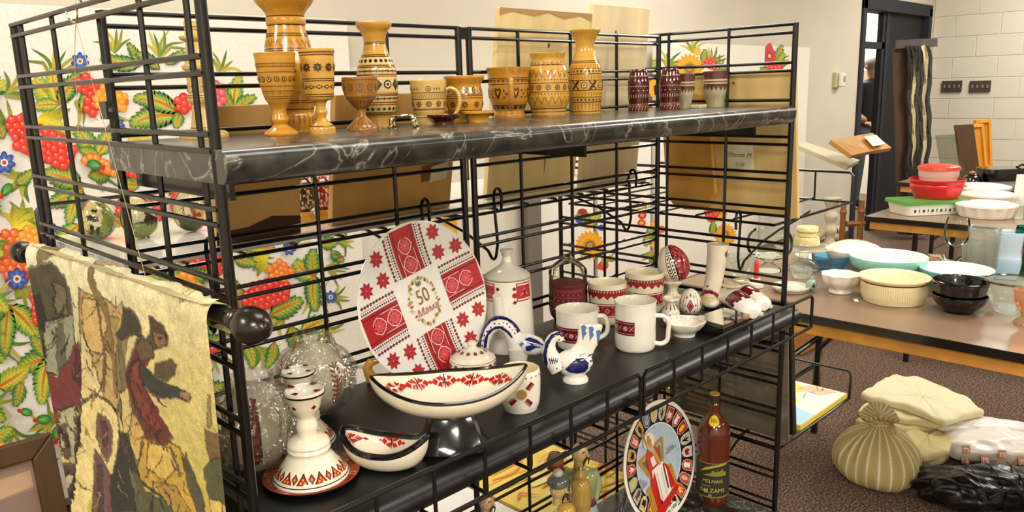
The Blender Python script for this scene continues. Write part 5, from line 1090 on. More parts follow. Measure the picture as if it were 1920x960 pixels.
# --- mugs and cups
def patch(d, y0, y1, a0, a1, col, n=14, e=.0006, m=5):
    T = d.t; vs = []
    for j in range(m+1):
        h = T.h(y0+(y1-y0)*j/m)
        for i in range(n+1): a = d.a0+a0+(a1-a0)*i/n; r = T.r(h)+e; vs.append((r*math.cos(a), r*math.sin(a), h))
    d.mb.add(vs, [(j*(n+1)+i, j*(n+1)+i+1, (j+1)*(n+1)+i+1, (j+1)*(n+1)+i) for j in range(m) for i in range(n)], col)
def mug(P, y0, y1, w, label, py0, py1, a0, a1, hs):
    t, T, d = cer('mug', label, 'mug', P, [(y0, w, CR2), (y0+3, w*.985), (y0+8, w*.975), ((y0+y1)/2, w*.965), (y1-6, w*.95), (y1-2, w*.92), (y1, w*.88)], hollow=.93, icol='e4ddc8', group='white mugs with red embroidered bands')
    patch(d, py0, py1, a0, a1, '6a1722'); m_ = (py0+py1)/2; n = max(3, int((a1-a0)/.26))
    for i in range(n):
        a = a0+(a1-a0)*(i+.5)/n; d.put(m_, m_rose('d8a8a0', '6a1722', 5.5) if i % 2 == 0 else m_x('c88a88', 4, .8), a, e=.0009)
    patch(d, py0+2.5, py0+3.6, a0+.03, a1-.03, 'c88a88', e=.0009, m=1); patch(d, py1-3.6, py1-2.5, a0+.03, a1-.03, 'c88a88', e=.0009, m=1); d.build(t, 'embroidered_band')
    handle(t, T, A_RIGHT-.10, hs, 5.2, CR2, 'glaze', (1.25, .85), 12); return t
mug(on(1083, 648, z=Z), 582, 652, 41, 'white mug with a wide dark red band, behind the bird figurine', 609, 636, -1.5, 1.2, [(37, 596), (50, 597), (56, 610), (54, 628), (36, 640)])
mug(on(1191, 651, z=Z), 566, 654, 39.5, 'tall white mug with a small dark red patch and squared handle', 597, 622, -1.25, -.03, [(36, 594), (52, 596), (60, 602), (61, 625), (58, 642), (48, 647), (34, 645)])
def redcup(P, y0, y1, w, label):
    t, T, d = cer('patterned_cup', label, 'cup', P, [(y0, w, 'efe4c8'), (y0+3, w), (y0+20, w*1.0), ((y0+y1)/2, w*.98), (y1-8, w*.95), (y1-2, w*.88), (y1, w*.82)], hollow=.92, icol='efe3c0', group='cups with red embroidered bands')
    h = y1-y0; d.band(y0+h*.13, 1.2, '3a1014'); d.band(y0+h*.20, h*.12, '9a2028'); d.ring(y0+h*.16, 40, m_bar('f0dcc8', .7, 1.4)); d.ring(y0+h*.255, 16, [([(-w*.19, 0), (w*.19, 0), (0, -h*.09)], '9a2028')]); d.band(y0+h*.46, 1.2, '3a1014'); d.band(y0+h*.62, h*.26, 'a8202a')
    d.ring(y0+h*.62, 12, m_dia('7a141c', w*.22, h*.12)+m_dia('d89090', w*.15, h*.08)+m_dia('8a141c', w*.08, h*.05)); d.ring(y0+h*.62, 12, [(circ(0, h*.09, 1.3, n=6), 'e8c0b8'), (circ(0, -h*.09, 1.3, n=6), 'e8c0b8')], off=PI/12); d.band(y0+h*.77, 1.2, '3a1014'); d.build(t, 'embroidered_band'); return t, T
t, T = redcup(on(1139, 602, z=Z), 532, 606, 36, 'cream cup with scalloped red rim band, beside the glass jar'); handle(t, T, A_RIGHT+.9, [(34, 545), (46, 548), (50, 565), (46, 582), (33, 590)], 4, 'efe4c8')
t, T = redcup(on(1208, 582, z=Z), 513, 586, 36, 'cream cup with red bands, behind the tall white mug'); handle(t, T, A_RIGHT+1.0, [(34, 526), (46, 528), (50, 545), (46, 562), (33, 570)], 4, 'efe4c8')
# --- big egg on a pedestal
P = on(1261, 577, z=Z); t, T, d = cer('egg_pedestal', 'scalloped cream pedestal cup under the big red egg', 'pedestal', P, [(527, 21, CR), (531, 20), (536, 14), (541, 9), (548, 8), (554, 11), (559, 19), (563, 15), (570, 21), (577, 23), (580, 23)], seg=64, fn=lambda a, h: 1+.045*math.sin(10*a))
tl = Matrix.Rotation(math.radians(18), 3, Vector((math.cos(a_cam(P)), math.sin(a_cam(P)), 0))); kk = T.k; HH = 72*kk
def ec(a, v):
    s = (a-a_cam(P)+PI) % (2*PI)-PI
    u = s+.15
    if abs(u+.75) < .38 and .18 < v < .92: return 'efe6d2'
    for q in (-.25, .02, .30):
        if abs(u-q) < .045 and .1 < v < .95: return '241416'
    for q in (-.12, .16):
        if abs(u-q) < .05: return '241416' if int(v*34) % 2 else 'efe6d2'
    if -.42 < u < .36: return 'efe6d2'
    return '8a1a22' if nz(int(a*20), int(v*26), 2) < .75 else 'c07070'
mb = MB(); egg_mesh(mb, (0, 0, HH/2), 29*kk, HH, ec, tl, 120, 60)
e = tag(mb.build('striped_egg', 'glaze', None, (P[0], P[1], P[2]+T.out[0][1]-.006)), 'big tilted red and white striped ceramic egg on its pedestal', 'ceramic egg')
P = on(1257, 603, z=Z); t, T, d = cer('small_pitcher', 'tiny cream pitcher with dark red leaf points below the big egg', 'pitcher', P, [(560, 15, CR), (563, 16), (568, 11), (573, 9), (580, 14), (590, 18), (597, 17), (602, 13), (605, 13)], hollow=.3)
d.ring(598, 10, m_tri('6a1a20', 4, 13)); d.ring(576, 10, m_bar('6a1a20', 1, 4)); d.build(t, 'painted_pattern')
P = on(1294, 590, z=Z); h = zat(P, 541)-Z; t = thing('spotted_egg', 'small white egg with red cross stitch spots beside the boot', 'ceramic egg', P)
def ec2(a, v):
    s = (a-a_cam(P)+PI) % (2*PI)-PI
    if abs(abs(s)-.72) < .03 or abs(abs(s)-2.2) < .03: return '1c1214'
    for q, w, r in ((0, .46, .26), (0, .72, .10), (0, .22, .10), (.42, .66, .09), (-.42, .66, .09), (.45, .30, .09), (-.45, .30, .09), (.50, .47, .07), (-.50, .47, .07), (1.2, .5, .14), (-1.2, .5, .14)):
        if abs(s-q)*.8+abs(v-w)*1.5 < r: return '8a1c24' if abs(s-q)*.8+abs(v-w)*1.5 < r*.45 or abs(s-q)*.8+abs(v-w)*1.5 > r*.6 else 'd8a8a0'
    return CR2
mb = MB(); egg_mesh(mb, (0, 0, h/2), h*.40, h, ec2, None, 110, 70); mb.build('shell', 'glaze', t)
# --- scalloped dish
P = on(1283, 628, z=Z); t, T, d = cer('scalloped_dish', 'small white scalloped dish with dark stitched rim at the shelf front', 'dish', P, [(603, 38, CR2), (606, 37), (616, 30), (625, 21), (630, 20)], hollow=.75, icol='efe8d8', seg=72, fn=lambda a, h: 1+.05*math.cos(6*a)*min(1, h*60))
mb = MB()
for i in range(26):
    a = 2*PI*i/26; r = 34*T.k*(1+.05*math.cos(6*a)); u = 2.2*T.k; mb.add([(r*math.cos(a)+x*u, r*math.sin(a)+y*u, T.out[0][1]-.0035) for x, y in ((-1, 0), (0, -1), (1, 0), (0, 1))], [(0, 1, 2, 3)], ['2a1416'])
mb.build('stitched_rim', 'glaze', t, smooth=0)
# --- boot
P = on(1335, 573, z=Z); t = thing('ceramic_boot', 'cream ceramic boot vase with dark red toe strap near the right end panel', 'boot', P); f = img(P); k = depth(P)/F
mb = MB(); leg = catmull([f(x, y) for x, y in ((1346, 459), (1345, 475), (1342, 500), (1339, 522), (1335, 540), (1332, 555), (1330, 566))], 8, 180)
mb.sweep(leg, list(np.interp(np.linspace(0, 1, len(leg)), [0, .15, .5, .75, .9, 1], [19.5, 18.5, 16.5, 16, 18, 15])*k), CR, 40)
tow = -np.array([_sy, _cy, 0])*12*k; mb.ell(f(1328, 563)+tow, (17*k, 22*k, 11*k), CR, 48, 32, Matrix.Rotation(A_RIGHT, 3, 'Z'))
paint_px(mb, P, [([(1312, 550), (1320, 543), (1335, 544), (1348, 552), (1346, 562), (1338, 552), (1322, 551), (1313, 560)], '7a1a20'), (circ(1326, 537, 2), '1c1214'), ([(1358, 475), (1364, 470), (1365, 484), (1361, 484)], '7a1a20'), ([(1314, 557), (1324, 552), (1336, 553), (1341, 562), (1330, 571), (1316, 570)], 'e2d2a0')]); mb.build('shaft', 'glaze', t)
ri = f(1346, 458); MB().lathe([(.0004, -.004, 'b8a878'), (16.5*k, -.003, 'b8a878'), (17.5*k, .0012, CR), (19.6*k, .0012, CR), (19.6*k, -.003, CR)], 40, c=tuple(ri)).build('opening', 'glaze', t)
MB().box(-17*k, 15*k, -20*k, 16*k, 0, 5*k, '1a1412', Matrix.Translation(Vector((-.002, -.008, 0))) @ Matrix.Rotation(A_RIGHT, 4, 'Z')).build('sole', 'glaze', t, smooth=0, bevel=.002)
# --- pair of clogs
def clog(h0, t0, label):
    A, B = on(*h0, z=Z), on(*t0, z=Z); L = np.linalg.norm(B-A); az = math.atan2(B[1]-A[1], B[0]-A[0]); P = (A+B)/2; t = thing('ceramic_clog', label, 'ceramic shoe', P, 'pair of ceramic clogs', az)
    mb = MB(); n = 22; S_ = [(-.5, .13, .26), (-.46, .18, .38), (-.3, .20, .42), (-.1, .20, .46), (.1, .215, .44), (.3, .21, .36), (.42, .17, .30), (.49, .08, .22)]
    rings = catmull([np.array(s) for s in S_], 4, 180); vs = []; cs = []
    for x, w, hh in rings:
        for q in range(n):
            a = 2*PI*q/n; ca, sa = math.cos(a), math.sin(a); zz = max(0, .5+.5*sa)*hh*.66; vs.append((x*L, w*L*ca*(1-.25*max(0, sa)), zz*L))
    fs = [(i*n+q, (i+1)*n+q, (i+1)*n+(q+1) % n, i*n+(q+1) % n) for i in range(len(rings)-1) for q in range(n)]
    for i in range(len(rings)-1):
        x = rings[i][0]
        for q in range(n): sa = math.sin(2*PI*(q+.5)/n); cs.append('6a1720' if (-.08 < x < .16 and sa > -.1) else ('4a1016' if (.16 <= x < .22 and sa > 0 and q % 3) else CR2))
    mb.add(vs, fs, cs); mb.add([vs[q] for q in range(n)], [tuple(range(n))], CR2); mb.add([vs[(len(rings)-1)*n+q] for q in range(n)], [tuple(range(n))[::-1]], CR2); mb.build('upper', 'glaze', t)
    MB().ell((-.26*L, 0, .33*L), (.15*L, .15*L, .03*L), 'c9bd98', 24, 10).build('opening', 'glaze', t); MB().box(-.5*L, -.28*L, -.2*L, .2*L, 0, .07*L, CR2).build('heel', 'glaze', t, smooth=0, bevel=.002); MB().box(.12*L, .42*L, -.2*L, .2*L, 0, .06*L, CR2).build('sole', 'glaze', t, smooth=0, bevel=.002)
clog((1356, 566), (1414, 598), 'nearer white ceramic clog with dark red strap beside the clear lidded box'); clog((1374, 555), (1434, 583), 'farther white ceramic clog with dark red strap near the shelf end')
# --- black box with clear lid
c4 = [on(x, y, z=Z+.018) for x, y in ((1302, 602), (1358, 584), (1404, 597), (1356, 617))]; P = sum(c4)/4; P[2] = Z; t = thing('display_box', 'flat black box with a clear folded plastic lid at the shelf front', 'box', P)
MB().prism([(p[0]-P[0], p[1]-P[1]) for p in c4], lambda u, v, w: (u, v, w), 0, .018, '0d0d0e').build('base', 'black', t, smooth=0, bevel=.001)
MB().prism([((p[0]-P[0])*1.03, (p[1]-P[1])*1.03) for p in c4], lambda u, v, w: (u, v, w), .0185, .026, 'ffffff').build('lid', glass('lid_plastic', 'f2f0e6', .05, .12), t, smooth=0)
MB().prism([((p[0]-P[0])*.55, (p[1]-P[1])*.55) for p in (c4[0], c4[1], c4[2])], lambda u, v, w: (u, v, w), .0185, .022, 'd8cfa8').build('folded_card', 'paper', t, smooth=0)
# --- horn bird behind
P = place(706, -.030, Z); f = img(P); k = depth(P)/F; t = thing('horn_bird', 'small amber carved horn bird behind the pedestal bowl', 'figurine', P)
MB().sweep([f(x, y) for x, y in ((699, 712), (692, 700), (688, 690), (694, 680), (706, 676), (722, 675))], [12*k, 10*k, 9*k, 8*k, 6*k, 2*k], 'd8a24a', 14).build('body', 'glaze', t); MB().sweep([f(688, 686), f(676, 688), f(662, 689)], [5*k, 3*k, 1*k], 'f0e2c0', 10).build('beak', 'glaze', t); MB().sweep([f(700, 700), f(708, 706), f(718, 710)], [3*k, 4*k, 1*k], 'f0e2c0', 10).build('wing', 'glaze', t)
# ================================================================== tapestry on its rod, left of the rack
XT = -.048
def cyl(a, b, r, col, seg=16): return MB().sweep([a, b], r, col, seg)
ra, rb = np.array([-.036, .305, 1.187]), np.array([-.036, -.385, 1.2135])
t = thing('curtain_rod', 'black curtain rod with ball finials carrying the tapestry on the left end panel', 'curtain rod', (-.036, 0, 1.2)); o0 = np.array([-.036, 0, 1.2])
cyl(ra-o0, rb-o0, .0072, '17130f').build('rod', 'black', t)
cyl(rb-o0+np.array([0, .045, -.0015]), rb-o0+np.array([0, -.004, 0]), .0088, '17130f').build('sleeve', 'black', t)
for e, s in ((rb, -1), (ra, 1)):
    mb = MB(); pr = [(.0004, 0), (.0105, 0), (.0105, .004), (.008, .006), (.012, .009), (.0125, .012), (.010, .014), (.015, .020), (.0178, .030), (.0172, .040), (.0125, .050), (.006, .0555), (.0004, .057)]
    vs = []; seg = 28
    for r, h in pr: vs += [(e-o0)+np.array([r*math.cos(2*PI*k/seg), s*h, r*math.sin(2*PI*k/seg)]) for k in range(seg)]
    mb.add(vs, [(i*seg+k, i*seg+(k+1) % seg, (i+1)*seg+(k+1) % seg, (i+1)*seg+k) for i in range(len(pr)-1) for k in range(seg)], '17120e'); mb.build('finial', 'black', t)
for y in (.285, -.335):
    z = 1.188+(.30-y)*.038
    MB().sweep([(.020, y, z-1.2+.03), (.020, y, z-1.2-.012), (0, y, z-1.2-.012), (0, y, z-1.2-.007)], .003, '17130f', 8).build('rod_bracket', 'black', t)
# woven picture, drawn in the rows and columns of the photograph and laid on the hanging cloth
def tq(l): return [(40+x/1.811, 430+y/1.811) for x, y in l]
TAP = [
 ([(45, 140), (110, 115), (150, 170), (172, 230), (178, 300), (185, 400), (160, 470), (120, 490), (100, 400), (80, 300), (62, 220)], '4b4534'), ([(75, 230), (95, 215), (110, 300), (100, 340)], '2f2b22'), ([(120, 180), (150, 200), (160, 290), (135, 280)], '6a6248'),
 ([(110, 310), (180, 290), (188, 430), (160, 500), (125, 470)], '8a8c74'), ([(140, 320), (150, 320), (165, 460), (150, 470)], '5a5c48'),
 ([(120, 480), (150, 500), (180, 400), (200, 385), (216, 420), (214, 520), (205, 600), (190, 640), (150, 600), (130, 560)], '6b3030'), ([(190, 400), (205, 420), (200, 520), (190, 500)], '4a2222'),
 ([(125, 590), (150, 600), (168, 700), (165, 770), (150, 745), (138, 680)], '8a2c2c'), ([(158, 610), (190, 600), (212, 640), (215, 790), (200, 810), (170, 720)], 'a8a280'), ([(165, 660), (175, 655), (190, 760), (182, 770)], '5a4a3c'), ([(200, 640), (215, 620), (218, 780), (208, 780)], '5a2c28'),
 ([(150, 770), (205, 800), (216, 830), (205, 950), (180, 958), (165, 880)], '4b3c34'), ([(175, 820), (200, 830), (190, 900), (178, 890)], 'b0a080'), ([(170, 905), (195, 900), (190, 958), (178, 958)], '8a6a50'),
 ([(215, 205), (245, 225), (285, 240), (330, 270), (362, 245), (372, 280), (345, 340), (325, 360), (330, 400), (350, 450), (362, 560), (330, 610), (300, 600), (270, 540), (235, 470), (215, 350)], 'b39661'), ([(225, 230), (270, 245), (290, 330), (275, 420), (240, 400), (222, 330)], 'c2a468'), ([(300, 300), (345, 300), (325, 345), (310, 420), (290, 400)], '9a8050'),
 ([(215, 340), (245, 420), (272, 520), (285, 580), (240, 600), (212, 560)], 'd2c088'), ([(325, 390), (352, 430), (368, 520), (345, 590), (330, 540)], '7d6c46'),
 ([(238, 150), (250, 140), (262, 200), (290, 260), (305, 340), (320, 440), (326, 560), (316, 560), (308, 450), (292, 350), (276, 270), (250, 215)], '7a6440'), ([(262, 250), (268, 250), (290, 420), (286, 540), (280, 540), (282, 420)], '6a5636'),
 ([(370, 258), (395, 265), (415, 295), (427, 330), (430, 362), (408, 352), (385, 358), (352, 378), (328, 348), (352, 330), (360, 300)], '3d392c'), ([(350, 380), (382, 365), (372, 430), (362, 450)], '8a7a52'),
 ([(330, 360), (352, 382), (362, 440), (380, 540), (372, 640), (350, 660), (330, 600), (345, 520)], '6f6240'), ([(212, 600), (262, 562), (300, 590), (328, 640), (332, 740), (318, 820), (300, 840), (285, 790), (262, 742), (258, 850), (240, 958), (205, 958)], 'd8c788'), ([(270, 625), (292, 640), (310, 690), (308, 750), (296, 790), (280, 750), (264, 700)], '6d4b44'), ([(278, 650), (290, 655), (298, 720), (288, 740)], '4d3634'),
 ([(258, 745), (285, 780), (312, 850), (320, 958), (256, 958)], '6a4a4a'), ([(268, 800), (280, 800), (286, 958), (272, 958)], '4d3838'), ([(332, 690), (372, 700), (392, 770), (425, 850), (440, 958), (316, 958), (310, 850), (330, 760)], '2f2d2a'),
 ([(340, 560), (380, 530), (395, 600), (380, 690), (350, 690)], 'c9b377'), ([(372, 700), (396, 620), (425, 625), (448, 690), (440, 760), (410, 780), (390, 750)], 'c4a45e'),
 ([(442, 700), (500, 710), (550, 740), (590, 800), (622, 880), (635, 958), (540, 958), (500, 900), (430, 855), (412, 810)], 'b9963f'), ([(455, 720), (520, 740), (545, 800), (500, 850), (450, 800)], 'c9a95a'), ([(470, 850), (540, 870), (590, 950), (540, 958), (500, 900)], 'a5853c'), ([(560, 760), (592, 800), (630, 900), (636, 958), (615, 958), (590, 880)], '4f4a34'), ([(520, 735), (526, 735), (560, 830), (552, 835)], '6a5a34'), ([(430, 850), (500, 895), (496, 905), (428, 862)], '3f3a2a'),
 ([(385, 815), (412, 830), (440, 880), (500, 910), (540, 958), (395, 958)], '55543a'), ([(368, 810), (384, 830), (410, 870), (400, 900), (380, 870)], '6a6a48'),
 ([(430, 360), (452, 380), (466, 430), (440, 465), (440, 530), (470, 590), (498, 650), (526, 695), (500, 722), (450, 702), (415, 630), (385, 560), (370, 490), (395, 440), (412, 390)], '5e2c24'), ([(400, 460), (425, 440), (430, 520), (460, 610), (490, 670), (470, 690), (430, 620), (395, 530)], '74362c'), ([(395, 440), (402, 445), (386, 500), (400, 560), (392, 560), (376, 500)], '3d1c18'),
 ([(450, 293), (486, 325), (504, 362), (500, 392), (470, 405), (440, 384), (454, 350)], '4b3a2a'), ([(462, 350), (492, 352), (500, 384), (474, 402)], '7c5e40'), ([(476, 366), (484, 364), (484, 372), (477, 373)], '2a2018'), ([(415, 400), (430, 365), (455, 385), (462, 430), (430, 440)], '5e4a38'),
 ([(470, 455), (512, 440), (538, 462), (530, 492), (505, 510), (470, 495)], '53452f'), ([(425, 440), (450, 465), (478, 505), (530, 528), (568, 540), (592, 562), (584, 580), (545, 568), (490, 568), (455, 548), (430, 500)], '33352a'), ([(556, 545), (590, 553), (586, 582), (570, 568), (552, 566)], '8a6e48'),
 ([(640, 672), (668, 690), (700, 700), (700, 800), (660, 790), (648, 740)], '6a5434'), ([(638, 805), (672, 775), (700, 780), (700, 930), (655, 915)], '4f5034'), ([(655, 915), (690, 925), (690, 958), (660, 958)], 'c8b058'), ([(648, 560), (655, 560), (660, 660), (650, 670)], '8a7a4a'),
 ([(20, 60), (45, 80), (50, 130), (38, 125)], '8a7c54'), ([(78, 50), (105, 45), (108, 90), (92, 110), (85, 90)], '7a6c48'), ([(240, 100), (300, 105), (330, 130), (300, 135), (245, 130)], 'a89a68'), ([(640, 165), (668, 180), (668, 230), (648, 210)], '8a8460'), ([(540, 130), (552, 133), (556, 250), (546, 250)], 'cbbd84')]
# outlines give the drawn look
rt_ = random.Random(11)
for bx, by, ex_, ey_, c_ in ((225, 230, 350, 560, '5f4c2e'), (420, 710, 600, 940, '54431f'), (60, 160, 180, 460, '25221a'), (340, 560, 440, 760, '6a5430'), (390, 830, 520, 950, '34331f'), (130, 420, 210, 900, '35201c'), (385, 450, 500, 690, '35160f'), (215, 400, 330, 900, '9a8650')):
    for _ in range(11):
        x, y = rt_.uniform(bx, ex_), rt_.uniform(by, ey_); pts = [(x, y)]; an = rt_.uniform(.9, 2.2)
        for q in range(4): an += rt_.uniform(-.6, .6); x += 16*math.cos(an); y += 16*math.sin(an); pts.append((x, y))
        TAP.append(([(p[0]-1.6, p[1]) for p in pts]+[(p[0]+1.6, p[1]) for p in pts[::-1]], c_))
NU, NV = 300, 430; y0t, y1t = .224, -.366; zt, zb2 = 1.230, .58
uu = np.linspace(0, 1, NU+1); vv = np.linspace(0, 1, NV+1); UU, VV = np.meshgrid(uu, vv)
YY = y0t+(y1t-y0t)*UU+(.045*UU-.05*(1-UU))*np.maximum(0, VV); ZZ = zt-.011*(1-UU)+(zb2-zt)*VV
PXX, PYY = projv(np.stack([np.full_like(YY, XT), YY, ZZ], -1).reshape(-1, 3)); PXX = PXX.reshape(YY.shape); PYY = PYY.reshape(YY.shape)
def vnoise(n, seed, shape):
    r = np.random.default_rng(seed); g = r.random((int(n*shape[0]/shape[1])+2, n+2)); yy = np.linspace(0, g.shape[0]-1.001, shape[0]); xx = np.linspace(0, g.shape[1]-1.001, shape[1])
    yi, xi = yy.astype(int), xx.astype(int); fy, fx = (yy-yi)[:, None], (xx-xi)[None, :]; fy, fx = fy*fy*(3-2*fy), fx*fx*(3-2*fx)
    return (g[yi][:, xi]*(1-fy)*(1-fx)+g[yi][:, xi+1]*(1-fy)*fx+g[yi+1][:, xi]*fy*(1-fx)+g[yi+1][:, xi+1]*fy*fx)
sh = YY.shape; JX = (vnoise(50, 1, sh)-.5)*3+(vnoise(130, 2, sh)-.5)*2.5; JY = (vnoise(50, 3, sh)-.5)*3+(vnoise(130, 4, sh)-.5)*2.5
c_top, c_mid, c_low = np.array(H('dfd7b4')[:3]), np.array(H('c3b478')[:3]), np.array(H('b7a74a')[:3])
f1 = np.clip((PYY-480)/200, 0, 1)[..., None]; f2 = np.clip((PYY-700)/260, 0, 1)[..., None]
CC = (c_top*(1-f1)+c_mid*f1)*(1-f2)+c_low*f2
lum = np.ones(sh)
for pl_, c in TAP:
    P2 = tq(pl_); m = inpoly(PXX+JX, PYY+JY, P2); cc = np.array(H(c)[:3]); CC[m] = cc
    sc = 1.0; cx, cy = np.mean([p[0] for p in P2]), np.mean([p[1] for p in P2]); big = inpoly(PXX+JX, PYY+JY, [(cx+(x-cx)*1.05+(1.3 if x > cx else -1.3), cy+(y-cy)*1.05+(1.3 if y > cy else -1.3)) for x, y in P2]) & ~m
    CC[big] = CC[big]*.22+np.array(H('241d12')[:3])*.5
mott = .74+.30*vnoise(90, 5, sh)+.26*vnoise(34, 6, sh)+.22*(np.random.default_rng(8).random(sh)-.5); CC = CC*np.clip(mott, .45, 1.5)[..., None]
fold = .0045*np.sin(UU*9.0+1.2)*(.3+VV)+.004*np.sin(UU*21+VV*3)*np.exp(-VV*3)+.007*np.exp(-((UU-.04)/.03)**2)+.006*np.exp(-((UU-.12)/.03)**2)*np.exp(-VV*1.5)+.0025*np.sin(UU*60)*np.exp(-VV*30)
XX = XT-.004-fold
# roll over the rod at the very top
ang = np.clip(1-VV/.030, 0, 1)*PI/2; XX = np.where(VV < .030, XX+(1-np.cos(ang))*.014+0*ang, XX); ZZ = np.where(VV < .030, zt-.011*(1-UU)-.020*(1-np.sin(ang)), ZZ)
tap = thing('tapestry', 'woven tapestry with a hooded robed figure, rocks and an arch hanging on the rod', 'tapestry', (XT, 0, zb2))
me = bpy.data.meshes.new('woven_cloth'); V = np.stack([XX-XT, YY, ZZ-zb2], -1).reshape(-1, 3); wN = NU+1
jj, ii = np.meshgrid(np.arange(NV), np.arange(NU), indexing='ij'); q = (jj*wN+ii).ravel(); FA = np.stack([q, q+1, q+wN+1, q+wN], -1)
me.from_pydata(V.tolist(), [], FA.tolist()); at = me.color_attributes.new('Col', 'FLOAT_COLOR', 'POINT'); at.data.foreach_set('color', np.concatenate([CC.reshape(-1, 3), np.ones((CC.shape[0]*CC.shape[1], 1))], 1).ravel().astype(np.float32)); me.materials.append(M('wovn')); me.polygons.foreach_set('use_smooth', [True]*len(me.polygons))
wo = bpy.data.objects.new('woven_cloth', me); COL.objects.link(wo); wo.parent = tap
mb = MB(); mb.grid(lambda u, v: (-.004+.022*math.sin(min(1, v*6)*PI/2)+.001*math.sin(u*20)-.006*(1-min(1, v*6)), y0t+(y1t-y0t)*u, zt-.011*(1-u)-zb2-.001-.008*min(1, v*6)-.034*max(0, v-.16)), 60, 30, 'cfc596'); mb.build('folded_back', 'wovn', tap)
mb = MB(); mb.grid(lambda u, v: (.010*v-.004, y1t-.02*v*0+.0005, 0), 1, 1, 'b8ac80')
# ------------------------------------------------------------------ framed picture on the floor by the wall
t = thing('framed_picture', 'dark wooden framed picture leaning on the wall at the lower left', 'picture', (-.12, 1.42, 0)); tl = .16
def fm(u, v, w): return (u, v*math.sin(tl)-w*math.cos(tl), v*math.cos(tl)+w*math.sin(tl))
fw_, fh_, bw = .34, .455, .062
for nm, pl_ in (('frame_top', [(-fw_, fh_), (fw_, fh_), (fw_-bw, fh_-bw), (-fw_+bw, fh_-bw)]), ('frame_bottom', [(-fw_, 0), (fw_, 0), (fw_-bw, bw), (-fw_+bw, bw)]), ('frame_side', [(fw_, 0), (fw_, fh_), (fw_-bw, fh_-bw), (fw_-bw, bw)]), ('frame_side', [(-fw_, 0), (-fw_, fh_), (-fw_+bw, fh_-bw), (-fw_+bw, bw)])):
    MB().prism(pl_, fm, 0, .028, '4a3318').build(nm, 'raw', t, smooth=0, bevel=.006)
MB().prism([(-.05, fh_-.048), (.03, fh_-.048), (.03, fh_-.032), (-.05, fh_-.032)], lambda u, v, w: fm(u+.15, v, w), .0285, .030, 'b8b0a8').build('name_plate', 'brass', t, smooth=0)
mb = MB(); mb.prism([(-fw_+bw, bw), (fw_-bw, bw), (fw_-bw, fh_-bw), (-fw_+bw, fh_-bw)], fm, .004, .006, '8a7468'); dr = Draw()
dr.poly([(.05, .18), (.12, .18), (.12, .36), (.05, .36)], '5f5a54'); dr.poly([(-.28, .30), (.28, .30), (.28, .39), (-.28, .39)], '9a8070'); dr.poly([(.0, .2), (.05, .2), (.05, .36), (.0, .36)], 'a0604a'); dr.poly([(.13, .30), (.27, .31), (.27, .36), (.15, .36)], 'c0a080')
for x, c in ((-.2, '3a4a5a'), (-.1, '7a5a40'), (0, '44506a'), (.09, 'a03838'), (.19, 'a83a3a'), (.25, '5a4a3a')): dr.poly([(x-.05, .063), (x+.05, .063), (x+.04, .13), (x, .15), (x-.04, .13)], c); dr.poly(circ(x, .165, .02, .026), 'c8a080'); dr.poly(circ(x-.004, .182, .021, .014), '8a7a68')
dr.emit(mb, lambda u, v, h: fm(u, v, .006+h)); mb.build('printed_picture', 'paper', t, smooth=0)
# ================================================================== bottom shelf
Z = ZBS+.0005
t, R, mp, pl = upright_plate('saint_plate', 'round plate painted with an enthroned robed figure ringed by coats of arms', (1236, 868), -.150, 766, 972, .18); pl('f4f1ea', 'efe9da')
dr = Draw()
def U2(X, Y): return ((X-385)/320*R*.985, (540-Y)/470*R*.985)
def u2(l): return [U2(*p) for p in l]
def annulus(r0, r1, col, lay, n=60):
    for k in range(n): a, b = 2*PI*k/n, 2*PI*(k+1)/n; dr.it.append(([(R*r0*math.cos(a), R*r0*math.sin(a)), (R*r1*math.cos(a), R*r1*math.sin(a)), (R*r1*math.cos(b), R*r1*math.sin(b)), (R*r0*math.cos(b), R*r0*math.sin(b))], col, lay))

for q_ in range(6): annulus(.60+.055*q_, .655+.055*q_, '1b2233', 1)
annulus(.001, .3, 'b4c6d8', 1); annulus(.3, .62, 'b4c6d8', 1); annulus(.605, .625, 'f0eadc', 2)
rg = np.random.default_rng(5)
for k in range(120):
    a, r = rg.uniform(0, 2*PI), .6*math.sqrt(rg.random()); x, y, b, l = r*math.cos(a)*R, r*math.sin(a)*R, rg.uniform(0, PI), R*.06; x2, y2 = x+l*math.cos(b), y+l*math.sin(b)
    if math.hypot(x2, y2) < .6*R: dr.stroke([(x, y), (x2, y2)], R*.008, '8ea4ba', lay=2, taper=False)
dr.lay = 8
sc = ['3f69a8', 'c9c6b8', 'bdbcb2', 'b8302a', 'c03a2c', 'b82a22', 'c6c4ae', 'cfd0c8', 'c8402c', 'c04a34', 'c8442c', 'e0d0a0', 'c04030', '8aa0c0', 'b83a2c', 'd8c080', 'c0b8a8', 'b8b8a0', 'c03c2c', 'd89a3a', 'c84a3a', 'd0b050']; em = ['e8d060', 'e0c040', '1a1a1a', 'e8e0d0', 'f0e8e0', 'f0c838', '1a1a1a', '9a2028', 'f0f0e8', 'e0b0a0', 'f0d860', '1a1a1a', 'f0e0c0', 'f0f0f0', 'e8c850', '1a1a1a', '6a4a2a', 'e0c850', 'f0e8e0', '1a1a1a', 'e8c8b8', '1a1a1a']
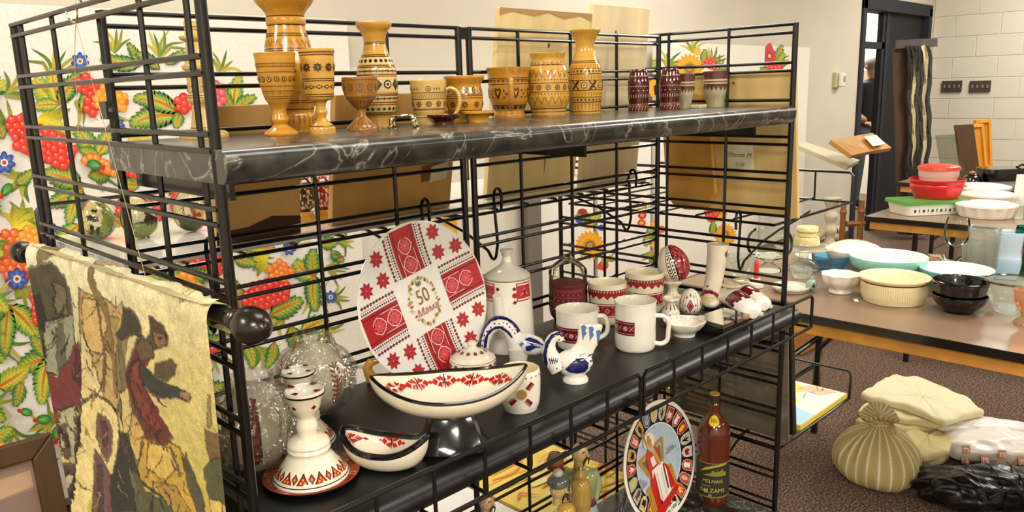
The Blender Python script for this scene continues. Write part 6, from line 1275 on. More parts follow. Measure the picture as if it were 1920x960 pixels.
for i in range(22):
    a = PI/2+.28-2*PI*i/22; cx, cy = .775*R*math.cos(a), .775*R*math.sin(a); ex, ey = np.array([-math.sin(a), math.cos(a)]), np.array([math.cos(a), math.sin(a)])
    def sp(l, s=1): return [(cx+(ex[0]*u+ey[0]*v)*R*s, cy+(ex[1]*u+ey[1]*v)*R*s) for u, v in l]
    shp = [(-.085, .12), (.085, .12), (.085, -.02), (.06, -.085), (0, -.125), (-.06, -.085), (-.085, -.02)]
    dr.it.append((sp(shp, 1.08), 'ece4cc', 4)); dr.it.append((sp(shp), sc[i], 6))
    k = i % 4
    if i == 0: E = [[(-.012, -.08), (.012, -.08), (.012, .09), (-.012, .09)], [(-.05, -.04), (-.035, -.05), (-.03, .08), (-.05, .08)], [(.05, -.04), (.035, -.05), (.03, .08), (.05, .08)], [(-.05, -.05), (.05, -.05), (.05, -.03), (-.05, -.03)]]
    elif k == 0: E = [[(-.05, -.05), (0, -.09), (.05, -.05), (.03, .06), (-.03, .06)], [(-.05, .05), (.05, .05), (.05, .085), (-.05, .085)]]
    elif k == 1: E = [[(-.03, -.08), (.03, -.06), (.045, .02), (.02, .09), (-.02, .08), (-.04, 0)]]
    elif k == 2: E = [[(0, -.1), (.03, -.02), (.065, .06), (.02, .03), (0, .1), (-.02, .03), (-.065, .06), (-.03, -.02)]]
    else: E = [[(-.055, -.04), (.03, -.07), (.06, .0), (.03, .07), (-.01, .03), (-.055, .05)]]
    for e in E: dr.it.append((sp(e), em[i], 8))
for l, c in (([(195, 455), (225, 445), (300, 600), (268, 622)], 'b9862e'), ([(215, 450), (425, 365), (440, 385), (225, 480)], 'b9862e'), ([(425, 365), (442, 380), (420, 560), (395, 560)], 'b9862e'), ([(235, 485), (405, 415), (395, 550), (290, 600)], '6f6258'), ([(235, 700), (275, 680), (300, 920), (255, 915)], 'b9862e'), ([(430, 620), (480, 605), (512, 800), (470, 820)], 'b9862e'), ([(440, 640), (470, 630), (490, 760), (465, 780)], '7a6a5c'), ([(248, 720), (268, 715), (285, 880), (265, 885)], '7a6a5c'), ([(265, 905), (500, 790), (512, 830), (330, 955), (275, 950)], 'c8201c'),
             ([(285, 590), (320, 560), (345, 860), (300, 905), (275, 700)], 'c42420'), ([(400, 560), (440, 600), (490, 790), (450, 800)], 'c42420'), ([(300, 580), (400, 550), (430, 640), (440, 820), (360, 868), (330, 800), (300, 680)], 'efece4'), ([(335, 620), (342, 620), (365, 850), (355, 855)], 'c4c0bc'), ([(380, 600), (386, 600), (405, 830), (397, 832)], 'c4c0bc'), ([(398, 575), (410, 570), (428, 780), (414, 785)], '7a2034'),
             ([(275, 430), (320, 400), (365, 410), (385, 480), (360, 560), (310, 560), (290, 600), (275, 560), (270, 490)], 'c8382a'), ([(300, 480), (330, 470), (350, 545), (310, 555)], 'e8e4d8'), ([(320, 440), (350, 430), (390, 560), (370, 570)], 'c89a3a')): dr.poly(u2(l), c)
dr.poly([U2(310+50*math.cos(2*PI*k/20), 345+68*math.sin(2*PI*k/20)) for k in range(20)], 'e8e2d0'); dr.poly(u2([(288, 345), (298, 300), (312, 300), (330, 350), (325, 372), (295, 372)]), 'b98a34'); dr.poly(u2([(296, 368), (328, 366), (332, 395), (318, 420), (300, 410)]), 'c09068'); dr.poly(u2([(300, 398), (332, 394), (345, 430), (325, 440), (305, 425)]), 'b8b4b0')
dr.poly(u2([(252, 240), (262, 240), (298, 420), (288, 425)]), 'b9862e'); dr.poly(u2([(240, 275), (285, 265), (287, 275), (243, 287)]), 'b9862e')
def ptx(s, X, Y, size, rot, col='1a1c28'):
    cx, cy = U2(X, Y); c, s_ = math.cos(rot), math.sin(rot)
    for p in text_polys(s, R*size): dr.it.append(([(cx+u*c-v*s_, cy+u*s_+v*c) for u, v in p], col, 50))
ptx('СВ.', 175, 595, .075, .25); ptx('ВОЛО', 183, 625, .075, .25); ptx('ДИМИР', 195, 655, .075, .25); ptx('КНЯЗЬ', 478, 478, .055, .12); ptx('КИЇВСЬКИЙ', 482, 500, .05, .12)
dr.poly(u2([(330, 945), (440, 900), (470, 960), (430, 1000), (340, 1010)]), 'f4f2ea'); ptx('988-1988', 398, 945, .085, .2)
mb = MB(); dr.emit(mb, mp, eps=.00012, base=.0006, maxlay=60); mb.build('painted_scene', 'glaze', t, smooth=0); t.location[2] = max(t.location[2], Z+.006)
st = MB()
for x in (-.07, .085): st.sweep(catmull([(x, -.052, .034), (x, -.060, .020), (x, -.050, .004), (x, -.02, 0), (x, .05, 0), (x*.6, .06, .05), (x*.4, .07, .12)], 4, 180), .0032, '141414', 8)
st.sweep([(-.07, .03, 0), (.085, .03, 0)], .003, '141414', 8); st.build('plate_stand', 'black', t)
# --- bottle
P = on(1335, 937, z=Z); t, T, d = cer('balsam_bottle', 'brown stoneware bottle with cork, dark gold label and round yellow price sticker', 'bottle', P, [(756, 9, '5a2412'), (759, 10.5), (763, 10), (770, 10.5), (778, 12), (784, 17), (791, 23), (799, 27), (809, 29.5), (830, 30), (900, 29.5), (925, 29), (936, 27), (939, 26)], seg=52)
MB().lathe([(.0004, T.h(739), 'c99a58'), (9.5*T.k, T.h(739), 'c99a58'), (9.5*T.k, T.h(741), '3a2414'), (8.6*T.k, T.h(756), 'c99a58'), (.0004, T.h(756), 'c99a58')], 24).build('cork', 'raw', t)
patch(d, 857, 922, -1.75, 1.75, '2b2a1c', 40, .0005, 4); patch(d, 857.5, 859, -1.73, 1.73, '9a8a3a', 40, .0008, 1); patch(d, 919, 921, -1.73, 1.73, '9a8a3a', 40, .0008, 1)
for pts, c in (([(-24, -6), (-14, 4), (0, 9), (16, 12), (26, 13), (26, 10), (14, 8), (0, 5), (-12, 0)], 'b8a848'), ([(-18, -12), (26, -12), (26, -4), (20, -5), (19, 2), (17, -5), (10, -5), (9, 3), (7, -5), (0, -6), (-1, 0), (-3, -6), (-10, -8)], '8a8234')): d.put(870, [(pts, c)], 0, e=.0009)
for s, y, sz, c in (('MELNAIS', 891, 9.5, 'c9bb6a'), ('BALZAMS', 908, 11, 'c9bb6a')): d.put(y, [([(-u, v) if False else (u, v) for u, v in p], c) for p in text_polys(s, sz)], 0, e=.001)
d.put(900, [([(-22, -1), (-4, -1), (-4, 1), (-22, 1)], '8a8040')], 0, e=.0009); d.put(915, [(circ(-12, 6, 4), 'a89a4a'), (circ(-4, -2, 3.4), '8a8040')], 0, e=.0009); d.build(t, 'label', 'paper')
ds = Dec(T); ds.put(784, [(circ(0, 0, 8.6, n=24), 'e8c81c')], 0, e=.0010); ds.put(784, [(p, '1a1a14') for p in text_polys('10¢', 8)], 0, e=.0018); ds.build(t, 'price_sticker', 'paper')
# --- ceramic cossack figures
def face(parent, f, hx, hy, r, k, skin, tilt=1, topknot=True, hat=None):
    """head at photo point hx,hy; looks to the right of the picture"""
    mb = MB(); c = f(hx, hy); rx, up_ = np.array([_cy, -_sy, 0]), np.array([0, 0, 1.0]); tw = -np.array([_sy, _cy, 0])
    mb.ell(c, (r*.92*k, r*.9*k, r*1.12*k), skin, 32, 22, Matrix.Rotation(A_RIGHT, 3, 'Z')); fd = (rx*.75+tw*.66); fd /= np.linalg.norm(fd); sd = np.cross(up_, fd)
    mb.sweep([c+fd*r*.80*k+up_*r*.22*k, c+fd*r*1.12*k-up_*r*.06*k, c+fd*r*.86*k-up_*r*.16*k], [r*.10*k, r*.20*k, r*.12*k], skin, 12); mb.ell(c+sd*r*.86*k*-1, (r*.12*k, r*.16*k, r*.24*k), skin, 10, 8); mb.ell(c+sd*r*.86*k, (r*.12*k, r*.16*k, r*.24*k), skin, 10, 8); mb.ell(c-up_*r*.75*k+fd*r*.3*k, (r*.5*k, r*.5*k, r*.45*k), skin, 16, 12)
    mb.sweep([c-up_*r*.7*k, c-up_*r*1.6*k], [r*.62*k, r*.7*k], skin, 18); mb.build('head', 'glaze', parent)
    for s in (1, -1):
        e = MB(); ec_ = c+fd*r*.82*k+sd*s*r*.34*k+up_*r*.20*k; e.ell(ec_, (r*.13*k, r*.13*k, r*.07*k), 'f0ead8', 10, 8); e.ell(ec_+fd*r*.08*k, (r*.07*k, r*.07*k, r*.06*k), '1a1210', 8, 6); e.sweep([ec_+up_*r*.2*k-sd*s*r*.16*k+fd*r*.06*k, ec_+up_*r*.26*k+sd*s*r*.05*k+fd*r*.06*k, ec_+up_*r*.16*k+sd*s*r*.22*k-fd*r*.04*k], r*.05*k, '1a1210', 6); e.build('eye', 'glaze', parent)
        m = MB(); m.sweep(catmull([c+fd*r*.98*k-up_*r*.32*k, c+fd*r*.95*k+sd*s*r*.3*k-up_*r*.45*k, c+fd*r*.85*k+sd*s*r*.42*k-up_*r*.85*k, c+fd*r*.8*k+sd*s*r*.40*k-up_*r*1.25*k], 4, 180), [r*.10*k]*8+[r*.07*k]*4+[r*.03*k], '1a120e', 8); m.build('moustache', 'glaze', parent)
    if topknot: m = MB(); m.sweep(catmull([c+up_*r*1.05*k+fd*r*.0*k, c+up_*r*1.16*k+fd*r*.4*k, c+up_*r*.85*k+fd*r*.85*k], 4), [r*.22*k, r*.22*k, r*.2*k, r*.18*k, r*.15*k, r*.13*k, r*.1*k, r*.07*k, r*.04*k], '1a120e', 8); m.build('forelock', 'glaze', parent)
    return c, fd, sd
def body(parent, P, prof, name='torso', sy=.75):
    T = Turn(P, prof); MB().lathe([(.0004, T.out[0][1], T.out[0][2])]+T.out+[(.0004, 0, T.out[-1][2])], 36, fn=lambda a, h: 1-.22*abs(math.sin(a-A_RIGHT))).build(name, 'glaze', parent); return T
P = place(1092, -.080, Z); t = thing('cossack_figurine', 'tall ceramic man in green coat with forelock, holding a gourd and a fur hat', 'figurine', P, 'ceramic men on the bottom shelf'); f = img(P); k = depth(P)/F
T = body(t, P, [(866, 12, '9aa06a'), (871, 24, '9aa06a'), (880, 31, '8f9a6a'), (900, 30, '8a9464'), (918, 26, '6a3a5a'), (924, 27, '5a2a4a'), (932, 28, 'a0b0a8'), (950, 32, '98a8a0'), (975, 36, '98a8a0'), (1000, 36)]); face(t, f, 1087, 849, 17, k, 'd2b880')
tw = -np.array([_sy, _cy, 0])
MB().sweep(catmull([f(1066, 880), f(1057, 893), f(1050, 890), f(1044, 882)], 4), [9*k, 9*k, 8.5*k, 8*k, 8*k, 7.5*k, 7*k, 7*k, 6*k, 6*k, 6*k, 6*k, 6*k], '8f9a6a', 14).build('arm', 'glaze', t)
MB().sweep(catmull([f(1113, 882), f(1120, 905), f(1117, 930), f(1112, 942)], 4), [8*k]*6+[7*k]*4+[6*k]*3, '9aa87a', 14).build('arm', 'glaze', t)
hx = f(1041, 866); MB().lathe([(.0004, 17*k, '7a4a24'), (12*k, 16*k, '8a5a2c'), (16*k, 0, '7a3a1c'), (15*k, -14*k, '6a2c14'), (.0004, -16*k, '6a2c14')], 24, c=tuple(hx)).build('fur_hat', 'glaze', t)
TG = [(858, 4, '8a6a2a'), (863, 7, 'b09048'), (868, 9, 'b09048'), (874, 12), (880, 11), (884, 15), (895, 19), (912, 20), (924, 20), (930, 19), (940, 17), (948, 8)]; gp = P+tw*34*k; tt = Turn(gp, TG)
MB().lathe([(.0004, tt.out[0][1], 'b09048')]+[(r, h, c) for r, h, c in tt.out]+[(.0004, 0, 'b09048')], 30).build('gourd', 'glaze', t, (tw*30*k+np.array([-.004, .004, zat(P, 948)-P[2]])))
P = place(1040, -.150, Z); t = thing('cossack_figurine', 'ceramic man in grey turban cap with drooping moustache, at the lower middle', 'figurine', P, 'ceramic men on the bottom shelf'); f = img(P); k = depth(P)/F
T = body(t, P, [(934, 14, '6f7880'), (940, 32, '6f7880'), (952, 44, '727a80'), (975, 46, 'b89038'), (1010, 44, 'b89038'), (1050, 46)]); c, fd, sd = face(t, f, 1047, 916, 18, k, 'c9b072', topknot=False)
MB().lathe([(.0004, 16*k, '6a7068'), (12*k, 14*k, '5f6860'), (20*k, 5*k, '4f5a58'), (21*k, -1*k, '6a7470'), (18*k, -6*k, '4f5a58'), (.0004, -6*k, '4f5a58')], 28, c=tuple(c+np.array([0, 0, 13*k]))).build('turban', 'glaze', t); MB().ell(f(1046, 887), (10*k, 9*k, 8*k), 'c8c4b0', 18, 12).build('plume', 'glaze', t)
MB().ell(f(1062, 958, 20*k), (18*k, 16*k, 15*k), 'c9a040', 20, 14).build('drum', 'glaze', t)
P = place(918, -.215, Z); t = thing('cossack_figurine', 'ceramic bald man in off white shirt at the bottom edge, leftmost of the figurines', 'figurine', P, 'ceramic men on the bottom shelf'); f = img(P); k = depth(P)/F
body(t, P, [(952, 14, 'bfb8a2'), (956, 30, 'c8c2ae'), (968, 42, 'c8c2ae'), (1000, 44), (1060, 46)]); face(t, f, 913, 941, 15, k, 'c09a7c')
# ================================================================== folding tables
ZTB = .74
def table(name, label, x0, x1, y0, y1, legs=True):
    t = thing(name, label, 'table', ((x0+x1)/2, (y0+y1)/2, 0)); w, l = (x1-x0)/2, (y1-y0)/2
    MB().box(-w, w, -l, l, ZTB-.018, ZTB, '8a715c').build('tabletop', 'plastic', t, smooth=0)
    mb = MB()
    for a in ((-w-.004, -w, -l, l), (w, w+.004, -l, l), (-w, w, -l-.004, -l), (-w, w, l, l+.004)): MB().box(*a, ZTB-.024, ZTB+.001, '14110f').build('edge_band', 'black', t, smooth=0)
    for a in ((-w+.012, -w+.034, -l+.02, l-.02), (w-.034, w-.012, -l+.02, l-.02), (-w+.034, w-.034, -l+.02, -l+.042), (-w+.034, w-.034, l-.042, l-.02)): MB().box(*a, ZTB-.064, ZTB-.0185, 'c98f3c').build('apron', 'rawh', t, smooth=0, bevel=.002)
    if legs:
        for sy in (1, -1):
            ye = sy*(l-.22)
            for sx in (-1, 1): MB().box(sx*(w-.075)-.011, sx*(w-.075)+.011, ye-.011, ye+.011, 0, ZTB-.02, '17171a').build('leg', 'black', t, smooth=0, bevel=.003)
            MB().sweep([(-w+.075, ye, .30), (w-.075, ye, .30)], .009, '17171a', 8).build('leg_brace', 'black', t)
            MB().sweep([(-w+.075, ye, .36), (0, ye-sy*.34, ZTB-.03)], .009, '17171a', 8).build('folding_strut', 'black', t); MB().sweep([(w-.075, ye, .36), (0, ye-sy*.34, ZTB-.03)], .009, '17171a', 8).build('folding_strut', 'black', t)
    return t
table('folding_table', 'brown topped folding table of glassware and bowls just past the rack', 1.845, 2.72, -1.55, .42)
table('folding_table', 'brown topped folding table of plastic food containers farther back', 3.68, 4.44, -1.6, .44)
table('folding_table', 'far folding table under the black roaster and leaning frames', 5.15, 6.35, -1.4, .80)
Z = ZTB+.0015
GL = 'glassware and bowls on the near table'
CG = glass('clear_glass', 'f8fbf8', .03, .10); FG = glass('pressed_glass', 'f4f6f2', .10, .16, .16); BG = glass('blue_glass', 'a4d2ee', .03, .12, .08); AG = glass('amber_glass', 'f4cc90', .05, .14, .2)
def bowl(name, label, cat, P, prof, hollow=.85, icol=None, kind='glaze', group=GL, fn=None, seg=56): return cer(name, label, cat, P, prof, hollow, icol, group, kind, seg, fn)
# turquoise and cream bowls
bowl('mixing_bowl', 'large turquoise mixing bowl with white inside', 'bowl', on(1662, 526, z=Z), [(482, 68, '8fd0c0'), (488, 68), (500, 64), (506, 57), (518, 45), (526, 36), (529, 35)], icol='eaf2ee')
bowl('mixing_bowl', 'smaller turquoise bowl behind the stacked black bowls', 'bowl', on(1790, 545, z=Z), [(505, 63, '6cc4c4'), (508, 63), (520, 58), (532, 48), (542, 38), (547, 36)], icol='e6f1ee')
t, T, d = bowl('casserole_dish', 'straight sided cream casserole dish with a brown line under its rim', 'casserole', on(1674, 562, z=Z), [(521, 62, 'f0e4b8'), (524, 62), (527, 59), (540, 58), (554, 57), (563, 54), (566, 53)], icol='efe6c8'); d.band(529, 2.4, '4a2a14'); d.ring(544, 90, m_bar('dcc890', .4, 10)); d.build(t, 'ribs_and_line')
bowl('black_bowl', 'lower black glass bowl of the stacked pair', 'bowl', on(1797, 583, z=Z), [(557, 47, '060607'), (560, 47), (570, 43), (580, 34), (586, 27), (588, 26)], icol='08080a')
P = on(1797, 583, z=Z); dz = zat(P, 565)-Z; bowl('black_bowl', 'upper black glass bowl nested in the stacked pair', 'bowl', P+np.array([0, 0, dz]), [(536, 48, '08080a'), (539, 48), (550, 45), (562, 42), (572, 36), (576, 30)], icol='0c0c0e')
bowl('lobed_bowl', 'white lobed bowl on a small foot in front of the turquoise one', 'bowl', on(1575, 547, z=Z), [(517, 35, 'efece2'), (520, 34), (532, 30), (541, 22), (544, 20), (549, 21), (551, 21)], icol='f2efe6', fn=lambda a, h: 1+.055*math.cos(8*a)*min(1, h*40))
t, T, d = bowl('covered_casserole', 'white oval covered casserole behind the large turquoise bowl', 'casserole', on(1599, 503, z=Z), [(468, 50, 'e6e3d6'), (474, 50), (484, 46), (497, 40), (506, 36)], hollow=None)
MB().lathe([(.0004, T.h(453), 'f0ecd8'), (20*T.k, T.h(455), 'f0ecd8'), (40*T.k, T.h(462), 'f0ecd8'), (51*T.k, T.h(469), 'f0ecd8'), (50*T.k, T.h(469), 'f0ecd8'), (.0004, T.h(469), 'f0ecd8')], 48).build('lid', 'glaze', t)
# clear and coloured glass
def gl(name, label, cat, P, prof, m=None, fn=None, open_=True, group=GL):
    t = thing(name, label, cat, P, group); T = Turn(P, prof); mm = m or CG; pr = [(r, h, c) for r, h, c in T.out]
    MB().lathe(pr+[(.0004, pr[-1][1], 'ffffff')], 44, fn=fn).build('body', mm, t)
    if open_:
        H0 = pr[0][1]; inn = [(max(r-.003, .001), h, c) for r, h, c in pr if h > H0*open_]; MB().lathe(inn+[(.0004, inn[-1][1], 'ffffff')], 44, fn=fn).build('inner_surface', mm, t)
        MB().sweep([((pr[0][0]-.0015)*(fn(a, H0) if fn else 1)*math.cos(a), (pr[0][0]-.0015)*(fn(a, H0) if fn else 1)*math.sin(a), H0) for a in [2*PI*q/48 for q in range(48)]], .0016, 'ffffff', 6, closed=True).build('rim', mm, t)
    return t, T
rib = lambda n, a_=.03: (lambda a, h: 1+a_*math.cos(n*a))
gl('blue_glass_bowl', 'blue glass bowl between the cake stand and the white lobed bowl', 'bowl', on(1556, 510, z=Z), [(482, 34, 'ffffff'), (490, 33), (500, 27), (508, 18), (514, 15)], BG, None, .2)
t, T = gl('cake_stand', 'clear fluted glass cake stand at the near end of the table', 'cake stand', on(1506, 503, z=Z), [(463, 52, 'ffffff'), (466, 52), (470, 40), (474, 10), (480, 8), (488, 9), (494, 17), (502, 27), (506, 28)], FG, rib(26, .03), 0)
P = on(1506, 503, z=Z); PT = P+np.array([0, 0, T.h(463)+.001]); t2, T2, d2 = cer('cream_jar', 'small cream and yellow ribbed jar standing on the cake stand', 'jar', PT+np.array([.02, .0, 0]), [(430, 19, 'e9dca0'), (434, 20), (438, 20), (440, 18), (446, 18), (448, 21), (456, 23), (463, 23)]); d2.band(439, 1.4, 'a8842c'); d2.band(447, 1.4, 'a8842c'); d2.build(t2, 'gold_lines')
t, T, d = bowl('white_plate', 'white plate lying behind the cake stand', 'plate', on(1535, 488, z=Z), [(481, 42, 'ece8da'), (483, 42), (488, 30), (491, 26)], hollow=.5)
gl('wine_glass', 'large wine glass standing highest on the near table', 'glass', on(1787, 520, z=Z), [(411, 18, 'ffffff'), (420, 20), (435, 22), (450, 20), (462, 11), (468, 4), (480, 2.5), (505, 2.5), (514, 5), (521, 19), (523, 20)], CG, None, .5)
for i, (px, py, w, y0, lab) in enumerate(((1838, 522, 27, 429, 'tallest clear ribbed tumbler beside the pale blue one'), (1818, 515, 17, 458, 'short clear ribbed glass left of the tall tumblers'), (1862, 518, 20, 440, 'clear ribbed tumbler between the tall and pale blue ones'))):
    gl('ribbed_tumbler', lab, 'tumbler', on(px, py, z=Z), [(y0, w, 'ffffff'), (y0+6, w*.98), ((y0+py)/2, w*.92), (py-4, w*.86), (py+3, w*.84)], FG, rib(18, .02), .1)
t, T, d = cer('pale_blue_tumbler', 'pale blue translucent square tumbler stack beside the clear tumblers', 'tumbler', on(1885, 520, z=Z), [(438, 27, 'c4dcf2'), (442, 27), (484, 25, 'b4d4f0'), (486, 26), (520, 23), (524, 22)], hollow=.9, icol='d4e6f6', kind='plastic', group=GL, fn=lambda a, h: 1/max(abs(math.cos(a-.3)), abs(math.sin(a-.3)))**.6*.88)
t, T = gl('cut_glass_bowl', 'cut glass bowl with a silver rim at the right edge', 'bowl', on(1896, 583, z=Z), [(530, 49, 'ffffff'), (534, 49), (550, 46), (565, 42), (580, 34), (587, 30)], FG, lambda a, h: 1+.025*math.cos(16*a)+.015*math.sin(40*h*30), .1)
MB().sweep([(49*T.k*math.cos(a), 49*T.k*math.sin(a), T.h(530)) for a in [2*PI*q/48 for q in range(48)]], .003, '8a8470', 8, closed=True).build('silver_rim', 'chrome', t)
gl('amber_goblet', 'small amber glass footed cup cut by the right edge', 'glass', on(1920, 606, z=Z), [(545, 22, 'ffffff'), (555, 21), (575, 17), (588, 8), (596, 6), (602, 15), (608, 18)], AG, rib(12, .03), .35)
gl('green_stem_glass', 'wine glass with green stem behind the pale blue tumbler', 'glass', on(1916, 520, z=Z), [(428, 17, 'ffffff'), (440, 18), (455, 14), (463, 4), (490, 3), (512, 5), (521, 15), (523, 15)], glass('green_glass', '8fcabc', .03, .12), None, .5)
t, T = gl('glass_compote', 'big round clear glass bowl on a foot, seen through the right end panel', 'bowl', on(1441, 507, z=Z), [(432, 30, 'ffffff'), (440, 38), (455, 42), (470, 40), (482, 28), (488, 9), (494, 8), (502, 20), (508, 23)], CG, None, .35)
gl('ribbed_glass_cup', 'low clear ribbed glass cup seen through the right end panel', 'glass', on(1386, 522, z=Z), [(483, 27, 'ffffff'), (488, 27), (505, 23), (516, 16), (525, 12)], FG, rib(14, .04), .15)
gl('small_cut_glass', 'tiny cut glass dish in front of the cake stand', 'dish', on(1501, 520, z=Z), [(505, 18, 'ffffff'), (510, 19), (518, 17), (523, 14)], FG, rib(10, .06), .2)
t, T, d = cer('beaded_dish', 'small glittering beaded dish at the near corner of the table', 'dish', on(1482, 545, z=Z), [(540, 33, 'cfd0c0'), (543, 34), (547, 30), (550, 28)], hollow=.4, icol='dcdcd0', group=GL, fn=rib(20, .03))
d.ring(543, 12, m_dot('e8a0b8', 2.2)); d.ring(543, 12, m_dot('e8d890', 2), off=.26); d.build(t, 'beads')
P = on(1521, 545, z=Z); t = thing('fish_bead', 'small grey green round fish ornament with a dark eye', 'ornament', P); k = depth(P)/F
MB().ell((0, 0, 11*k), (12*k, 10*k, 11*k), '8fa89c', 24, 16).build('body', 'glaze', t); MB().ell((-7*k, -7*k, 12*k), (3.2*k, 3.2*k, 4*k), '141414', 12, 8).build('eye', 'glaze', t); MB().sweep([(0, 0, 20*k), (2*k, 0, 26*k), (5*k, 0, 28*k)], [4*k, 3*k, 1*k], '8fa89c', 8).build('fin', 'glaze', t)
P = on(1417, 537, z=Z); t = thing('candle', 'red taper candle in a white holder seen through the right end panel', 'candle', P); k = depth(P)/F
MB().lathe([(.0004, 16*k, 'ece6da'), (8*k, 16*k, 'ece6da'), (9*k, 9*k, 'ece6da'), (14*k, 7*k, 'ece6da'), (15*k, 0, 'ece6da'), (.0004, 0, 'ece6da')], 24).build('holder', 'glaze', t); MB().lathe([(.0004, 52*k, 'd83a2c'), (3*k, 49*k, 'd83a2c'), (4.4*k, 44*k, 'd83a2c'), (4.6*k, 14*k, 'd83a2c'), (.0004, 14*k, 'd83a2c')], 16).build('taper', 'plastic', t)
P = on(1384, 534, z=Z); tag(MB().ell((0, 0, .007), (.011, .009, .007), 'd8b870', 16, 10).build('shell_ornament', 'glaze', None, P), 'tiny yellow shell at the table edge behind the ceramic boot', 'shell')
P = on(1605, 563, z=Z); tag(MB().box(-.016, .016, -.006, .006, 0, .0008, 'f4f2ea', Matrix.Rotation(.5, 4, 'Z')).build('paper_tag', 'paper', None, P, smooth=0), 'small white paper tag lying on the near table edge', 'tag')
P = on(1752, 512, z=Z); t = thing('roasting_tray', 'dark tray with brown foil wrapped contents behind the turquoise bowls', 'tray', P, None, .3); k = depth(P)/F
MB().box(-.09, .09, -.06, .06, 0, .035, '1a1a1a').build('tray', 'black', t, smooth=0, bevel=.004); MB().ell((0, 0, .036), (.085, .055, .018), '8a6238', 28, 12).build('brown_contents', 'plastic', t); MB().sweep([(-.06, -.03, .05), (0, -.02, .058), (.06, .02, .052)], [.004, .012, .004], 'd8d4cc', 10).build('foil', 'chrome', t)
# ------------------------------------------------------------------ second table
GP = 'plastic containers on the middle table'
def rbox(name, parent, w, d_, h, z0, col, kind='plastic', r=.03, n=6, taper=1.0):
    def rr(w_, d2):
        o = []
        for cx, cy, a0 in ((w_-r, d2-r, 0), (-w_+r, d2-r, PI/2), (-w_+r, -d2+r, PI), (w_-r, -d2+r, 1.5*PI)): o += [(cx+r*math.cos(a0+PI/2*q/n), cy+r*math.sin(a0+PI/2*q/n)) for q in range(n+1)]
        return o
    a, b = rr(w*taper, d_*taper), rr(w, d_); m = len(a); mb = MB(); mb.add([(x, y, z0) for x, y in a]+[(x, y, z0+h) for x, y in b], [tuple(range(m))[::-1], tuple(range(m, 2*m))]+[(i, (i+1) % m, m+(i+1) % m, m+i) for i in range(m)], col); return mb.build(name, kind, parent)
P = on(1737, 398, z=Z); t = thing('cake_carrier', 'flat white container with a green lid at the table end', 'container', P, GP, A_RIGHT+.1); k = depth(P)/F
rbox('tub', t, 62*k, 34*k, 20*k, 0, 'eef0e6', taper=.93); lid = rbox('lid', t, 66*k, 37*k, 6*k, 20*k, '57a04a')
dr = Draw()
for i in range(11):
    x = (-44+8.4*i)*k; dr.poly([(x-2*k, 6*k), (x+2*k, 6*k), (x+2*k, 11*k), (x-2*k, 11*k)] if i % 2 == 0 else [(x-.8*k, 6*k), (x+.8*k, 6*k), (x+.8*k, 12*k), (x-.8*k, 12*k)], '3a3a34')
mb = MB(); dr.emit(mb, lambda u, v, h: (u, -34.2*k*(.93+.07*v/(20*k))-h-.0005, v)); mb.build('printed_marks', 'paper', t, smooth=0)
Pz = P+np.array([0, 0, 26.5*k]); q = place(1755, P[1]-.02, Pz[2]); t, T, d = cer('red_tub', 'bright red oval plastic tub stacked on the green lid', 'tub', Pz+(np.array([q[0], q[1], Pz[2]])-Pz)*1.0, [(349, 48, 'c81a22'), (352, 48), (358, 45, 'd8202a'), (360, 46), (372, 42), (382, 38), (384, 37)], hollow=.8, icol='a8141c', group=GP, kind='plastic', seg=56)
for s in (1, -1): MB().sweep([(s*44*T.k*math.cos(A_RIGHT), s*44*T.k*math.sin(A_RIGHT), T.h(364)), (s*54*T.k*math.cos(A_RIGHT), s*54*T.k*math.sin(A_RIGHT), T.h(365))], [.006, .01], 'd8202a', 8, flat=(.5, 1.5)).build('grip', 'plastic', t)
P3 = T.P+np.array([.01, .0, T.h(352)+.001]); t, T, d = cer('clear_tub', 'clear tub with orange red lid on top of the red tub', 'tub', P3, [(330, 35, 'e8b8b0'), (345, 33), (349, 32), (351, 32)], hollow=None, group=GP, kind='plastic')
MB().lathe([(.0004, T.h(322), 'd83a2a'), (26*T.k, T.h(323), 'd83a2a'), (36*T.k, T.h(326), 'd83a2a'), (37*T.k, T.h(331), 'd83a2a'), (.0004, T.h(331), 'd83a2a')], 48).build('lid', 'plastic', t)
def cont(px, py, y0, w, col, lab, lidc=None, fn=None, yl=None, z=None, hollow=None):
    P = on(px, py, z=z or Z); t, T, d = cer('food_container', lab, 'container', P, [(y0, w, col), (y0+3, w), ((y0+py)/2, w*.96), (py, w*.9), (py+2, w*.88)], hollow=hollow, group=GP, kind='plastic', fn=fn, seg=64)
    if lidc: MB().lathe([(.0004, T.h(y0-4), lidc), (w*.8*T.k, T.h(y0-4), lidc), (w*1.04*T.k, T.h(y0-1), lidc), (w*1.04*T.k, T.h(y0+2), lidc), (.0004, T.h(y0+2), lidc)], 48).build('lid', 'plastic', t)
cont(1848, 405, 385, 50, 'eeeade', 'white lobed egg tray container at the table front', 'f4f2ea', rib(14, .035)); cont(1852, 383, 366, 46, 'efe6cc', 'cream oval container behind the egg tray', 'f3ecd8'); cont(1838, 366, 352, 48, 'e6e2d4', 'low white lidded dish behind the cream container', 'eeebe0')
tag(MB().lathe([(.0004, .10, 'e4e8e4'), (.02, .10, 'e4e8e4'), (.03, .09, 'e4e8e4'), (.034, 0, 'e4e8e4'), (.0004, 0, 'e4e8e4')], 32).build('clear_beaker', FG, None, on(1905, 408, z=Z)), 'clear plastic beaker at the right edge of the middle table', 'beaker')
tag(MB().lathe([(.0004, .16, 'f0f0ec'), (.035, .16, 'f0f0ec'), (.04, 0, 'f0f0ec'), (.0004, 0, 'f0f0ec')], 32).build('white_tumbler', 'plastic', None, on(1915, 385, z=Z)), 'tall white plastic tumbler at the right edge behind the beaker', 'tumbler')
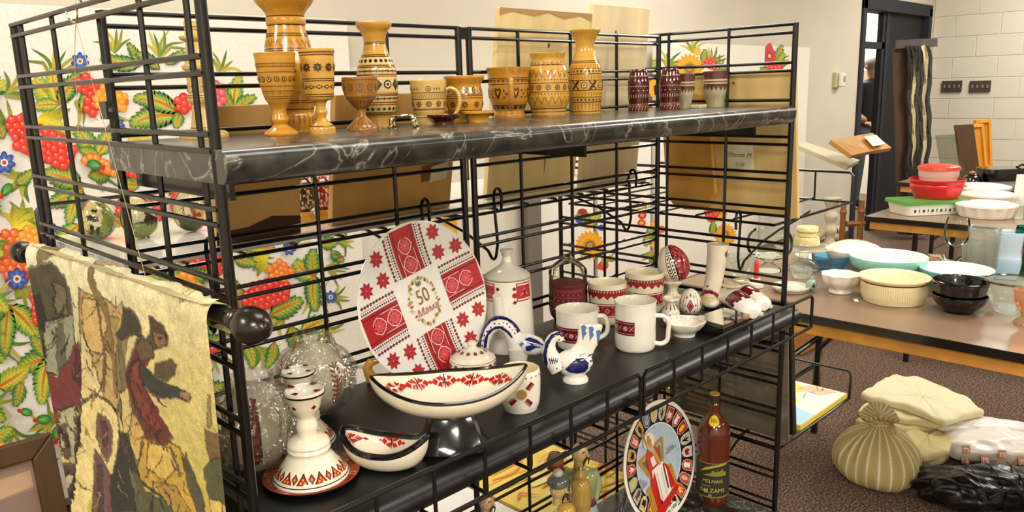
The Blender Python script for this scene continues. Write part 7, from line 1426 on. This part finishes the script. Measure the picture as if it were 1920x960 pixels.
# ------------------------------------------------------------------ third table
P = on(1893, 345, z=Z); k = depth(P)/F; t = thing('roaster', 'large black enamel roaster on the far table', 'roaster', P, None, A_RIGHT)
rbox('pan', t, 55*k, 26*k, 22*k, 0, '0d0d10', 'glaze', .05, taper=.9); rbox('lid', t, 58*k, 28*k, 9*k, 22*k, '131418', 'glaze', .06); MB().sweep([(10*k, 0, 31*k), (20*k, 0, 36*k), (34*k, 0, 31*k)], 2*k, '131418', 8).build('handle', 'black', t)
P = on(1893, 356, z=Z); t = thing('glass_lid_dish', 'low glass dish with clear lid in front of the black roaster', 'dish', P, None, A_RIGHT); rbox('dish', t, 52*k, 22*k, 9*k, 0, '9aa4a0', FG, .05, taper=.9); rbox('lid', t, 50*k, 21*k, 3*k, 9.2*k, 'c8ccc8', FG, .05)
P = on(1822, 347, z=Z); t = thing('black_jug', 'small dark kettle beside the leaning frames on the far table', 'kettle', P); MB().lathe([(.0004, 22*k, '1a1818'), (8*k, 21*k, '1a1818'), (15*k, 14*k, '17171a'), (17*k, 6*k, '1a1a1c'), (14*k, 0, '17171a'), (.0004, 0, '17171a')], 28).build('body', 'glaze', t); MB().ell((-4*k, 0, 23*k), (7*k, 6*k, 4*k), '8a6a48', 14, 10).build('knob', 'raw', t)
def leanp(name, label, px, w, h, col, cat, kind='raw', tilt=.25, dy=0, inner=None):
    P = place(px, .58+dy, Z); t = thing(name, label, cat, P, None, A_RIGHT+.35)
    def fm2(u, v, q): return (u, v*math.sin(tilt)-q, v*math.cos(tilt))
    if inner:
        b = .022
        for nm, pl_ in (('frame_rail', [(-w, 0), (w, 0), (w-b, b), (-w+b, b)]), ('frame_rail', [(-w, h), (w, h), (w-b, h-b), (-w+b, h-b)]), ('frame_stile', [(-w, 0), (-w, h), (-w+b, h-b), (-w+b, b)]), ('frame_stile', [(w, 0), (w, h), (w-b, h-b), (w-b, b)])): MB().prism(pl_, fm2, 0, .025, col).build(nm, kind, t, smooth=0)
        MB().prism([(-w+b, b), (w-b, b), (w-b, h-b), (-w+b, h-b)], fm2, .004, .008, inner).build('backing', 'matte', t, smooth=0)
    else: MB().prism([(-w, 0), (w, 0), (w, h), (-w, h)], fm2, 0, .012, col).build('sheet', kind, t, smooth=0)
    return t
leanp('acrylic_sheet', 'clear grey acrylic sheet leaning at the left of the wooden frames', 1788, .10, .30, 'ffffff', 'sheet', glass('acrylic', 'd0d0c2', .05, .15, .1), .3); leanp('brown_board', 'dark brown board leaning before the yellow frames', 1818, .085, .36, '4a3018', 'board', 'raw', .25, -.06); leanp('picture_frame', 'yellow wooden frame leaning behind the dark brown board', 1833, .07, .345, 'd8982c', 'frame', 'raw', .2, -.03, 'c98a28')
leanp('picture_frame', 'yellow wooden frame leaning farthest right against the block wall', 1842, .075, .36, 'd8982c', 'frame', 'raw', .15, .01, 'c08424')
# ================================================================== lecterns, rug stand, person
def lathe_px(parent, P, prof, name, kind, col): T = Turn(P, [(y, w, col) for y, w in prof]); return T.body(parent, name, kind)
P = place(1552, 1.30, 0); t = thing('cream_lectern', 'cream painted lectern with slanted top and turned post by the wall', 'lectern', P); f = img(P); k = depth(P)/F; n3 = np.array([_sy, _cy, 0])
def slab(parent, name, pts, th, col, kind, dep=.0):
    a = [f(x, y, -o) for x, y, o in pts]; mb = MB(); nn = np.cross(a[1]-a[0], a[2]-a[0]); nn /= np.linalg.norm(nn); m = len(a); mb.add(a+[p-nn*th*(1 if nn[2] > 0 else -1) for p in a], [tuple(range(m)), tuple(range(m, 2*m))[::-1]]+[(i, (i+1) % m, m+(i+1) % m, m+i) for i in range(m)], col); return mb.build(name, kind, parent, smooth=0)
slab(t, 'slanted_top', [(1493, 271, .02), (1510, 266, .16), (1612, 300, .14), (1590, 312, -.10)], .03, 'd8d0b4', 'paint')
lathe_px(t, P, [(300, 18), (312, 12), (322, 8), (335, 12), (350, 8), (362, 12), (376, 8), (390, 12), (402, 8), (415, 14), (430, 20), (448, 22)], 'turned_post', 'paint', 'd3caac')
for s in (-1, 1, ):
    MB().sweep(catmull([f(1550+s*6, 432), f(1550+s*18, 444), f(1550+s*26, 440), f(1550+s*25, 430), f(1550+s*19, 431)], 4, 180), .03, 'cfc6a6', 10).build('scroll_foot', 'paint', t)
P = place(1606, 1.02, 0); t = thing('wooden_lectern', 'wooden lectern with open two leaf top holding a small picture card', 'lectern', P); f = img(P); k = depth(P)/F
slab(t, 'book_leaf', [(1558, 263, .05), (1607, 254, .28), (1640, 282, .18), (1598, 291, -.12)], .03, 'b5823c', 'raw'); slab(t, 'book_leaf', [(1607, 254, .28), (1636, 249, .35), (1672, 277, .22), (1640, 282, .18)], .03, 'b98640', 'raw')
slab(t, 'picture_card', [(1620, 259, .24), (1643, 256, .30), (1660, 273, .20), (1637, 277, .16)], .004, 'e6e2d4', 'paper').location[2] = .012; slab(t, 'card_oval', [(1632, 264, .26), (1641, 262, .28), (1649, 270, .22), (1640, 272, .2)], .003, '2a2a24', 'paper').location[2] = .020
for px in (1587, 1621):
    q = f(px, 300); lp = [(290, 5), (305, 5), (310, 7), (316, 5), (360, 5.5), (400, 5), (410, 7), (416, 5), (452, 5)]
    MB().lathe([(w*k, zat(P, y), '8a5a2c') for y, w in lp], 14, c=(q[0], q[1], -zat(P, 452)*1.0)).build('leg', 'raw', t)
MB().sweep([f(1587, 420), f(1621, 418)], .02, '8a5a2c', 8).build('stretcher', 'raw', t)
P = place(1712, 1.30, 0); t = thing('rug_stand', 'tall wooden stand with a hanging dark striped rug beside the doorway', 'rug stand', P); f = img(P); k = depth(P)/F
slab(t, 'side_board', [(1677, 84, 0), (1701, 84, 0), (1698, 440, 0), (1686, 440, 0)], .04, '5f4630', 'raw'); slab(t, 'top_bar', [(1674, 76, -.02), (1752, 72, -.02), (1752, 88, -.02), (1674, 92, -.02)], .05, '4b4744', 'raw')
mb = MB(); cols = ['2b2a2a', '3a3836', '2b2a2a', 'c9b98c', '2f2d2c', '46423e', '2b2a2a', '3a3836', 'd2c296', 'b8a888', '2b2a2a', '33312f']
vs = []; n_ = len(cols)*3; mrow = 30
for j in range(mrow+1):
    y = 86+j*(440-86)/mrow; wob = 2.2*math.sin(j*.55)+1.2*math.sin(j*1.3)
    for i in range(n_+1): vs.append(f(1699+(1742-1699)*i/n_+wob, y, .05+.018*math.sin(i*1.1+j*.25)))
mb.add(vs, [(j*(n_+1)+i, j*(n_+1)+i+1, (j+1)*(n_+1)+i+1, (j+1)*(n_+1)+i) for j in range(mrow) for i in range(n_)], [cols[i//3] for j in range(mrow) for i in range(n_)]); so = mb.build('striped_rug', 'cloth', t); sm = so.modifiers.new('thick', 'SOLIDIFY'); sm.thickness = .02
# ------------------------------------------------------------------ person in the next room
P = place(1618, 2.35, 0); pr = thing('person', 'person with grey hair, dark grey jacket and light blue jeans beyond the doorway', 'person', P, None, A_RIGHT+.2)
def skin_mesh(name, verts, edges, radii, col, kind, parent, root=0, sub=2):
    me = bpy.data.meshes.new(name); me.from_pydata(verts, edges, []); o = bpy.data.objects.new(name, me); COL.objects.link(o); sk = o.modifiers.new('skin', 'SKIN'); sk.use_smooth_shade = True
    for i, r in enumerate(radii): me.skin_vertices[0].data[i].radius = r if isinstance(r, tuple) else (r, r)
    me.skin_vertices[0].data[root].use_root = True; su = o.modifiers.new('sub', 'SUBSURF'); su.levels = sub; su.render_levels = sub
    dg = bpy.context.evaluated_depsgraph_get(); m2 = bpy.data.meshes.new_from_object(o.evaluated_get(dg)); bpy.data.objects.remove(o); n = sum(len(p.vertices) for p in m2.polygons)
    for a in list(m2.color_attributes): m2.color_attributes.remove(a)
    at = m2.color_attributes.new('Col', 'FLOAT_COLOR', 'CORNER'); buf = []
    for p in m2.polygons:
        for li in p.loop_indices: buf.extend(H(col(m2.vertices[m2.loops[li].vertex_index].co) if callable(col) else col))
    at.data.foreach_set('color', buf); m2.materials.clear(); m2.materials.append(mat(kind)); m2.polygons.foreach_set('use_smooth', [True]*len(m2.polygons)); ob = bpy.data.objects.new(name, m2); COL.objects.link(ob); ob.parent = parent; return ob
bv = [(0, 0, .92), (0, 0, 1.10), (0, -.01, 1.28), (0, 0, 1.38), (0, -.01, 1.46), (0, -.03, 1.56), (.17, 0, 1.33), (.21, -.02, 1.08), (.17, -.20, .96), (-.17, 0, 1.33), (-.21, -.02, 1.08), (-.17, -.20, .96), (.09, 0, .86), (.10, -.02, .48), (.10, .02, .08), (.10, -.12, .04), (-.09, 0, .86), (-.10, -.02, .48), (-.10, .02, .08), (-.10, -.12, .04)]
be = [(0, 1), (1, 2), (2, 3), (3, 4), (4, 5), (2, 6), (6, 7), (7, 8), (2, 9), (9, 10), (10, 11), (0, 12), (12, 13), (13, 14), (14, 15), (0, 16), (16, 17), (17, 18), (18, 19)]
br = [(.15, .11), (.15, .11), (.16, .11), .07, .05, (.075, .095), .065, .05, .035, .065, .05, .035, .085, .06, .045, .04, .085, .06, .045, .04]
def pcol(c):
    if c.z > 1.42: return 'c9977c'
    if c.z > .90: return '3a3d46' if c.y > -.15 else 'c9977c'
    return '8fa6bf' if c.z > .10 else '2a2624'
skin_mesh('body', bv, be, br, pcol, 'cloth', pr)
MB().ell((0, .0, 1.585), (.088, .100, .085), '9a948c', 24, 16).build('hair', 'cloth', pr); MB().ell((0, -.125, 1.54), (.014, .022, .018), 'c9977c', 10, 8).build('nose', 'cloth', pr)
for s in (1, -1): MB().ell((s*.032, -.108, 1.565), (.010, .008, .008), '2a2420', 10, 8).build('eye', 'glaze', pr); MB().ell((s*.078, -.02, 1.55), (.01, .02, .028), 'c9977c', 10, 8).build('ear', 'cloth', pr)
for s in (1, -1):
    MB().ell((s*.17, -.235, .95), (.035, .045, .02), 'c9977c', 14, 10).build('hand', 'cloth', pr)
    for q in range(4): MB().sweep([(s*.17+(q-1.5)*.016, -.26, .95), (s*.17+(q-1.5)*.017, -.30, .94), (s*.17+(q-1.5)*.017, -.325, .92)], [.009, .008, .006], 'c9977c', 8).build('finger', 'cloth', pr)
    MB().sweep([(s*.17-s*.03, -.23, .95), (s*.17-s*.055, -.255, .945), (s*.17-s*.06, -.28, .935)], [.01, .009, .007], 'c9977c', 8).build('thumb', 'cloth', pr)
# ================================================================== things on the carpet
def bag_profile(): pass
P = on(1641, 893, z=0); k = depth(P)/F; t = thing('striped_sack', 'tan and white striped cloth sack tied at the top on the carpet', 'sack', P)
mb = MB(); pr_ = [(.0004, 0), (40, 0), (62, 4), (74, 18), (78, 36), (74, 56), (62, 74), (46, 88), (28, 98), (16, 104), (12, 108), (18, 114), (30, 120), (34, 126), (20, 122), (.0004, 118)]
hs = catmull([np.array(p) for p in pr_], 5, 70); seg = 150; vs = []
for r, h in hs:
    for q in range(seg):
        a = 2*PI*q/seg; g = max(0, (h-45)/60); rr = r*(1+.05*math.sin(2*a+1)+.04*math.sin(3*a+2.2)+.02*math.sin(7*a+h*.06)+min(.09, .09*g)*math.sin(17*a+3*math.sin(a*2)+h*.02)*(.6+.4*math.sin(3*a)))*(1.05 if math.cos(a-A_RIGHT) > 0 else 1); vs.append((rr*k*math.cos(a), rr*k*math.sin(a), h*k*(1+.05*math.sin(2*a+.5)*g)))
fs = [(i*seg+q, i*seg+(q+1) % seg, (i+1)*seg+(q+1) % seg, (i+1)*seg+q) for i in range(len(hs)-1) for q in range(seg)]; cs = ['e8e0c4' if q % 6 == 0 else ('b9a870' if q % 6 in (2, 3, 4) else 'c3b27c') for i in range(len(hs)-1) for q in range(seg)]
mb.add(vs, fs, cs); mb.build('sack_body', 'cloth', t, smooth=70)
MB().sweep([(15*k*math.cos(2*PI*q/24), 15*k*math.sin(2*PI*q/24), 107*k+1.5*k*math.sin(q)) for q in range(24)], 4*k, 'c3b27c', 8, closed=True).build('tie_band', 'cloth', t); MB().ell((6*k, -18*k, 100*k), (22*k, 10*k, 9*k), 'b9a870', 18, 12, Matrix.Rotation(.6, 3, 'Z')).build('knot', 'cloth', t)
# folded cream sheet
P = on(1715, 838, z=0); k = depth(P)/F; t = thing('folded_sheet', 'pile of folded cream cotton sheet on the carpet behind the striped sack', 'sheet', P)
def pad(name, pts, z0, z1, col, wr=.006, sd=0, nsub=7):
    """soft folded layer from an outline in photo pixels on the floor plane lifted to its own height"""
    c = [np.array(on(x, y, z=(z0+z1)/2)[:2]-P[:2]) for x, y in pts]; ring = []
    for i in range(len(c)):
        for q in range(nsub): ring.append(c[i]+(c[(i+1) % len(c)]-c[i])*q/nsub)
    ring = [(ring[i-1]+2*ring[i]+ring[(i+1) % len(ring)])/4 for i in range(len(ring))]; cen = sum(ring)/len(ring); m = len(ring); mb = MB(); vs = []
    lv = [(.90, 0), (.985, .15), (1.0, .5), (.99, .8), (.95, .95), (.88, 1.0), (.7, 1.0), (.5, 1.02), (.3, 1.03), (.12, 1.03), (.01, 1.03)]
    for s_, h in lv:
        for q, p in enumerate(ring): v = cen+(p-cen)*s_; vs.append((v[0], v[1], z0+(z1-z0)*h+(wr*.6*math.sin(v[0]*38+v[1]*21+sd)+wr*.5*math.sin(v[0]*75-v[1]*60+sd*2)+wr*.35*math.sin(q*.9+sd))*(1 if h > .6 else .25 if h > .2 else 0)))
    mb.add(vs, [(i*m+q, i*m+(q+1) % m, (i+1)*m+(q+1) % m, (i+1)*m+q) for i in range(len(lv)-1) for q in range(m)], col); mb.add([vs[q] for q in range(m)], [tuple(range(m))[::-1]], col); mb.build(name, 'cloth', t, smooth=55)
pad('bottom_fold', [(1602, 812), (1625, 795), (1665, 772), (1740, 770), (1800, 795), (1795, 840), (1770, 862), (1720, 866), (1660, 858), (1625, 840)], .0, .055, 'd3c592', .007)
pad('tucked_flap', [(1690, 820), (1720, 795), (1752, 800), (1790, 812), (1780, 850), (1735, 862), (1705, 850)], .056, .085, 'cdbf8a', .007, 5)
pad('middle_fold', [(1602, 792), (1630, 770), (1680, 752), (1750, 755), (1800, 780), (1770, 806), (1720, 812), (1680, 806), (1630, 806)], .060, .095, 'd8cb9a', .006, 2)
pad('lower_flap', [(1606, 772), (1640, 750), (1700, 745), (1760, 765), (1790, 785), (1760, 800), (1700, 790), (1640, 785)], .098, .128, 'dbcf9f', .005, 4)
pad('top_fold', [(1612, 742), (1640, 724), (1672, 706), (1720, 710), (1775, 732), (1815, 752), (1848, 776), (1812, 782), (1772, 795), (1740, 782), (1690, 762), (1645, 752)], .130, .165, 'e6dcba', .005, 1)
# printed plastic bag and black leather bag
P = on(1860, 862, z=0); k = depth(P)/F; t = thing('printed_plastic_bag', 'crumpled white plastic bag printed with brown squares at the right edge', 'plastic bag', P)
def lump(name, c, r, col, kind, sd, amp=.06, rot=None, seg=56, rings=36):
    def fn(p):
        s = 1+amp*math.sin(p.x/r[0]*7+sd)+amp*.7*math.sin(p.y/r[1]*9+p.z/r[2]*5+sd*2)+amp*.5*math.sin(p.x/r[0]*17+p.y/r[1]*13+sd); q = p*s; q.z = max(q.z, -c[2]+.001); return q
    return MB().ell(c, r, col, seg, rings, rot, fn).build(name, kind, t, smooth=70)
rz = Matrix.Rotation(A_RIGHT-.12, 3, 'Z'); b1_ = lump('bag_body', (0, 0, .055), (.185, .10, .062), 'e6ddd6', 'plastic', 1.0, .05, rz); lump('bag_fold', (.06, .05, .095), (.16, .06, .035), 'e9e3de', 'plastic', 2.2, .06, rz)
dr = Draw(); mb = MB(); rxv = np.array([math.cos(A_RIGHT-.12), math.sin(A_RIGHT-.12), 0]); 
for u, v in ((-.13, .035), (-.13, .075), (-.075, .05), (-.02, .03), (-.02, .075), (.05, .05), (.09, .08)):
    sq_ = [(-.014, -.013), (.014, -.013), (.014, .013), (-.014, .013)]; y_ = -.10*math.sqrt(max(.05, 1-(u/.185)**2-((v-.055)/.062)**2*.8))*1.10
    nrm = np.array([-rxv[1], rxv[0], 0]); base = rxv*u+nrm*y_+np.array([0, 0, v])
    for sc_, col in ((1, 'b58868'), (.6, 'd8b8a0'), (.35, 'a06a4a')): mb.add([base+rxv*x*sc_+np.array([0, 0, z_*sc_])+nrm*(z_*.5-.004*(2-sc_)) for x, z_ in sq_], [(0, 1, 2, 3)], [col])
mb.build('printed_squares', 'paper', t, smooth=0)['kind'] = 'stuff'
P = on(1850, 940, z=0); t = thing('black_leather_bag', 'slumped shiny black leather bag at the lower right corner', 'bag', P); lump('bag_body', (0, 0, .055), (.24, .11, .062), '0b0b0d', 'leather', .4, .07, rz, 72, 44); lump('bag_flap', (-.13, .03, .08), (.10, .09, .055), '0d0d10', 'leather', 1.7, .08, rz); lump('side_pouch', (.10, -.06, .05), (.16, .08, .05), '0a0a0c', 'leather', 3.1, .07, rz)
MB().sweep(catmull([(-.17, -.04, .10), (-.12, -.08, .12), (-.06, -.10, .09), (-.03, -.12, .03)], 5), .006, '17171a', 8).build('strap', 'leather', t)
for i in range(4): MB().sweep(catmull([rz @ Vector((-.06+.07*i, .06, .118)), rz @ Vector((-.065+.07*i, -.03, .122)), rz @ Vector((-.07+.07*i, -.10, .085)), rz @ Vector((-.07+.07*i, -.12, .02))], 5), .0022, '050506', 6).build('seam', 'leather', t)
tag(MB().sweep(catmull([on(x, y, z=.0065) for x, y in ((1716, 640), (1735, 655), (1770, 672), (1810, 682), (1850, 684), (1890, 676), (1935, 664))], 6, 180), .006, '1c1816', 8).build('power_cord', 'black'), 'black power cord lying across the carpet under the table', 'cord')
t = thing('wooden_crate', 'low open wooden crate on the carpet far under the near table', 'crate', (3.72, .80, 0))
for a in ((-.22, .22, -.15, -.135), (-.22, .22, .135, .15), (-.22, -.205, -.135, .135), (.205, .22, -.135, .135)): MB().box(*a, .005, .14, 'b9853a').build('side_board', 'rawh', t, smooth=0, bevel=.002)
MB().box(-.205, .205, -.135, .135, 0, .012, '9a6c2c').build('base_board', 'rawh', t, smooth=0)
